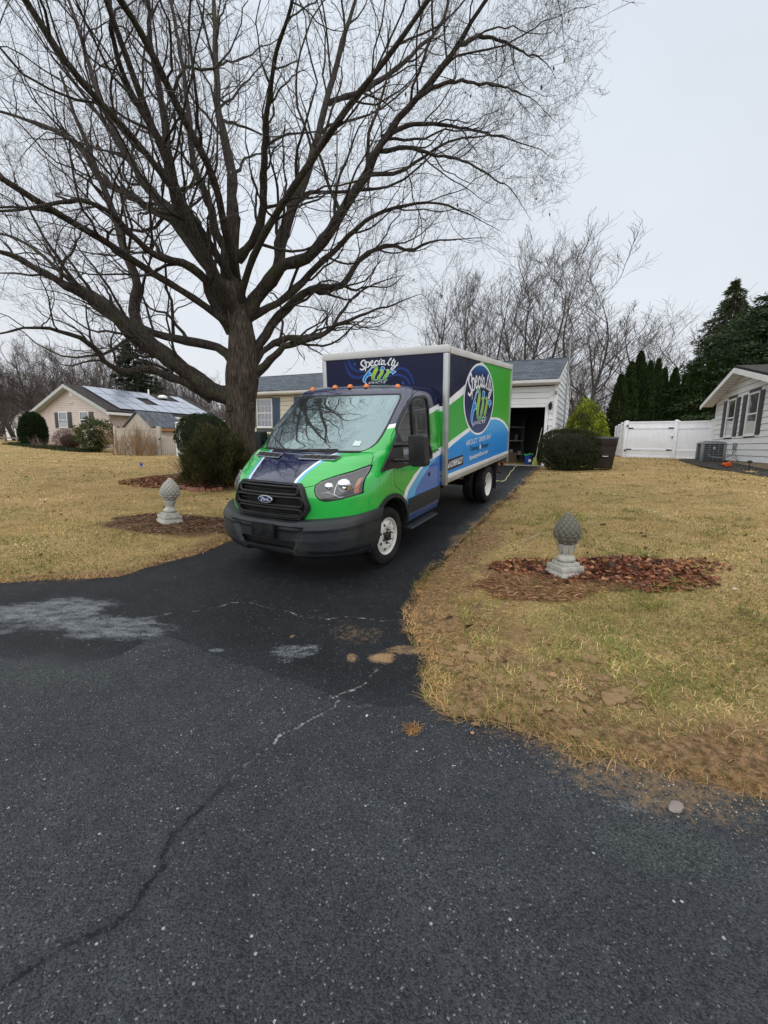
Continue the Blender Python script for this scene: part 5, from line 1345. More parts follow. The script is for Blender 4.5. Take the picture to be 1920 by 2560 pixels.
for a, b in ((-6.08,-5.66),(-4.54,-4.10),(-2.11,-1.66)): shutter(lh, a, b, 1.72, 2.78, m_shut_k, -.04)
sw = empty('side_wall', (0,0,0), math.radians(90)); sw.parent = lh
window(sw, 2.1, 3.3, 1.9, 2.72, -.05); window(sw, 4.95, 6.1, 1.8, 2.62, -.05); shutter(sw, 4.5, 4.9, 1.8, 2.62, m_shut_k, -.03)
for (xa, ya, pts) in ((0,0,[(.38,-.35,2.6),(.34,-.3,2.45),(.10,-.10,2.2),(.06,-.06,2.1),(.06,-.06,.1)]), (0,0,[(-WL-.6,-.35,2.55),(-WL-.45,-.3,2.35),(-WL-.08,-.1,2.0),(-WL-.04,-.07,1.8),(-WL-.04,-.07,.0),(-WL-.3,-.35,-.05)])):
    q = MB(); q.tube(pts, .045, 8); q.build('downspout', m_trim, lh, smooth=True)
bx(lh, 'gable_vent', (-WL/2-.18,-WL/2+.18,-.03,.0,ZE+.95,ZE+1.25), m_trim, .004)
q = MB(); q.lathe([(.05,0),(.05,.08),(0,.09)], 10, 'y', (-WL/2-.1,-.12,ZE+.5)); q.lathe([(.05,0),(.05,.08),(0,.09)], 10, 'y', (-WL/2+.1,-.12,ZE+.5)); q.box(-WL/2-.1,-WL/2+.1,-.06,-.02,ZE+.53,ZE+.58); q.build('flood_lamp', m_trim, lh)
# solar panels laid on the right slope: (u along the ridge, v down the slope)
def solar_mat():
    g = G('solar_glass'); v = g.co('Object'); d = g.n('ShaderNodeBsdfPrincipled'); d.inputs['Base Color'].default_value = (.10,.115,.16,1); d.inputs['Roughness'].default_value = .25
    gl = g.n('ShaderNodeBsdfGlossy'); gl.inputs['Color'].default_value = (.93,.94,1,1); gl.inputs['Roughness'].default_value = .22
    lw = g.n('ShaderNodeLayerWeight'); lw.inputs[0].default_value = .5; mxs = g.n('ShaderNodeMixShader'); g.l(g.rng(lw.outputs['Facing'], .2, .9, .2, .58), mxs.inputs[0]); g.l(d.outputs[0], mxs.inputs[1]); g.l(gl.outputs[0], mxs.inputs[2])
    return g.done(mxs.outputs[0])
m_solar = solar_mat(); m_sframe = M('panel_frame', (.05,.05,.055), .4, metal=.6)
sx = math.hypot(WL/2+.42, PZ+.42*PZ/(WL/2)); sl = math.atan2(PZ, WL/2)
def slope_pt(u, v, h=0):   # v metres down from ridge
    return (-WL/2+v*math.cos(sl)+h*math.sin(sl), u, ZE+PZ+.12-v*math.sin(sl)+h*math.cos(sl))
pw_, ph_ = 1.28, 1.28
lay = []
for i in range(8):
    for j in range(3):
        if (i, j) in ((3, 1), (5, 0), (6, 0)): continue
        lay.append((.60+i*.98, .25+j*1.44))
for u, v in lay:
    q = MB(); q.add([slope_pt(u,v,.10), slope_pt(u+.92,v,.10), slope_pt(u+.92,v+1.38,.10), slope_pt(u,v+1.38,.10), slope_pt(u,v,.06), slope_pt(u+.92,v,.06), slope_pt(u+.92,v+1.38,.06), slope_pt(u,v+1.38,.06)], [(0,1,2,3),(7,6,5,4),(0,4,5,1),(1,5,6,2),(2,6,7,3),(3,7,4,0)])
    q.build('solar_panel', m_solar, lh)
q = MB(); p_ = slope_pt(5.4, .6); q.tube([p_, (p_[0],p_[1],p_[2]+.5)], .06, 8); q.build('vent_pipe', m_trim, lh)
q = MB(); p_ = slope_pt(6.4, .9, .02); q.lathe([(.35,0),(.36,.10),(.3,.2),(.15,.26),(0,.28)], 16, 'z', p_); q.build('roof_vent', m_trim, lh, smooth=True)

# garden shed, tan fence and picket gate in front of that house
m_tan = M('tan_vinyl', (.46,.42,.36), .55, var=.05, dirt=.12)
sh_c = at_depth(300+430*.18083, 930+740*.18083, 25.5)
shed = empty('garden_shed', (sh_c[0], sh_c[1], .5), -math.radians(20), 'small garden shed with grey shingled roof behind the tan fence', 'shed')
q = MB(); q.prism([(-2.0,0,0),(0,0,0),(0,0,1.60),(-1.0,0,2.42),(-2.0,0,1.60)], (0,2.4,0)); q.build('wall', m_tan, shed)
for xa in (-2.12, .12):
    q = MB(); q.prism([(xa,-.1,1.56),(-1.0,-.1,2.46),(-1.0,2.5,2.46),(xa,2.5,1.56)], (0,0,.06)); q.build('roof_slope', m_roof_g, shed)
bx(shed, 'fascia', (.10,.14,-.05,2.45,1.42,1.56), M('cedar_trim', (.42,.20,.08), .7, var=.2))
def tan_run(u0, u1, yd, label, n_):
    A = at_depth(u0, 1130, yd)[:2]; B = at_depth(u1, 1130, yd-.7)[:2]; L = float(np.hypot(*(B-A)))
    f = empty('vinyl_fence', (A[0], A[1], tz1(*A)-.05), math.atan2(B[1]-A[1], B[0]-A[0]), label, 'fence', 'tan fence sections')
    bx(f, 'post', (-.07,.07,-.07,.07,0,1.6), m_tan, .005)
    for z0, z1 in ((.05,.17),(1.0,1.06),(1.38,1.47)): bx(f, 'rail', (.07,L-.07,-.03,.03,z0,z1), m_tan)
    for i in range(n_): a, b = .07+(L-.14)*i/n_, .07+(L-.14)*(i+1)/n_; bx(f, 'panel_board', (a+.001,b-.001,-.01,.01,.1,1.42), m_tan, .002)
    return f
tan_run(292, 345, 24.5, 'tan fence panel right of the dark rhododendron', 8); tan_run(345, 398, 24.2, 'tan fence panel between bare canes and picket gate', 8)
A = at_depth(400, 1130, 23.4)[:2]
pk = empty('picket_gate', (A[0], A[1], tz1(*A)-.03), 0, 'low cream picket gate beside the tan fence', 'gate')
bx(pk, 'post', (-.09,.09,-.09,.09,0,1.55), m_tan, .008); bx(pk, 'post', (.92,1.04,-.06,.06,0,1.15), m_tan, .008)
for z_ in (.22,.92): bx(pk, 'rail', (.1,.92,-.0,.04,z_,z_+.09), m_tan)
for i in range(8): bx(pk, 'picket', (.13+i*.1,.19+i*.1,-.03,-.002,.05,1.0+.12*abs(i-3.5)/3.5), m_tan, .004)
bx(pk, 'latch', (.02,.10,-.12,-.08,.85,.93), m_black)
A = at_depth(446, 1130, 22.6)[:2]; B = at_depth(520, 1130, 21.4)[:2]
panel_run('vinyl_fence', A, B, 'bright white fence panel partly hidden behind the dark evergreen bush', 'fence', tz1(*A)-.05, 10, h=1.7)
# split rail fence and far white house at the left edge
m_wood = M('weathered_wood', (.20,.17,.14), .9, var=.25, vs=8, bump=.3, bs=30)
A = at_depth(-30, 1110, 36)[:2]; B = at_depth(62, 1110, 34)[:2]
for i, t in enumerate((0, .5)):
    a = A+(B-A)*t; b = A+(B-A)*(t+.5); f = empty('split_rail_fence', (a[0], a[1], .45), math.atan2(*(b-a)[::-1]), ['left half of the grey split rail fence by the round evergreen','right half of the grey split rail fence beside the round evergreen'][i], 'fence', 'split rail fence sections')
    L = float(np.hypot(*(b-a))); bx(f, 'post', (L-.08,L+.08,-.08,.08,0,1.1), m_wood, .01)
    for z_ in (.35,.85): q = MB(); q.tube([(0,0,z_),(L/2,.02,z_-.02),(L,0,z_)], .05, 6); q.build('rail', m_wood, f)
fc_ = at_depth(15, 1085, 52)
fh = empty('far_house', (fc_[0], fc_[1], .3), -math.radians(10), 'distant white gabled cottage behind trees at the far left', 'house')
q = MB(); q.prism([(0,0,0),(4.2,0,0),(4.2,0,2.3),(2.3,0,4.0),(0,0,2.3)], (0,7,0)); q.build('wall', m_side_w, fh)
for xa, za in ((-.3,2.05),(4.5,2.05)): q = MB(); q.prism([(xa,-.3,za),(2.3,-.3,4.1),(2.3,7.2,4.1),(xa,7.2,za)], (0,0,.12)); q.build('roof_slope', m_roof_g, fh)
window(fh, 2.3, 3.1, 1.0, 2.2); shutter(fh, 1.95, 2.25, 1.0, 2.2, m_shut_k); shutter(fh, 3.15, 3.45, 1.0, 2.2, m_shut_k)
# ------------------------------------------------------------------ bare trees
def tubes_np(P, R, k):
    """P (n,m,3), R (n,m) -> verts, quads"""
    n, m_, _ = P.shape; T = np.gradient(P, axis=1); T /= np.linalg.norm(T, axis=2, keepdims=True)+1e-9
    ref = np.where(np.abs(T[:, :1, 2:3]) > .9, np.array([[[1., 0, 0]]]), np.array([[[0, 0, 1.]]]))
    ref = np.broadcast_to(ref, T.shape); A = np.cross(T, ref); A /= np.linalg.norm(A, axis=2, keepdims=True)+1e-9
    for i in range(1, m_):   # keep the frame from flipping
        f = np.sign((A[:, i]*A[:, i-1]).sum(-1, keepdims=True)); f[f == 0] = 1; A[:, i] *= f
    B = np.cross(T, A); th = np.arange(k)*2*np.pi/k
    V = P[:, :, None]+R[:, :, None, None]*(np.cos(th)[None, None, :, None]*A[:, :, None]+np.sin(th)[None, None, :, None]*B[:, :, None])
    i0 = (np.arange(n)[:, None, None]*m_+np.arange(m_-1)[None, :, None])*k; j = np.arange(k)[None, None]; j2 = (j+1) % k
    F = np.stack([i0+j, i0+j2, i0+k+j2, i0+k+j], -1).reshape(-1, 4)
    return V.reshape(-1, 3), F
def join_np(parts):
    vs_, fs_, o = [], [], 0
    for v_, f_ in parts: vs_.append(v_); fs_.append(f_+o); o += len(v_)
    return np.vstack(vs_), np.vstack(fs_)
def unit(v): return v/(np.linalg.norm(v, axis=-1, keepdims=True)+1e-9)
def spawn(P, R, cnt, r_, t0=.2, t1=.98, ang=(35, 65), length=(1, 2), lenfall=.5, segs=6, wob=.18, up=.12, rfac=.5, rmax=9, rend=.25, uptip=0., flat=0.):
    """children of the branches P; returns (P2, R2)"""
    n, m_, _ = P.shape; N = n*cnt; par = np.repeat(np.arange(n), cnt)
    t = t0+(t1-t0)*((np.tile(np.arange(cnt), n)+r_.uniform(0, 1, N))/cnt); x = t*(m_-1); i = np.minimum(x.astype(int), m_-2); f = (x-i)[:, None]
    pos = P[par, i]*(1-f)+P[par, i+1]*f; tan = unit(P[par, i+1]-P[par, i]); rad = R[par, i]*(1-f[:, 0])+R[par, i+1]*f[:, 0]
    rv = unit(r_.normal(size=(N, 3))); per = unit(rv-tan*(rv*tan).sum(-1, keepdims=True)); per[:, 2] = per[:, 2]*(1-flat)+.25; per = unit(per)
    a = np.radians(r_.uniform(ang[0], ang[1], N))[:, None]; d = unit(tan*np.cos(a)+per*np.sin(a))
    plen = np.linalg.norm(np.diff(P, axis=1), axis=2).sum(1)[par]
    L = r_.uniform(length[0], length[1], N)*(1-lenfall*t)*np.clip(plen/plen.mean(), .5, 1.4)
    out = np.zeros((N, segs+1, 3)); out[:, 0] = pos; st = (L/segs)[:, None]
    for s_ in range(segs):
        d = unit(d+r_.normal(size=(N, 3))*wob+np.array([0, 0, up+uptip*s_/segs])); out[:, s_+1] = out[:, s_]+d*st
    r0 = np.minimum(np.minimum(rad*rfac*r_.uniform(.7, 1.1, N), rmax), rad*.9)
    RR = r0[:, None]*(1-(1-rend)*np.linspace(0, 1, segs+1)[None])
    return out, RR
def bark_mat(name, c, moss=.0, deep=.6):
    g = G(name); v = g.co('Object', (1, 1, .16)); n = g.noise(v, 26, 6, .65); n2 = g.noise(g.co('Object'), 2.2, 4); n3 = g.noise(v, 60, 4)
    h = g.rng(n, .38, .62)
    cc = g.mix(h, tuple(x_*.35 for x_ in c), tuple(x_*1.25 for x_ in c)); cc = g.mix(1, cc, g.rng(n2, .3, .7, .75, 1.2), 'MULTIPLY')
    if moss: cc = g.mix(g.math('MULTIPLY', g.rng(n2, .52, .68), moss), cc, (.055,.062,.022))
    return g.done(g.bsdf(cc, .92, 0, .15, 0, g.math('ADD', h, g.math('MULTIPLY', n3, .3)), deep, .035))
m_bark = bark_mat('maple_bark', (.125,.100,.080), .12, 1.0); m_limb = bark_mat('limb_bark', (.070,.058,.050), .7); m_twig = M('twig', (.062,.052,.050), .8, var=.2, vs=2)
m_bgb = M('far_bark', (.060,.050,.045), .9, var=.25, vs=1.5); m_bgt = M('far_twig', (.085,.066,.060), .9, var=.2, vs=1)

z1 = lambda x_, y_: (x_*.6028, y_*.6028); z2 = lambda x_, y_: (900+x_*.6148, y_*.6148)
BD = 12.35
# each limb: traced centre line (enlarged-view pixels), depth offset at tip, widths (px)
LIMBS = [
 (z1, [(975,1650),(900,1640),(800,1560),(690,1480),(560,1395),(450,1295),(330,1215),(200,1140),(80,1075),(-60,1030)], -2.5, (92,24)),
 (z1, [(800,1570),(740,1500),(640,1420),(590,1350),(570,1270),(575,1180),(520,1040),(470,880),(400,700),(330,520),(250,300)], 2.5, (58,14)),
 (z1, [(880,1660),(800,1600),(740,1565),(620,1535),(520,1550),(440,1500),(390,1430),(280,1370),(150,1355),(-40,1395)], -3.6, (46,10)),
 (z1, [(990,1560),(945,1465),(850,1425),(700,1395),(560,1345),(430,1245),(270,1150),(120,1010),(-40,960)], 3.0, (54,14)),
 (z1, [(960,1380),(880,1240),(860,1165),(790,1115),(700,1095),(640,1070),(560,990),(480,900),(350,845),(200,858),(-40,885)], -4.5, (52,14)),
 (z1, [(950,1320),(890,1180),(850,1060),(760,950),(620,870),(540,800),(440,750),(330,600),(180,520),(-40,450)], 4.0, (58,14)),
 (z1, [(940,1290),(870,1100),(820,980),(740,850),(705,700),(650,560),(560,400),(490,200),(455,-60)], -3.0, (64,20)),
 (z1, [(900,1150),(800,1000),(700,870),(600,780),(510,620),(420,430),(350,200),(270,-60)], 3.2, (48,15)),
 (z1, [(750,850),(715,700),(700,560),(680,400),(640,200),(600,-60)], -1.0, (46,22)),
 (z1, [(955,1080),(900,950),(880,850),(820,700),(800,500),(760,250),(690,-60)], 1.8, (44,14)),
 (z1, [(958,1000),(975,880),(960,700),(930,540),(905,350),(880,-60)], 4.0, (60,20)),
 (z1, [(985,1080),(1060,960),(1085,830),(1090,700),(1110,500),(1130,300),(1180,130),(1230,-60)], -3.5, (48,16)),
 (z1, [(1010,1330),(1070,1210),(1150,1110),(1170,980),(1210,850),(1265,700),(1330,460),(1400,230),(1490,-60)], 2.2, (72,18)),
 (z1, [(1015,1325),(1080,1205),(1160,1115),(1250,1085),(1330,1010),(1400,900),(1500,750),(1605,551),(1748,377),(1901,184),(2060,-60)], -3.2, (66,20)),
 (z1, [(1020,1500),(1070,1440),(1140,1340),(1190,1280),(1300,1190),(1420,1175),(1490,1070),(1600,1020),(1700,1040),(1800,1000),(2010,985)], 2.6, (58,3)),
 (z1, [(1040,1570),(1120,1470),(1190,1425),(1330,1392),(1400,1350),(1540,1290),(1650,1260),(1750,1220)], -2.4, (46,3)),
 (z1, [(1035,1545),(1110,1430),(1190,1385),(1340,1365),(1420,1280),(1540,1180),(1680,1140)], 1.5, (40,3)),
 (z1, [(1005,1345),(1060,1300),(1170,1240),(1290,1120),(1390,1030),(1470,960),(1600,880),(1760,840),(1900,880),(2080,960)], 0.5, (44,2.5)),
 (z2, [(40,640),(160,600),(330,640),(480,700),(610,800),(700,900)], -2.6, (24,1.6), -1.35),
 (z2, [(92,562),(240,500),(400,520),(560,560),(700,600),(800,650)], .5, (24,1.6), -1.6),
 (z2, [(228,402),(330,340),(460,330),(600,360),(720,420),(800,500)], -3.4, (22,1.6), -2.1),
 (z2, [(400,180),(500,150),(620,170),(740,240),(800,330)], -1.0, (20,1.6), -2.75),
 (z2, [(300,318),(420,230),(560,190),(680,130),(800,60),(960,20)], -2.6, (11,1.5), -2.35),
 (z2, [(-130,420),(-40,400),(80,340),(200,250),(330,90),(370,-40)], 2.8, (28,12), 1.55),
]
tree_base = at_depth(598, 1150, BD); tbz = tz1(tree_base[0], BD)
maple = empty('maple_tree', (0, 0, 0), label='huge spreading bare maple tree beside the driveway with furrowed grey trunk', cat='tree')
def resample(P, R, m_):
    P = np.array(P); s_ = np.r_[0, np.cumsum(np.linalg.norm(np.diff(P, axis=0), axis=1))]; c = bez(P, 6); sc = np.r_[0, np.cumsum(np.linalg.norm(np.diff(c, axis=0), axis=1))]
    t = np.linspace(0, sc[-1], m_); Q = np.column_stack([np.interp(t, sc, c[:, i]) for i in range(c.shape[1])]); return Q, np.interp(t/sc[-1], s_/s_[-1], R)
limbP, limbR = [], []
NL = 30; tr_ = np.random.RandomState(5)
for k, lm_ in enumerate(LIMBS):
    zf_, pts_, dz, (w0, w1) = lm_[:4]; dz0 = lm_[4] if len(lm_) > 4 else 0.
    n = len(pts_); P = []; R_ = []
    sc = .6028 if zf_ is z1 else .6148
    u_ = np.array([zf_(*p_) for p_ in pts_]); L = np.r_[0, np.cumsum(np.hypot(*np.diff(u_, axis=0).T))]; L /= L[-1]
    for i in range(n):
        y_ = BD+dz0+(dz-dz0)*L[i]**1.15
        P.append(at_depth(u_[i][0], u_[i][1], y_)); w_ = (w0*(1-L[i])**1.15+w1*.72*(1-(1-L[i])**1.15))*sc; R_.append(w_*y_/F_PX/2*(.86 if k < 3 else .77))
    Q, RR = resample(P, R_, NL)
    # knotty, slightly wandering
    wv = np.cumsum(tr_.normal(size=(NL, 3)), axis=0); wv -= np.linspace(0, 1, NL)[:, None]*wv[-1]; Q[1:] += wv[1:]*.018; RR *= 1+tr_.uniform(-.09, .12, NL)
    limbP.append(Q); limbR.append(RR)
# limbs the frame does not show directly, reaching over the truck towards the road (seen mirrored in the windscreen)
for k in range(6):
    a0 = math.radians([-75,-35,-5,-100,-55,-15][k]); start = at_depth(595, 830-26*k, BD); d = np.array([math.sin(a0+.5), -math.cos(a0+.5)*.8, .75]); d /= np.linalg.norm(d)
    P = [start]
    for i in range(8): d = d+tr_.normal(size=3)*.13+np.array([.0, 0, .02-.03*i/8]); d /= np.linalg.norm(d); P.append(P[-1]+d*1.15)
    Q, RR = resample(P, np.linspace(.10, .016, 9), NL); 
    keep = True
    limbP.append(Q); limbR.append(RR)
LP = np.array(limbP); LR = np.array(limbR)
# trunk with flare and knots
tp = [(600,1200),(600,1130),(601,1060),(602,1000),(605,940),(607,880),(604,830),(594,780),(584,735),(576,690),(574,640),(578,590),(585,540)]
tw = [104,84,70,68,74,68,58,53,49,43,40,36,30]
P = [at_depth(u_, v_, BD) for u_, v_ in tp]; Rr = [w_*BD/F_PX/2 for w_ in tw]
P = [np.array([P[0][0], BD, tbz-.25])] + P[1:]
Q, RR = resample(P, Rr, 60)
kk_ = 40; V, Fq = tubes_np(Q[None], RR[None], kk_)
ang_ = np.tile(np.arange(kk_)*2*np.pi/kk_, 60); hh2 = V[:, 2]
fur = np.array([mnoise.noise(Vector((math.cos(a)*7, math.sin(a)*7, z_*1.1))) for a, z_ in zip(ang_, hh2)])
cen = np.repeat(Q, kk_, axis=0); rad_ = V-cen; buttress = 1+.16*np.cos(ang_*3+.5)*sstep(2.2, .3, hh2-tbz)+.05*np.cos(ang_*5)*sstep(3.6, 2.0, hh2-tbz)
V = cen+rad_*(buttress+fur*.16)[:, None]
trunk = np_mesh('trunk', V, Fq, m_bark, maple, smooth=True)
for (u_, v_, r_) in ((571,1018,.10),(628,1015,.09),(640,943,.06)):
    c = at_depth(u_, v_, BD-.40); q = MB(); q.lathe([(r_,0),(r_*.95,.03),(r_*.7,.045),(r_*.5,.03),(0,.02)], 14, 'y'); o = q.build('knot', m_bark, maple, smooth=True); o.location = (c[0], c[1]+.04, c[2]); o.scale = (1, -1, 1.2)
for i in range(len(LP)):
    v_, f_ = tubes_np(LP[i:i+1], LR[i:i+1], 10)
    nz = np.array([mnoise.noise(Vector(p_*4)) for p_ in v_]); cen = np.repeat(LP[i], 10, axis=0); v_ = cen+(v_-cen)*(1+nz*.22)[:, None]
    np_mesh('limb', v_, f_, m_limb, maple, smooth=True)
r1 = np.random.RandomState(21)
def keepmask(P2):
    """stay inside the crown: prune what would hang over open sky to the right, or reach below the crown's skirt"""
    e = P2[:, -1]; c = np.array([-3.0, 12.0]); 
    r = np.hypot(e[:, 0]-c[0], (e[:, 1]-c[1])); ok = (e[:, 2] > 3.0+.0*r) & (r < 11.5)
    edge = 8.0+.0*e[:, 2]; depth = np.maximum(e[:, 1], 3)
    ux = e[:, 0]/depth; lim = np.interp(e[:, 2]/depth, [.1,.3,.5,.8,1.1], [.19,.32,.37,.38,.47])
    lim = lim+.04*np.sin(e[:, 2]*3.1+e[:, 0]*2)
    return ok & (ux < lim) & (e[:, 2] > 2.6+.12*np.abs(e[:, 0]+3))
B1P, B1R = spawn(LP, LR, 13, r1, .16, .99, (28, 65), (1.8, 4.4), .35, 11, .23, .05, .46, .050, .2, uptip=.06)
k_ = keepmask(B1P); B1P, B1R = B1P[k_], B1R[k_]
B2P, B2R = spawn(B1P, B1R, 6, r1, .15, .98, (30, 70), (.8, 2.2), .3, 8, .25, .03, .52, .019, .25, uptip=.05)
k_ = keepmask(B2P); B2P, B2R = B2P[k_], B2R[k_]
B3P, B3R = spawn(B2P, B2R, 4, r1, .2, .98, (30, 70), (.35, .95), .3, 5, .24, .04, .6, .0075, .4, uptip=.05)
B4P, B4R = spawn(B3P, B3R, 3, r1, .3, .95, (35, 75), (.12, .34), .2, 3, .2, .08, .7, .0042, .6)
v_, f_ = join_np([tubes_np(B1P, B1R, 6)]); o = np_mesh('branches', v_, f_, m_limb, maple, smooth=True); o['kind'] = 'stuff'
v_, f_ = join_np([tubes_np(B2P, B2R, 4), tubes_np(B3P, np.maximum(B3R, .0022), 3), tubes_np(B4P, np.maximum(B4R, .0018), 3)]); o = np_mesh('twigs', v_, f_, m_twig, maple); o['kind'] = 'stuff'
print('maple', len(B1P), len(B2P), len(B3P), len(B4P))
# clinging dead leaves
lv = MB(); ends = B3P[r1.choice(len(B3P), 260, replace=False), -1]
for e in ends:
    a = r1.uniform(0, 6.28); s_ = r1.uniform(.025, .05); d = Vector((math.cos(a)*s_, math.sin(a)*s_, -s_*1.6)); c = Vector(e); sdv = Vector((-math.sin(a), math.cos(a), .2))*s_*.6
    lv.add([tuple(c), tuple(c+d*.5+sdv), tuple(c+d*1.2), tuple(c+d*.5-sdv)], [(0,1,2,3)])
lv = lv.build('dead_leaves', M('rust_leaf', (.16,.075,.035), .8, var=.4, vs=3), maple); lv['kind'] = 'stuff'

# ---- background bare trees: four grown forms, each copied with its parts
def grow(seed, H, stems, spread, dens, vase=.5, tw=.006):
    r_ = np.random.RandomState(seed); PP, RR = [], []
    for s_ in range(stems):
        a = r_.uniform(0, 6.28); d = np.array([math.cos(a)*spread*r_.uniform(.3, 1), math.sin(a)*spread*r_.uniform(.3, 1), 1.]); d /= np.linalg.norm(d); P = [np.array([math.cos(a)*.15*(stems > 1), math.sin(a)*.15*(stems > 1), 0])]
        L = H*r_.uniform(.75, 1)
        for i in range(11): d = d+r_.normal(size=3)*.07+np.array([0, 0, .05]); d /= np.linalg.norm(d); P.append(P[-1]+d*L/12)
        PP.append(np.array(P)); RR.append(np.linspace(1, .08, 12)**1.0*H*.0125/math.sqrt(stems)*1.2)
    PP = np.array(PP); RR = np.array(RR)
    b1, q1 = spawn(PP, RR, int(15*dens), r_, .2, .97, (30, 62), (H*.24, H*.50), .5, 8, .15, .045, .6, 9, .2, uptip=.08)
    b2, q2 = spawn(b1, q1, 9, r_, .2, .98, (25, 55), (H*.08, H*.19), .4, 6, .16, .06, .55, 9, .25, uptip=.08)
    b3, q3 = spawn(b2, q2, 8, r_, .2, .98, (25, 60), (H*.035, H*.08), .3, 4, .18, .08, .6, 9, .4)
    t_ = join_np([tubes_np(PP, RR, 7), tubes_np(b1, np.maximum(q1, tw*1.6), 5)]); c_ = join_np([tubes_np(b2, np.maximum(q2, tw*1.1), 3), tubes_np(b3, np.maximum(q3, tw*.8), 3)])
    return t_, c_
FORMS = [grow(101, 12, 2, .28, 1.2), grow(102, 12, 1, .15, 1.6), grow(103, 12, 4, .38, .8), grow(104, 11, 3, .6, .8)]
pro = []
def bare_tree(form, x_, y_, H, label, rot, group='bare trees behind the houses', sx=1.0):
    z_ = tz1(x_, y_)-.15; s_ = H/12
    if form < 0 or pro[form] is None: raise ValueError
    t_ = copy_tree(pro[form]) if pro[form].get('used') else pro[form]; pro[form]['used'] = 1
    t_.location = (x_, y_, z_); t_.rotation_euler = (0, 0, rot); t_.scale = (s_*sx, s_*sx, s_); t_['label'] = label; t_['group'] = group; t_['category'] = 'tree'
    if 'used' in t_: del t_['used']
    return t_
for i, (a, b) in enumerate(FORMS):
    e = empty('bare_tree'); np_mesh('trunk', a[0], a[1], m_bgb, e, smooth=True); c = np_mesh('crown', b[0], b[1], m_bgt, e); pro.append(e); e['u'] = i
def bt(form, u, base_v, depth_, top_v, label, rot, sx=1.0, **k):
    u0_ = u-(u-960)*(1100-top_v)/8500; top = at_depth(u, top_v, depth_)[2]; u = u0_
    p_ = at_depth(u, base_v, depth_); g_ = tz1(p_[0], depth_)
    src = pro[form]
    if src.get('placed'): t_ = copy_tree(src)
    else: t_ = src; 
    H = top-g_+.2; s_ = H/(12 if form < 3 else 11); t_.location = (p_[0], depth_, g_-.2); t_.rotation_euler = (0, 0, rot); t_.scale = (s_*sx, s_*sx, s_)
    tag(t_, label, 'tree', k.get('group', 'bare trees behind the houses')); src['placed'] = 1
    for q in (t_,):
        if q is not src and 'placed' in q: del q['placed']
    return t_
bt(2, 1195, 1100, 27, 640, 'dense multi-stemmed bare tree rising behind the truck cargo box', .4, 1.15)
bt(1, 1090, 1100, 30, 700, 'bare tree left of the dense multi-stemmed one, above the box roof', 1.4, 1.1)
bt(3, 1375, 1100, 25, 625, 'spreading bare tree directly behind the garage roof', 2.2, 1.25)
bt(3, 1500, 1100, 29, 640, 'tall wide bare tree between garage and arborvitae row', .2, 1.6)
bt(0, 1640, 1100, 36, 700, 'thin pale bare tree behind the arborvitae row', 3.0, 1.6)
bt(1, 1300, 1100, 34, 700, 'upright bare tree farther back between the two behind the garage', 2.6, 1.3)
bt(2, 1480, 1100, 45, 900, 'small distant bare tree seen through the gap behind the golden shrub', .9, 1.6)
bt(0, 1420, 1100, 50, 860, 'distant bare tree right of the roof mast', 1.9, 1.6)
bt(0, 15, 1100, 46, 865, 'bare tree at the far left edge behind the cottage', .0, 1.5)
bt(1, 70, 1100, 44, 850, 'bare tree left of the solar house ridge', .8, 1.5)
bt(2, 135, 1100, 48, 850, 'bushy bare tree behind the left end of the solar house', 1.6, 1.4)
bt(0, 190, 1100, 46, 835, 'bare tree behind the solar house gable peak', 2.4, 1.5)
bt(1, 235, 1100, 50, 830, 'slim bare tree just left of the dark pine', 3.2, 1.4)
bt(2, 385, 1100, 52, 890, 'low bare tree right of the dark pine', 4.0, 1.3)
bt(0, 440, 1100, 55, 905, 'bare tree behind the right part of the solar roof', 4.8, 1.5)
bt(1, 510, 1100, 56, 930, 'reddish bare tree just left of the maple trunk', 5.6, 1.6)
bt(3, -40, 1100, 40, 900, 'bare tree cut by the left edge of the picture', .3, 1.4)
bt(2, 40, 1100, 40, 1000, 'low tangled bare tree leaning before the far cottage', 2.0, 1.8)
bt(0, 1260, 1100, 60, 850, 'far bare tree low behind the roof ridge beside the cargo box', 2.2, 1.8)
bt(1, 1000, 1100, 60, 905, 'faint far bare tree above the left part of the cargo box', 1.2, 1.8)
# far woodland: one mass
r2 = np.random.RandomState(77); PP = []; RR = []
n = 1500; xs_ = np.r_[r2.uniform(-75, 12, n), r2.uniform(12, 55, 500)]; ys_ = r2.uniform(60, 85, len(xs_)); hs_ = r2.uniform(5, 10.5, len(xs_))*np.where(xs_ < -30, 1.15, .75)
P = np.zeros((len(xs_), 6, 3)); d = unit(np.column_stack([r2.normal(size=len(xs_))*.1, r2.normal(size=len(xs_))*.1, np.ones(len(xs_))])); P[:, 0] = np.column_stack([xs_, ys_, np.full(len(xs_), .7)])
for i in range(5): d = unit(d+r2.normal(size=d.shape)*.07); P[:, i+1] = P[:, i]+d*(hs_/5)[:, None]
R_ = (hs_*.010)[:, None]*np.linspace(1, .15, 6)[None]
b1, q1 = spawn(P, R_, 9, r2, .25, .98, (20, 50), (1.2, 3.4), .5, 4, .14, .1, .6, 9, .3)
b2, q2 = spawn(b1, q1, 5, r2, .2, .98, (20, 55), (.4, 1.3), .4, 3, .16, .1, .7, 9, .5)
v_, f_ = join_np([tubes_np(P, R_, 4), tubes_np(b1, np.maximum(q1, .014), 3), tubes_np(b2, np.maximum(q2, .011), 3)]); print('wood', len(f_))
wood = np_mesh('far_woodland', v_, f_, M('woodland_grey', (.11,.086,.080), .9, var=.3, vs=.12)); tag(wood, 'grey-brown leafless woodland filling the horizon behind the houses', 'woodland', kind='stuff')
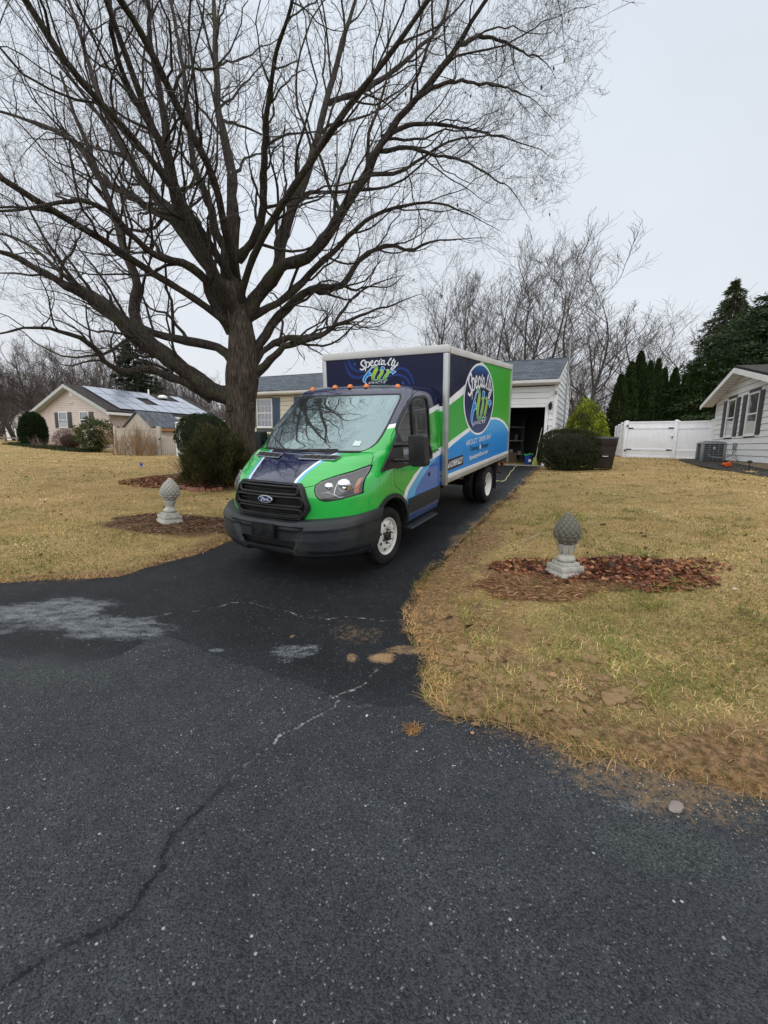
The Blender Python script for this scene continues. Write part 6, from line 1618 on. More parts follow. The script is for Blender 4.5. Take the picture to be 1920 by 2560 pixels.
# ------------------------------------------------------------------ evergreens and shrubs
def leafmat(name, rough=.75):
    g = G(name); c = g.attr('Col', 'Color'); n = g.noise(g.co('Object'), 9, 3); c = g.mix(1, c, g.rng(n, .3, .7, .75, 1.25), 'MULTIPLY')
    d = g.n('ShaderNodeBsdfPrincipled'); g.l(c, d.inputs['Base Color']); d.inputs['Roughness'].default_value = rough; d.inputs['Specular IOR Level'].default_value = .2
    t_ = g.n('ShaderNodeBsdfTranslucent'); g.l(c, t_.inputs[0]); m_ = g.n('ShaderNodeMixShader'); m_.inputs[0].default_value = .2; g.l(d.outputs[0], m_.inputs[1]); g.l(t_.outputs[0], m_.inputs[2])
    return g.done(m_.outputs[0])
m_leaf = leafmat('foliage')
def fol(name, P, D, L, Wd, cols, par, r_, mat=m_leaf, tris=1):
    """leaf-sized faces: P positions, D unit direction, L length, Wd width"""
    n = len(P); L = np.broadcast_to(L, n)[:, None]; Wd = np.broadcast_to(Wd, n)[:, None]
    sd_ = unit(np.cross(D, unit(r_.normal(size=(n, 3))))); a = P-sd_*Wd/2+D*L*.2; b = P+D*L; c = P+sd_*Wd/2+D*L*.2; e = P-D*L*.15
    V = np.stack([e, c, b, a], 1).reshape(-1, 3); F = (np.arange(n)[:, None]*4+np.array([0, 1, 2, 3])[None])
    return np_mesh(name, V, F, mat, par, cols=np.repeat(cols, 4, axis=0))
def cmix(r_, n, cols, w=None, jit=.2):
    c = np.array(cols)[r_.choice(len(cols), n, p=w)]; return c*(1+r_.uniform(-jit, jit, (n, 1)))
def sphere_dirs(r_, n): return unit(r_.normal(size=(n, 3)))
def blob_plant(name, par, r_, n, rx, ry, rz, zc, L, Wd, cols, w=None, e=2., inner=.72, lump=.12, lf=4, dirup=.3, flatb=True, ns=0):
    d = sphere_dirs(r_, n); q = (np.abs(d)**e).sum(1)**(-1/e); d = d*q[:, None]
    lump_ = np.array([mnoise.noise(Vector(v_*lf*.5+Vector((ns, 0, 0)).to_tuple()[0]) if False else Vector((v_[0]*lf+ns, v_[1]*lf, v_[2]*lf))) for v_ in d])
    rad = (inner+(1-inner)*r_.uniform(0, 1, n)**.5)*(1+lump*lump_*2); P = d*rad[:, None]*np.array([rx, ry, rz])+np.array([0, 0, zc])
    if flatb: P[:, 2] = np.maximum(P[:, 2], .04)
    D = unit(d+r_.normal(size=(n, 3))*.7+np.array([0, 0, dirup])); c = cmix(r_, n, cols, w)
    return fol(name, P, D, L*r_.uniform(.6, 1.3, n), Wd*r_.uniform(.7, 1.2, n), c, par, r_)
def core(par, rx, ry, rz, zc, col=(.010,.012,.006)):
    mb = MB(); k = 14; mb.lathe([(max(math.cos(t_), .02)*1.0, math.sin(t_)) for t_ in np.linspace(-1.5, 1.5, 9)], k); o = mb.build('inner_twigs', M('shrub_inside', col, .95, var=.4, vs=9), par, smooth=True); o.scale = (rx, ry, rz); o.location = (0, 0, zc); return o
def stems(par, r_, n, h, spread, r0, mat, name='stems', base=.1, kids=0, bend=.12):
    a = r_.uniform(0, 6.28, n); P = np.zeros((n, 8, 3)); P[:, 0, :2] = np.column_stack([np.cos(a), np.sin(a)])*base*r_.uniform(0, 1, n)[:, None]
    d = unit(np.column_stack([np.cos(a)*spread*r_.uniform(.2, 1, n), np.sin(a)*spread*r_.uniform(.2, 1, n), np.ones(n)])); L = h*r_.uniform(.6, 1, n)
    for i in range(7): d = unit(d+r_.normal(size=(n, 3))*bend); P[:, i+1] = P[:, i]+d*(L/7)[:, None]
    R_ = np.full((n, 1), r0)*np.linspace(1, .3, 8)[None]; parts = [tubes_np(P, R_, 4)]
    if kids:
        c1, d1 = spawn(P, R_, kids, r_, .2, .98, (20, 50), (h*.12, h*.35), .4, 4, .15, .1, .7, 9, .4); parts.append(tubes_np(c1, d1, 3))
        c2, d2 = spawn(c1, d1, 3, r_, .2, .98, (20, 50), (h*.05, h*.12), .4, 3, .15, .1, .7, 9, .5); parts.append(tubes_np(c2, d2, 3))
    v_, f_ = join_np(parts); o = np_mesh(name, v_, f_, mat, par); o['kind'] = 'stuff'; return o
def place(name, u, v, dep, label, cat, group=None, dz=-.03):
    p_ = at_depth(u, v, dep); return empty(name, (p_[0], dep, tz1(p_[0], dep)+dz), 0, label, cat, group)
rg = np.random.RandomState(31)
m_stem = M('shrub_stem', (.09,.065,.045), .85, var=.3, vs=5)
# clipped box hedge by the garage corner
h = place('box_shrub', 1420, 1150, 13.6, 'clipped rounded dark boxwood bush at the garage corner', 'shrub')
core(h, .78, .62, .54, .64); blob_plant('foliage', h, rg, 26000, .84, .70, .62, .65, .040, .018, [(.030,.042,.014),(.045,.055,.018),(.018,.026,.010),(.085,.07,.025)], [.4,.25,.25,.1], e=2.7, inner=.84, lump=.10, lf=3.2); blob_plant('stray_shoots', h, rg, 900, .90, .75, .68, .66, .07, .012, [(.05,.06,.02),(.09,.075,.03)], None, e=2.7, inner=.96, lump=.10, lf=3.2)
# golden thread cypress behind it
h = place('golden_cypress', 1460, 1150, 16.3, 'bright yellow-green cypress with drooping threads behind the box bush', 'shrub')
core(h, .52, .52, 1.0, 1.15, (.02,.028,.006))
n = 17000; d = sphere_dirs(rg, n); d[:, 2] = np.abs(d[:, 2])*1.0-.15*rg.uniform(0, 1, n); zz = d[:, 2]
P = d*np.array([.76, .76, 1.78])*(.82+.22*rg.uniform(0, 1, n))[:, None]; cl_ = np.array([mnoise.noise(Vector((p_[0]*3.2, p_[1]*3.2, p_[2]*1.4))) for p_ in P]); P *= (1+cl_*.20)[:, None]; P[:, 2] += .55
D = unit(np.column_stack([d[:, 0]*.5, d[:, 1]*.5, -np.ones(n)*.8])+rg.normal(size=(n, 3))*.28)
c = cmix(rg, n, [(.29,.29,.018),(.19,.23,.016),(.10,.14,.014),(.05,.075,.012)], None, .2)*np.clip(1+cl_*1.5, .45, 1.4)[:, None]
fol('foliage', P, D, .13*rg.uniform(.5, 1.2, n), .022, c, h, rg); stems(h, rg, 6, 1.2, .5, .02, m_stem)
# arborvitae row
def arb(r_, H=5., R=.85, n=8500):
    e = empty('arborvitae'); zz = H*(1-r_.uniform(0, 1, n)**1.35); t_ = zz/H; a = r_.uniform(0, 6.28, n)
    rad = R*np.clip(1-t_**1.9, 0, 1)**.75*(.72+.1*t_)*(1+.16*np.sin(a*4+zz*1.7)+.10*np.sin(a*7-zz*3))*r_.uniform(.78, 1.08, n); rad = np.maximum(rad, .02)
    P = np.column_stack([np.cos(a)*rad, np.sin(a)*rad, zz]); D = unit(np.column_stack([np.cos(a)*.5, np.sin(a)*.5, np.ones(n)*.9])+r_.normal(size=(n, 3))*.35)
    c = cmix(r_, n, [(.024,.046,.012),(.038,.066,.016),(.014,.027,.009),(.065,.082,.022)], [.4,.25,.25,.1]); sh = np.array([mnoise.noise(Vector((p_[0]*2.5, p_[1]*2.5, p_[2]*1.2))) for p_ in P[::1]]); c = c*(1+.5*sh)[:, None]
    fol('foliage', P, D, .20*r_.uniform(.5, 1.1, n), .075, c, e, r_); mb = MB(); mb.tube([(0,0,0),(0,0,H*.9)], [.10,.02], 6); mb.build('trunk', m_stem, e); 
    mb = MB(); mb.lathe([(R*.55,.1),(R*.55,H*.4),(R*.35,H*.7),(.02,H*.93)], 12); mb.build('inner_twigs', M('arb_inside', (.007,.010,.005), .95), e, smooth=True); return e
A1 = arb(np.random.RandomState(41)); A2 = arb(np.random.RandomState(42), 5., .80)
specs = [(1549,28.5,940,1.0,'leftmost and lowest cone of the dark arborvitae row'),(1574,29,910,1.0,'second dark arborvitae from the left in the row'),(1597,29.3,884,1.05,'tallest pointed arborvitae, third from the left in the row'),
 (1621,29,907,.85,'short arborvitae just right of the tallest pointed one'),(1641,29.5,902,.85,'slender arborvitae in the middle of the row'),(1658,29.5,924,.8,'arborvitae right of the slender middle one'),(1684,29,925,.9,'low arborvitae above the gate latch post'),
 (1712,29,938,.8,'thin low arborvitae between the latch post one and the broad one'),(1738,27.5,914,1.25,'broad arborvitae behind the right fence panel'),(1774,26.5,908,1.3,'broad dark arborvitae beside the white house eave'),(1815,26,900,1.4,'rightmost arborvitae rising behind the white house roof')]
for i, (u, dep, tv, sx, lab) in enumerate(specs):
    src = (A1, A2)[i % 2]; e = src if i < 2 else copy_tree(src); p_ = at_depth(u-(u-960)*(1100-tv)/8500, 1100, dep); top = at_depth(u, tv, dep)[2]; g_ = tz1(p_[0], dep)
    e.location = (p_[0], dep, g_); e.scale = (sx, sx, (top-g_)/5.0); e.rotation_euler = (0, 0, i*1.3); tag(e, lab, 'evergreen tree', 'arborvitae behind the white fence')
# tall open hemlock and dense spruce at the right
def conifer(name, par, r_, H, R, layers, per, tuft, cols, droop, tl, tw, openness=.0, p=.85):
    Ps, Ds = [], []; bP = []
    for i in range(layers):
        t_ = (i+.5)/layers; z_ = H*(.06+.92*t_); rr = R*(1-t_)**p*(1+.12*math.sin(i*2.1)); k = max(4, int(per*(1-t_*.6)))
        for j in range(k):
            if r_.uniform() < openness: continue
            a = 6.28*(j+r_.uniform())/k; L = rr*r_.uniform(.7, 1.1); m_ = int(tuft*(.3+L/R)); s_ = r_.uniform(.15, 1, m_)
            lat = r_.normal(size=m_)*.10*L*(.3+s_*.8); zz_ = z_-droop*L*s_**1.5+r_.normal(size=m_)*.08+.10*L*s_; cx_, sx_ = math.cos(a), math.sin(a)
            Ps.append(np.column_stack([cx_*L*s_-sx_*lat, sx_*L*s_+cx_*lat, zz_])); Ds.append(unit(np.column_stack([cx_+r_.normal(size=m_)*.5, sx_+r_.normal(size=m_)*.5, -.35+r_.normal(size=m_)*.35])))
            bP.append(np.array([[0,0,z_],[cx_*L*.5,sx_*L*.5,z_-droop*L*.35+.05*L],[cx_*L,sx_*L,z_-droop*L+.10*L]]))
    P = np.vstack(Ps); D = np.vstack(Ds); n = len(P); c = cmix(r_, n, cols)
    fol('crown', P, D, tl*r_.uniform(.5, 1.2, n), tw, c, par, r_); bP = np.array(bP); v_, f_ = join_np([tubes_np(bP, np.broadcast_to(np.array([.035,.022,.008]), (len(bP), 3)).copy(), 3)])
    o = np_mesh('boughs', v_, f_, m_bgb, par); o['kind'] = 'stuff'; mb = MB(); mb.tube([(0,0,-.2),(0,0,H*.6),(0,0,H)], [H*.018,H*.009,.01], 8); mb.build('trunk', m_bgb, par, smooth=True)
p_ = at_depth(1787, 1100, 33); e = empty('hemlock_tree', (p_[0], 33, .9), 0, 'tall airy hemlock with pointed top right of the bare trees', 'evergreen tree')
conifer('crown', e, np.random.RandomState(51), at_depth(1828, 690, 33)[2]-.9, 5.0, 40, 15, 210, [(.042,.070,.024),(.062,.088,.030),(.026,.042,.016),(.08,.09,.038)], .30, .24, .06, .04, .78)
p_ = at_depth(1890, 1100, 28); e = empty('spruce_tree', (p_[0], 27, .9), 0, 'dense dark blue-green spruce above the white house roof', 'evergreen tree')
conifer('crown', e, np.random.RandomState(52), at_depth(1925, 765, 28)[2], 6.6, 30, 20, 260, [(.030,.054,.020),(.045,.072,.028),(.018,.032,.013)], .20, .24, .085, 0, .42)
p_ = at_depth(346, 1100, 42); e = empty('pine_tree', (p_[0], 42, .5), 0, 'dark ragged pine behind the solar house roof', 'evergreen tree')
conifer('crown', e, np.random.RandomState(53), at_depth(325, 820, 42)[2]-.4, 4.2, 26, 12, 170, [(.025,.038,.020),(.040,.052,.028),(.016,.022,.013)], .2, .34, .09, .18, .75)
# evergreen bushes at the foot of the maple
h = place('juniper_bush', 545, 1190, 10.4, 'big shaggy olive juniper bush at the foot of the maple', 'shrub')
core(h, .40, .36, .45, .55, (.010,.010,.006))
n = 42000; d = sphere_dirs(rg, n); d[:, 2] = np.abs(d[:, 2])-.25*rg.uniform(0, 1, n); base_ = np.array([mnoise.noise(Vector((v_[0]*2.6, v_[1]*2.6, v_[2]*2.6))) for v_ in d])
P = d*np.array([.86, .75, 1.05])*(.45+.55*rg.uniform(0, 1, n)**.45)[:, None]*(1+base_*.42)[:, None]; P[:, 2] = np.maximum(P[:, 2]+.36, .02)
D = unit(d*np.array([1, 1, .5])+np.array([0, 0, .75])+rg.normal(size=(n, 3))*.35)
c = cmix(rg, n, [(.040,.044,.016),(.060,.060,.022),(.022,.024,.010),(.10,.075,.028),(.07,.042,.02)], [.33,.24,.25,.1,.08])*np.clip(1+base_*1.0, .5, 1.4)[:, None]
fol('foliage', P, D, .08*rg.uniform(.5, 1.5, n), .013, c, h, rg); stems(h, rg, 60, 1.5, .55, .006, m_stem, kids=2)
h = place('yew_bush', 508, 1120, 11.0, 'rounded dark green yew clipped smooth, left of the maple trunk', 'shrub')
core(h, .50, .5, .50, 1.22); blob_plant('foliage', h, rg, 15000, .60, .58, .52, 1.22, .05, .014, [(.030,.052,.014),(.045,.068,.018),(.018,.028,.010)], None, e=2.3, inner=.85, lump=.07)
mb = MB(); mb.tube([(0,0,0),(.05,0,.5),(0,0,1.2)], [.06,.05,.03], 8); mb.build('stems', m_stem, h)
h = place('low_shrub', 462, 1170, 12.2, 'small bare reddish twiggy shrub left of the juniper', 'shrub'); stems(h, rg, 40, .75, .7, .004, M('red_twig', (.16,.085,.06), .8), kids=5)
# planting in front of the solar house
h = place('arborvitae', 86, 1110, 29.5, 'rounded dark evergreen standing at the left corner of the solar house', 'evergreen tree')
h.location.z = .45; core(h, .5, .5, .9, 1.2); blob_plant('foliage', h, rg, 14000, .72, .72, 1.28, 1.22, .15, .045, [(.018,.036,.010),(.028,.048,.012),(.010,.018,.007)], None, e=2.2, inner=.82, lump=.06)
h = place('barberry_shrub', 178, 1130, 27.0, 'reddish-brown twiggy rounded shrub below the solar house windows', 'shrub')
core(h, .55, .5, .42, .55, (.03,.016,.014)); blob_plant('foliage', h, rg, 6000, .95, .8, .62, .66, .08, .014, [(.13,.060,.048),(.09,.045,.038),(.17,.085,.06)], None, inner=.6, lump=.14); stems(h, rg, 70, 1.25, .85, .009, M('plum_twig', (.10,.055,.05), .85), kids=4)
h = place('rhododendron', 244, 1130, 25.8, 'glossy broad-leaved rhododendron at the right corner of the solar house', 'shrub')
core(h, .45, .45, .45, .9); n = 3600; d = sphere_dirs(rg, n); lump_ = np.array([mnoise.noise(Vector(tuple(v_*2.3))) for v_ in d]); P = d*np.array([1.12, 1.0, .85])*(.6+.4*rg.uniform(0, 1, n)**.5)[:, None]*(1+lump_*.4)[:, None]+np.array([0, 0, 1.05]); P[:, 2] = np.maximum(P[:, 2], .1)
fol('foliage', P, unit(d+rg.normal(size=(n, 3))*.6+np.array([0, 0, -.2])), .17*rg.uniform(.6, 1.1, n), .055, cmix(rg, n, [(.05,.075,.022),(.085,.11,.035),(.025,.035,.012),(.13,.12,.05)], None), h, rg); stems(h, rg, 14, 1.3, .6, .025, m_stem, kids=2)
m_cane = M('tan_cane', (.30,.185,.095), .8, var=.3, vs=2)
for i, (u, dep, hh_, lab) in enumerate(((300, 23.6, 1.75, 'bare tan canes right of the rhododendron, left clump'), (345, 23.2, 2.2, 'tallest clump of bare tan canes before the tan fence'), (375, 23.0, 1.5, 'short clump of bare tan canes beside the picket gate'))):
    h = place('bare_canes', u, 1140, dep, lab, 'shrub', 'bare shrubs at the tan fence'); stems(h, rg, 46, hh_, .55, .010, m_cane, kids=5, base=.35)
h = place('bare_shrub', 112, 1130, 27.5, 'thin pale leafless shrub beside the left downspout', 'shrub'); stems(h, rg, 40, .95, .9, .007, M('pale_twig', (.24,.17,.14), .85), kids=4, base=.5)
n = 9000; a = rg.uniform(0, 1, n); q = [at_depth(u_, 1130, d_) for u_, d_ in ((40, 29.5), (130, 27.0), (230, 25.4))]; Q = np.array([bez([(p_[0], p_[1]) for p_ in q], 20)[int(t_*40)] for t_ in a]); P = np.column_stack([Q[:, 0]+rg.normal(size=n)*.25, Q[:, 1]+rg.normal(size=n)*.35, np.zeros(n)]); P[:, 2] = tz(P[:, 0], P[:, 1])+rg.uniform(0, .14, n)
gc = fol('ground_cover', P, unit(rg.normal(size=(n, 3))+np.array([0, 0, 1])), .09, .05, cmix(rg, n, [(.03,.05,.018),(.05,.07,.03),(.02,.028,.012)], None), None, rg); tag(gc, 'dark green pachysandra strip along the solar house bed', 'ground cover', kind='stuff')
# clipped dark shrub cut by the right edge, bare stalks by the neighbour's wall
h = place('dark_shrub', 1945, 1150, 13.4, 'dark evergreen shrub cut off by the right edge of the picture', 'shrub')
core(h, .25, .25, .5, .65); blob_plant('foliage', h, rg, 5000, .36, .36, .62, .68, .05, .02, [(.02,.03,.012),(.035,.045,.016)], None, lump=.05)
h = place('bare_stalks', 1862, 1150, 15.4, 'thin bare grey stalks growing by the white house foundation', 'shrub'); stems(h, rg, 26, .75, .9, .005, M('grey_twig', (.2,.17,.15), .85), kids=4, base=.35)
h = place('porch_shrub', 668, 1110, 19.8, 'small dark shrub under the multi-pane window of the ranch house', 'shrub'); core(h, .3, .3, .3, .4); blob_plant('foliage', h, rg, 3500, .5, .4, .42, .45, .06, .03, [(.025,.045,.015),(.05,.07,.02)], None)
# ------------------------------------------------------------------ garden ornaments and small things
m_stone = M('cast_stone', (.36,.35,.31), .88, var=.22, vs=14, bump=.5, bs=70, bd=.004, dirt=.45); m_stoned = M('lichen_stone', (.15,.145,.11), .92, var=.35, vs=16, bump=.6, bs=80, bd=.005, dirt=.6)
def scale_mesh():
    V = []; n = 5
    rows = [(-.5,0,.0),(-.5,.35,.5),(-.42,.75,.85),(0,1.0,1.0),(.42,.75,.85),(.5,.35,.5),(.5,0,0)]
    vs_ = [(x_, z_, h_*.55) for x_, z_, h_ in rows]+[(x_*1.0, z_, -.15) for x_, z_, h_ in rows]+[(0,.42,.62)]
    fs_ = [(i, i+1, 14) for i in range(6)]+[(6, 0, 14)]+[(i+1, i, 7+i, 8+i) for i in range(6)]
    me = bpy.data.meshes.new('scale'); me.from_pydata([(a*.9, -c*.8, b) for a, b, c in vs_], [], fs_); me.update(); me.materials.append(m_stoned); return me
sc_me = scale_mesh(); sc_me2 = sc_me.copy(); sc_me2.materials.clear(); sc_me2.materials.append(m_stone)
def finial(u, v, dep, rot, label, k, tilt, petals, cone_mat, sme):
    p_ = at_depth(u, v, dep); z_ = tz1(p_[0], dep)+.015; e = empty('pinecone_finial', (p_[0], dep, z_), (tilt[0], tilt[1], rot), label, 'garden ornament', 'stone pinecone finials beside the driveway')
    q = MB(); q.frustum(0,0,.158,.158,-.05,.158,.158,.012); q.frustum(0,0,.157,.157,.0125,.128,.128,.075); q.build('base_slab', m_stone, e, bevel=.006)
    q = MB(); q.frustum(0,0,.136,.136,.076,.133,.133,.128); q.build('plinth', m_stone, e, bevel=.008)
    q = MB(); q.frustum(0,0,.103,.103,.129,.098,.098,.165); q.build('plinth', m_stone, e, bevel=.006)
    q = MB(); q.lathe([(0,.165),(.086,.166),(.096,.180),(.098,.196),(.088,.214),(.070,.228),(.060,.238),(.058,.262),(.070,.285),(.082,.315),(.086,.340),(.07,.352),(0,.352)], 32); q.build('neck', m_stone, e, smooth=True, angle=60)
    if petals:
        for i in range(8):
            a = 6.283*i/8; q = MB(); q.add([(0,-.006,-.06),(.026,-.012,-.02),(.030,-.024,.03),(0,-.036,.055),(-.030,-.024,.03),(-.026,-.012,-.02),(0,-.022,0)], [(0,1,6),(1,2,6),(2,3,6),(3,4,6),(4,5,6),(5,0,6)]); o = q.build('petal', m_stone, e, smooth=True); o.location = (.062*math.sin(a), -.062*math.cos(a), .30); o.rotation_euler = (0, 0, a)
    zb, zt, R = .335, .690, .126
    prof = lambda t_: R*max(math.sin(math.pi*min(max(t_, 0), 1)**.74), 0)**.80*1.04
    q = MB(); q.lathe([(prof(t_)*.93+.001, zb+(zt-zb)*t_) for t_ in np.linspace(0, 1, 22)], 36); q.build('cone_core', cone_mat, e, smooth=True)
    rows_ = 10
    for r_ in range(rows_):
        t_ = .07+.84*(r_/(rows_-1)); rad = prof(t_)*.93; n_ = max(5, int(round(2*math.pi*rad/.058))); zz_ = zb+(zt-zb)*t_; sz = .056*(.62+.5*rad/R)
        dt = (prof(t_+.04)-prof(t_-.04))/((zt-zb)*.08); lean = math.atan(dt)
        for j in range(n_):
            a = 6.283*(j+.5*(r_ % 2))/n_; o = bpy.data.objects.new('scale', sme); COL.objects.link(o); o.parent = e; o.location = (rad*math.sin(a), -rad*math.cos(a), zz_); o.rotation_euler = (lean, 0, a); o.scale = (sz*1.0*(1+rnd.uniform(-.06,.06)), sz*.62, sz*.95)
    return e
fR = finial(1411, 1444, 4.60, .28, 'darker lichen-stained stone pinecone finial on brown leaves right of the driveway', 1, (.0, -.02), True, m_stoned, sc_me)
fL = finial(424, 1303, 6.72, .85, 'paler stone pinecone finial on mulch left of the truck', 1, (.02, .05), False, m_stone, sc_me2)

# leaves
def leaf_me(name, s, curl, seed):
    r_ = random.Random(seed); P = []; n = 6
    for i in range(n+1):
        t_ = i/n; w_ = math.sin(math.pi*t_**.8)*.30*(1+.25*(-1)**i); z_ = curl*(t_-.5)**2*1.6+r_.uniform(-.02, .03); P += [(t_-.5, -w_, z_+curl*.5*w_+r_.uniform(0,.05)), (t_-.5, 0, z_), (t_-.5, w_, z_+curl*.5*w_+r_.uniform(0,.07))]
    F = []
    for i in range(n): b = i*3; F += [(b,b+3,b+4,b+1),(b+1,b+4,b+5,b+2)]
    me = bpy.data.meshes.new(name); me.from_pydata([tuple(c*s for c in p_) for p_ in P], [], F); me.update(); return me
LC_ = [(.23,.078,.040),(.15,.045,.026),(.31,.13,.065),(.075,.032,.022),(.36,.18,.09)]
m_lv = [M('dead_leaf', c_, .62, var=.3, vs=25, bump=.3, bs=60) for c_ in LC_]
LM = []
for i in range(10): me_ = leaf_me('leaf', 1, [.5,.9,-.4,1.1,.3][i % 5], i); me_.materials.append(m_lv[i % 5]); LM.append(me_)
def leaf_bed(par, c, rx, ry, n_obj, n_stuff, smin, smax, r_, pile=.05, fn=None):
    for i in range(n_obj):
        while True:
            a, b = r_.uniform(-1, 1), r_.uniform(-1, 1)
            if a*a+b*b < 1: break
        x_, y_ = c[0]+a*rx, c[1]+b*ry; o = bpy.data.objects.new('leaf', LM[r_.randint(0, 9)]); COL.objects.link(o); o.parent = par; s_ = r_.uniform(smin, smax)
        o.location = Vector((x_, y_, tz1(x_, y_)+.03+r_.uniform(0, pile)*(1-a*a-b*b)))-par.location; o.rotation_euler = (r_.gauss(0, .45), r_.gauss(0, .45), r_.uniform(0, 6.28)); o.scale = (s_, s_*r_.uniform(.6, 1.1), s_)
    rr = np.random.RandomState(r_.randint(0, 9999)); n = n_stuff; a = rr.uniform(0, 6.28, n); q = rr.uniform(0, 1, n)**.5*1.08; x_ = c[0]+np.cos(a)*q*rx; y_ = c[1]+np.sin(a)*q*ry
    P = np.column_stack([x_, y_, tz(x_, y_)+.028+rr.uniform(0, pile, n)*np.clip(1-q*q, 0, 1)]); N_ = unit(np.column_stack([rr.normal(size=(n, 2))*.5, np.ones(n)])); D = unit(np.cross(N_, unit(rr.normal(size=(n, 3))))); S_ = np.cross(N_, D)
    L = rr.uniform(smin, smax, n)[:, None]; V = np.stack([P-D*L/2, P+S_*L*.25+N_*L*.12, P+D*L/2+N_*L*.15, P-S_*L*.25+N_*L*.06], 1).reshape(-1, 3)-np.array(par.location)
    o = np_mesh('leaf_litter', V, np.arange(n*4).reshape(-1, 4), m_leaf, par, cols=np.repeat(cmix(rr, n, LC_, None, .25), 4, axis=0)); o['kind'] = 'stuff'
pr = random.Random(3)
mR = gp(1445,1450); mL = gp(430,1312); mR = np.array([mR[0]+.38, mR[1]+.12])
e = empty('leaf_pile', (mR[0], mR[1], tz1(*mR)), 0, 'heap of reddish-brown dead leaves round the right finial', 'leaf pile'); leaf_bed(e, mR, .85, .42, 210, 1500, .05, .105, pr, .06)
c2 = (mR[0]-.75, mR[1]+.28); leaf_bed(e, c2, .45, .26, 40, 500, .05, .09, pr, .04); leaf_bed(e, (mR[0]+.35, mR[1]-.34), .55, .24, 26, 420, .045, .09, pr, .02); leaf_bed(e, (mR[0]+.95, mR[1]+.05), .35, .22, 12, 160, .045, .08, pr, .015)
e = empty('leaf_pile', (-4.5, 11.2, tz1(-4.5, 11.2)), 0, 'brown leaves littering the bed under the juniper and maple', 'leaf pile'); leaf_bed(e, (-4.75, 11.2), 1.75, 1.1, 160, 2600, .06, .12, pr, .05)
mLc = (mL[0]+.1, mL[1]+.05)
# bark mulch with fine sticks round the left finial and at both piles' fringes
def mulch(name, c, rx, ry, n, label, seed, cols, L0=.05, up=.12):
    rr = np.random.RandomState(seed); a = rr.uniform(0, 6.28, n); q = rr.uniform(0, 1, n)**.5*(1+.12*np.sin(a*3+1)+.08*np.sin(a*7)); x_ = c[0]+np.cos(a)*q*rx; y_ = c[1]+np.sin(a)*q*ry
    P = np.column_stack([x_, y_, tz(x_, y_)+.022+rr.uniform(0, .03, n)]); D = unit(np.column_stack([rr.normal(size=(n, 2)), rr.normal(size=n)*up]))
    o = fol(name, P, D, L0*rr.uniform(.4, 1.5, n), .010*rr.uniform(.5, 1.5, n), cmix(rr, n, cols, None, .25), None, rr); return tag(o, label, 'mulch', kind='stuff')
MC = [(.10,.045,.03),(.15,.075,.05),(.05,.028,.02),(.22,.13,.08),(.30,.22,.14)]
mulch('bark_mulch', mLc, 1.1, .55, 9000, 'dark bark mulch scattered round the left finial', 5, MC)
mulch('pine_straw', (mR[0]-.75, mR[1]-.30), .75, .36, 5200, 'rusty pine straw matted on the grass before the right finial', 6, [(.30,.16,.08),(.22,.11,.06),(.38,.23,.12)], .09, .10)
def stick(u0, v0, u1, v1, label, r_=.006, h=.03):
    a, b = gp(u0, v0), gp(u1, v1); q = MB(); m_ = (a+b)/2; n_ = MB(); e = bpy.data.objects.new('stick', None)
    q.tube([tuple(a-m_+[0,0,.02]), (0,0,h), tuple(b-m_+[0,0,.03])], [r_, r_*.8, r_*.5], 6); o = q.build('stick', M('dry_stick', (.36,.30,.22), .8), None, smooth=True); o.location = tuple(m_); return tag(o, label, 'stick')
stick(462,1304, 482,1288, 'pale curved stick lying beside the left finial', .008, .05)
stick(1290,1240+185*.5787*1.0+20, 1405,1240+165*.5787, 'thin dry stalk arching over the leaves left of the right finial', .004, .10)
# bricks along the bed
bk_p = [gp(u_, v_) for u_, v_ in ((452,1222),(470,1226),(500,1229),(535,1228),(575,1226))]; bc = bez([(p_[0], p_[1]) for p_ in bk_p], 12)
be = empty('brick_edging', (bc[0][0], bc[0][1], tz1(*bc[0])), 0, 'scalloped row of red bricks edging the maple bed', 'edging')
m_brick = M('red_brick', (.28,.12,.085), .9, var=.25, vs=20, bump=.4, bs=50, dirt=.4)
q = MB(); q.box(-.055,.055,-.035,.035,-.06,.075); bme = q.mesh('brick', bevel=.012); bme.materials.append(m_brick)
s_ = np.r_[0, np.cumsum(np.hypot(*np.diff(bc, axis=0).T))]; k_ = int(s_[-1]/.125)
for i in range(k_):
    x_, y_ = [np.interp(i*.125, s_, bc[:, j]) for j in (0, 1)]; o = bpy.data.objects.new('brick', bme); COL.objects.link(o); o.parent = be; o.location = Vector((x_, y_, tz1(x_, y_)+rnd.uniform(-.02,.02)))-be.location; o.rotation_euler = (rnd.uniform(-.15,.15), rnd.uniform(-.1,.1), rnd.uniform(-.15,.15))
bb = MB(); 
o = None
p_ = gp(452,1222); q = MB(); q.prism([(-.14,-.1,0),(.14,-.08,0),(.12,.1,0),(-.12,.08,0)], (0,0,.07)); o = q.build('flat_brick', m_brick, None, bevel=.012); o.location = (p_[0], p_[1], p_[2]+.01); tag(o, 'flat pinkish brick lying at the left end of the brick edging', 'brick')
# utility flag
p_ = gp(350, 1178); fe = empty('marker_flag', tuple(p_), .3, 'small blue marker flag stuck in the left lawn', 'flag'); q = MB(); q.tube([(0,0,0),(.01,0,.28)], .003, 5); q.build('wire', m_dark, fe)
q = MB(); q.add([(.01,0,.28),(.085,.01,.22),(.07,.02,.12),(.012,0,.17)], [(0,1,2,3)]); q.build('flag', M('blue_film', (.02,.10,.45), .4), fe)
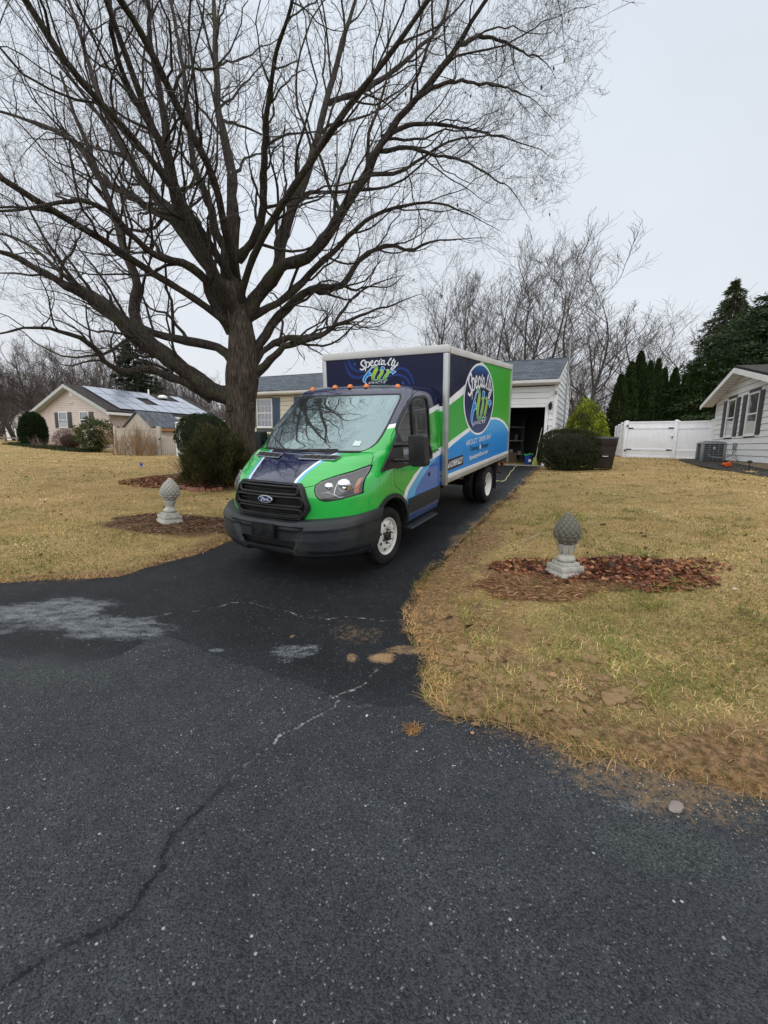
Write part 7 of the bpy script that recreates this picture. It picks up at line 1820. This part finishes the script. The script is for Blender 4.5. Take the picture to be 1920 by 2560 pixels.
# bins
m_bin = M('brown_bin_plastic', (.020,.014,.011), .55, spec=.25, var=.15, dirt=.2); m_lid = M('bin_lid', (.022,.022,.024), .45)
def bin_(u, dep, rot, label, h=1.02, w=.29):
    p_ = at_depth(u, 1160, dep); e = empty('wheeled_bin', (p_[0], dep, tz1(p_[0], dep)), rot, label, 'wheeled bin', 'bins beside the garage')
    q = MB(); q.frustum(0,0,w*.78,w*.85,.06,w,w*1.12,h*.72); q.frustum(0,0,w,w*1.12,h*.7201,w*1.06,w*1.18,h*.93); q.build('body', m_bin, e, bevel=.02)
    q = MB(); q.frustum(0,0,w*1.16,w*1.28,h*.93,w*1.05,w*1.15,h); q.build('lid', m_lid, e, bevel=.02)
    q = MB(); q.tube([(-w*.8,w*1.3,h*.90),(w*.8,w*1.3,h*.90)], .018, 8); q.build('handle', m_lid, e)
    for s_ in (-1, 1): q = MB(); q.lathe([(.12,0),(.12,.05),(.05,.06),(0,.06)], 18, 'x', (s_*w*.85,w*.9,.12)); q.build('wheel', m_rubber, e, smooth=True)
    bx(e, 'front_ledge', (-w*.45,w*.45,-w*1.06,-w*.80,.40,.52), m_bin, .02); bx(e, 'label_strip', (-w*.28,w*.28,-w*1.075,-w*1.062,.42,.437), m_pw)
    return e
bin_(1506, 13.45, -.28, 'brown wheeled bin standing right of the box bush', 1.0, .29); bin_(1494, 15.6, -.1, 'second dark bin hidden behind the brown one', 1.02, .27)
# cord on the driveway
q6 = lambda x_, y_: (1090+x_*.14467, 1050+y_*.14467)
cp = [gp(*q6(*p_)) for p_ in ((900,1085),(1065,1060),(1130,1068),(1200,1045),(1222,1000),(1262,955),(1290,900),(1340,862),(1345,835),(1385,800),(1358,755))]
cb2 = bez([tuple(p_) for p_ in cp], 6); q = MB(); q.tube([(a, b, tz1(a, b)+.012) for a, b, c_ in cb2], .009, 6); o = q.build('extension_cord', M('yellow_cord', (.62,.60,.26), .5), None, smooth=True); tag(o, 'pale yellow extension cord snaking from the truck into the garage', 'cord')
# things just inside the garage
def gar(x_, y_, z_=0): c_, s__ = math.cos(-JA), math.sin(-JA); return (5.63+x_*c_-y_*s__, 16.0+x_*s__+y_*c_, .758+z_)
e = empty('bucket', gar(-.55,.62,.014), 0, 'blue bucket with a green top just inside the garage doorway', 'bucket'); q = MB(); q.lathe([(0,0),(.13,0),(.165,.36),(.155,.36),(.12,.02)], 20); q.build('body', M('blue_plastic', (.01,.05,.25), .4), e, smooth=True)
q = MB(); q.tube([(.16*math.cos(a), .16*math.sin(a), .37+.03*math.sin(a*3)) for a in np.linspace(0, 6.28, 17)[:-1]], .03, 6, closed=True); q.build('green_bag', M('green_film', (.03,.30,.10), .4), e, smooth=True); bx(e, 'label_band', (-.05,.05,-.16,-.152,.10,.2), m_pw)
e = empty('broom', gar(-.14,.30,.014), 0, 'pale broom leaning inside the right door jamb', 'broom'); q = MB(); q.tube([(-.12,0,.25),(.05,.05,1.35)], .012, 6); q.build('broom_handle', m_wheel, e); q = MB(); q.frustum(-.14,0,.10,.04,0,.04,.03,.28); q.build('bristles', M('lime_bristle', (.35,.42,.10), .8), e)
e = empty('storage_shelf', gar(-2.0,3.6,.014), 0, 'dim shelving with odds and ends at the back of the garage', 'shelf')
for z_ in (.3,.9,1.5): bx(e, 'shelf_board', (-.7,.7,-.2,.2,z_,z_+.03), m_wheel)
for x_ in (-.7,.66): bx(e, 'upright', (x_,x_+.04,-.2,.2,0,1.9), m_grey_metal)
for i in range(7): bx(e, 'stored_item', (-.62+i*.19,-.5+i*.19,-.15,.1,(.33,.93)[i % 2],(.33,.93)[i % 2]+.15+.05*(i % 3)), (m_tan, m_wheel, m_grey_metal)[i % 3], .004)
e = empty('cardboard_box', gar(-1.5,1.6,.014), .3, 'dim cardboard box farther inside the garage', 'box'); bx(e, 'body', (-.25,.25,-.2,.2,0,.4), M('cardboard', (.12,.09,.06), .8)); bx(e, 'lid', (-.26,.26,-.21,.21,.401,.43), M('cardboard', (.12,.09,.06), .8), .004)
# bed, tool, hose and light by the neighbour's wall
bed = [gp(*p_)[:2] for p_ in ((1694,1152),(1715,1150),(1740,1149),(1760,1146),(1800,1148),(1850,1156),(1925,1170),(1925,1194),(1860,1186),(1790,1176),(1740,1166))]
bc_ = bez([tuple(p_) for p_ in bed]+[tuple(bed[0])], 6)[:-1]; q = MB(); cx_, cy2 = np.mean(bc_, axis=0); q.add([(a, b, tz1(a, b)+.045) for a, b in bc_]+[(cx_, cy2, tz1(cx_, cy2)+.05)], [(i, (i+1) % len(bc_), len(bc_)) for i in range(len(bc_))]); o = q.build('planting_bed', M('black_mulch', (.030,.024,.020), .95, var=.5, vs=9, bump=.8, bs=25, bd=.03), None); o['kind'] = 'structure'
p_ = gp(1817, 1171); e = empty('hedge_trimmer', (p_[0], p_[1], p_[2]+.06), .4, 'orange garden tool lying in the bed beside the air conditioner', 'garden tool'); q = MB(); q.box(-.16,.12,-.08,.08,.0,.12); q.build('motor_housing', M('orange_plastic', (.62,.10,.02), .4), e, bevel=.03); q = MB(); q.tube([(.05,0,.1),(.14,0,.18),(.22,0,.1)], .018, 6); q.build('grip', M('orange_plastic2', (.62,.10,.02), .4), e, smooth=True); bx(e, 'blade', (-.45,-.16,-.03,.03,.03,.05), m_dark)
p_ = gp(1871, 1178); e = empty('path_light', (p_[0], p_[1], p_[2]+.03), 0, 'black stake path light in front of the white house', 'path light'); q = MB(); q.tube([(0,0,0),(0,0,.22)], .012, 6); q.build('stake', m_dark, e); q = MB(); q.lathe([(.03,.2),(.07,.22),(.06,.26),(0,.29)], 12); q.build('lamp_head', m_dark, e, smooth=True)
q = MB(); a, b, c_ = gp(1806,1160), gp(1822,1154), gp(1840,1150); q.tube([tuple(a+[0,0,.05]), tuple(b+[0,0,.12]), tuple(c_+[0,0,.18])], .035, 8); o = q.build('drain_pipe', m_dark, None, smooth=True); tag(o, 'black corrugated drain pipe between air conditioner and house wall', 'pipe')
# stones and a few stray pieces on the pavement
def stone(u, v, s, col, label, flat=.35, name='stone', seed=1, cat='stone'):
    p_ = gp(u, v); bm = bmesh.new(); bmesh.ops.create_icosphere(bm, subdivisions=3, radius=1)
    for v_ in bm.verts: v_.co *= 1+.28*mnoise.noise(v_.co*1.3+Vector((seed*7.3, 0, 0)))+.08*mnoise.noise(v_.co*5+Vector((seed, 3, 0)))
    me = bpy.data.meshes.new(name); bm.to_mesh(me); bm.free(); me.polygons.foreach_set('use_smooth', np.ones(len(me.polygons), bool)); o = link(name, me, M('loose_stone', col, .85, var=.25, vs=30, bump=.4, bs=90)); o.location = (p_[0], p_[1], p_[2]+s*flat*.35); o.scale = (s, s*.62, s*flat); o.rotation_euler = (0, 0, seed*.7); return tag(o, label, cat)
stone(1690, 2018, .044, (.24,.20,.185), 'flat pinkish stone embedded at the right road edge', .22, seed=1)
stone(917, 1790, .012, (.42,.43,.44), 'small white pebble on the asphalt below the crack', .5, seed=2)
stone(1187, 1452, .022, (.45,.44,.42), 'pale pebble in the grass left of the right finial', .5, seed=3)
stone(1335, 1638, .018, (.5,.52,.55), 'whitish chip in the grass below the leaf heap', .5, seed=4)
stone(1836, 1474, .03, (.5,.5,.45), 'pale stone in the lawn at the far right', .5, seed=5)
def stray(u, v, s, mi, label, rz, up=.02):
    p_ = gp(u, v); o = bpy.data.objects.new('leaf', LM[mi].copy()); COL.objects.link(o); o.location = (p_[0], p_[1], p_[2]+up); o.scale = (s, s, s); o.rotation_euler = (.2, .1, rz); return tag(o, label, 'leaf')
stray(1050, 1482, .10, 2, 'tan curled leaf at the driveway edge nearest the truck', .5)
stray(1262, 1668, .07, 1, 'dark red leaf standing in the grass left of the soil clods', 1.5, .04)
stray(1380, 1706, .075, 4, 'orange-tan leaf lying on the soil clods', .9, .05)
stray(1180, 1838, .035, 4, 'tiny tan leaf lying on the road by the dirt edge', .9, .012)
p_ = gp(1031, 1828); e = empty('grass_clump', tuple(p_), 0, 'orange dried grass clump lying on the asphalt', 'grass clump'); n = 160; rr = np.random.RandomState(9); P = np.column_stack([rr.normal(size=(n, 2))*.022, rr.uniform(.003, .02, n)]); fol('blades', P, unit(np.column_stack([rr.normal(size=(n, 2)), rr.uniform(0, .5, n)])), .045, .003, cmix(rr, n, [(.45,.25,.10),(.30,.17,.08)], None), e, rr)['kind'] = 'stuff'
# clods of turned soil
ce = empty('soil_clods', tuple(gp(1330, 1720)), 0, 'clods of torn brown soil and matted straw at the lawn corner', 'soil clods'); rr = np.random.RandomState(14)
m_clod = M('soil_clod', (.42,.265,.13), .95, var=.45, vs=22, bump=.9, bs=60, bd=.012)
cme = []
for s_ in range(6):
    bm = bmesh.new(); bmesh.ops.create_icosphere(bm, subdivisions=3, radius=1)
    for v_ in bm.verts: v_.co *= 1+.55*mnoise.noise(v_.co*1.2+Vector((s_*5.1, 0, 0)))+.40*abs(mnoise.noise(v_.co*3.0+Vector((s_, 9, 0))))+.22*mnoise.noise(v_.co*7+Vector((s_, 9, 0)))
    me = bpy.data.meshes.new('clod'); bm.to_mesh(me); bm.free(); me.materials.append(m_clod); cme.append(me)
spots = [(1155,1630,.055),(1190,1655,.06),(1235,1650,.05),(1140,1780,.045),(1185,1788,.04),(1330,1700,.06),(1350,1722,.05),(1480,1660,.07),(1455,1672,.05),(1510,1700,.05),(1560,1740,.055),(1530,1752,.06),(1600,1718,.045),(1450,1748,.04),(1590,1775,.03),(1405,1712,.035),(1250,1700,.035),(1110,1745,.035),(1300,1760,.03),(1370,1775,.035),(1660,1640,.03),(1250,1802,.03),(1440,1840,.035)]
for i in range(75): spots.append((rr.uniform(1080, 1600), rr.uniform(1620, 1830), rr.uniform(.010, .030)))
for u, v, s_ in spots:
    p_ = gp(u, v); 
    if float(inside_asph(np.array([p_[0]]), np.array([p_[1]]))[0]) < -.06 and s_ < .03: continue
    o = bpy.data.objects.new('clod', cme[rr.randint(6)]); COL.objects.link(o); o.parent = ce; o.location = Vector((p_[0], p_[1], p_[2]+.016))-ce.location; o.scale = (s_*1.1, s_*rr.uniform(.6, 1), s_*rr.uniform(.35, .55)); o.rotation_euler = (0, 0, rr.uniform(0, 6.28))

# ------------------------------------------------------------------ grass
def grass():
    r_ = np.random.RandomState(99); out = []
    zones = [(1.5, 3.3, 15000, .0022, .050), (3.3, 5.2, 8500, .0030, .050), (5.2, 8.5, 3600, .0048, .050), (8.5, 14, 1300, .008, .048), (14, 24, 380, .014, .050), (24, 42, 75, .03, .06)]
    A0, A1 = math.radians(-56), math.radians(60)
    for r0, r1_, den, w_, L0 in zones:
        n = int(den*(r1_**2-r0**2)*(A1-A0)/2); rr = np.sqrt(r_.uniform(r0*r0, r1_*r1_, n)); a = r_.uniform(A0, A1, n); x = np.sin(a)*rr; y = np.cos(a)*rr
        d = inside_asph(x, y); k = (d > -.055) & (y < 34); x, y, d = x[k], y[k], d[k]
        sm2 = soil_mask(x, y); mm2 = mulch_mask(x, y); clump = fbm(x*4.5, y*4.5, 3, 61)
        keep = r_.uniform(0, 1, len(x)) < np.clip(1-.68*sm2-.97*mm2, .02, 1)*np.clip(-.15+clump*2.0, .12, 1); x, y, d, sm2, clump = x[keep], y[keep], d[keep], sm2[keep], clump[keep]
        n = len(x); z = tz(x, y)+.010+near_h(x, y)
        g1 = fbm(x*.55, y*.55, 4, 81); g2 = fbm(x*2.6, y*2.6, 3, 83); nearf = sstep(9, 3.5, np.hypot(x-.5, y-1)); leftf = ((x < -1) & (y < 8)).astype(float)
        gp_ = np.clip(sstep(.46, .66, g1*.35+g2*.65)*(.36+.16*nearf)+.42*nearf+.18*leftf+.10*sstep(.5, .6, g1)-.04*(y > 12), 0, .72)*(1-.5*sm2)
        grn = r_.uniform(0, 1, n) < gp_
        lean = np.where(grn, r_.uniform(.35, 1.0, n), r_.uniform(.85, 1.52, n)); az = r_.uniform(0, 6.28, n)+.0
        az = np.where(grn, az, az*.55+fbm(x*1.4, y*1.4, 2, 5)*9)
        D = np.column_stack([np.sin(lean)*np.cos(az), np.sin(lean)*np.sin(az), np.cos(lean)]); L = L0*r_.uniform(.5, 1.5, n)*np.where(grn, .95, 1.15)*(1+.9*sstep(.58, .75, g2)*nearf)
        S_ = np.column_stack([-np.sin(az), np.cos(az), np.zeros(n)]); w2 = (w_*r_.uniform(.6, 1.4, n))[:, None]; P = np.column_stack([x, y, z]); L = L[:, None]
        mid = P+D*L*.55; D2 = unit(D+np.column_stack([np.cos(az)*.35, np.sin(az)*.35, -np.full(n, .55)])); tip = mid+D2*L*.5
        tip[:, 2] = np.maximum(tip[:, 2], z+.001); mid[:, 2] = np.maximum(mid[:, 2], z+.003)
        c = np.where(grn[:, None], cmix(r_, n, [(.14,.18,.032),(.09,.125,.024),(.22,.24,.055)], None, .25), cmix(r_, n, [(.78,.57,.26),(.64,.44,.19),(.88,.70,.37),(.46,.28,.115),(.32,.18,.075)], [.3,.27,.16,.17,.10], .18))
        edge = sstep(.5, 0, d)[:, None]*(~grn)[:, None]*.6; c = c*(1-edge)+np.array([.42,.23,.10])*edge
        tone = fbm(x*.8, y*.8, 3, 91)[:, None]; fine_ = fbm(x*9, y*9, 3, 92)[:, None]; patch_ = sstep(.52, .66, fbm(x*1.7, y*1.7, 4, 93))[:, None]; org_ = (sstep(.50, .66, fbm(x*.9+7, y*.9, 4, 95))*(~grn))[:, None]; c = c*(1-.55*org_)+np.array([.56,.33,.15])*.55*org_; c = c*(.74+.44*tone+.85*(fine_-.36))*(1-.36*patch_*np.array([.7, .85, 1.]))
        V = np.stack([P-S_*w2/2, P+S_*w2/2, mid+S_*w2*.4, mid-S_*w2*.4, tip], 1); b = np.arange(n)*5
        out.append((V.reshape(-1, 3), b, np.repeat(c, 5, axis=0)))
    Vs = []; Qs = []; Cs = []; o = 0
    for V, b, c in out:
        b = b+o; Qs.append(np.stack([b, b+1, b+2, b+3], 1)); Qs.append(np.stack([b+3, b+2, b+4, b+4], 1)); Vs.append(V); Cs.append(c); o += len(V)
    V = np.vstack(Vs); C = np.vstack(Cs); n = len(V)//5; b = np.arange(n)*5
    T = np.concatenate([np.stack([b, b+1, b+2], 1), np.stack([b, b+2, b+3], 1), np.stack([b+3, b+2, b+4], 1)])
    print('grass blades', n)
    return np_mesh('grass', V, T, m_leaf, None, cols=C)
def near_h(x, y):
    nn_ = sstep(30, 12, np.hypot(x, y-6)); return nn_*((fbm(x*1.1, y*1.1, 3, 8)-.5)*.05+(fbm(x*5, y*5, 3, 12)-.5)*.022)
gr = grass(); tag(gr, 'matted tan winter lawn grass with green blades showing through', 'grass', kind='stuff')
# loose grit on the asphalt
r_ = np.random.RandomState(8); n = 9000; x = r_.uniform(-3.8, 2.2, n); y = 1.0+r_.uniform(0, 1, n)**.8*5.2; k = inside_asph(x, y) < -.02; x, y = x[k], y[k]; n = len(x); s_ = r_.uniform(.0012, .0034, n)*(1+(r_.uniform(0, 1, n) > .985)*1.1)
T0 = np.array([[1,0,0],[-.5,.87,0],[-.5,-.87,0],[0,0,.8]]); V = np.column_stack([x, y, tz(x, y)+(fbm(x*.9, y*.9, 3, 6)-.5)*.012+.0005])[:, None]+T0[None]*s_[:, None, None]*r_.uniform(.6, 1.3, (n, 4, 1))
b = np.arange(n)*4; T = np.concatenate([np.stack([b, b+1, b+3], 1), np.stack([b+1, b+2, b+3], 1), np.stack([b+2, b, b+3], 1)]); gt_ = np_mesh('loose_grit', V.reshape(-1, 3), T, m_leaf, None, cols=np.repeat(cmix(r_, n, [(.30,.31,.32),(.14,.145,.15),(.06,.06,.065),(.45,.45,.44)], [.25,.35,.33,.07], .2), 4, axis=0)); tag(gt_, 'loose grit and pebbles scattered over the asphalt', 'grit', kind='stuff')

# leaves blown over the lawn, too many and too small to pick out
r_ = np.random.RandomState(18); n = 3200; rr = np.sqrt(r_.uniform(9, 900, n)); a = r_.uniform(-.82, .85, n); x = np.sin(a)*rr; y = np.cos(a)*rr; k = (inside_asph(x, y) > .05) & (fbm(x*.7, y*.7, 3, 55) > .47); x, y = x[k], y[k]; n = len(x)
P = np.column_stack([x, y, tz(x, y)+.035+near_h(x, y)]); D = unit(np.column_stack([r_.normal(size=(n, 2)), r_.normal(size=n)*.3])); o = fol('lawn_leaves', P, D, .055*r_.uniform(.6, 1.5, n), .035, cmix(r_, n, [(.16,.07,.035),(.10,.045,.025),(.26,.14,.07),(.05,.03,.02)], None, .25), None, r_); tag(o, 'small brown leaves blown over the lawn', 'fallen leaves', kind='stuff')

r_ = np.random.RandomState(28); n = 42000; x = r_.uniform(.2, 4.2, n); y = r_.uniform(.2, 3.6, n); d = inside_asph(x, y); k = (d > -.30) & (d < .10) & (r_.uniform(0, 1, n) < sstep(.30, .0, np.abs(d+.06))) & (x > .45); x, y = x[k], y[k]; n = len(x); s_ = r_.uniform(.002, .0065, n)
V = np.column_stack([x, y, tz(x, y)+(fbm(x*.9, y*.9, 3, 6)-.5)*.012+.002])[:, None]+T0[None]*s_[:, None, None]*r_.uniform(.6, 1.3, (n, 4, 1)); b = np.arange(n)*4; T = np.concatenate([np.stack([b, b+1, b+3], 1), np.stack([b+1, b+2, b+3], 1), np.stack([b+2, b, b+3], 1)])
o = np_mesh('verge_gravel', V.reshape(-1, 3), T, m_leaf, None, cols=np.repeat(cmix(r_, n, [(.20,.14,.09),(.10,.09,.085),(.32,.24,.16),(.04,.04,.042),(.40,.40,.38)], [.28,.27,.18,.2,.07], .25), 4, axis=0)); tag(o, 'crumbled asphalt gravel and dirt along the right road edge', 'gravel', kind='stuff')
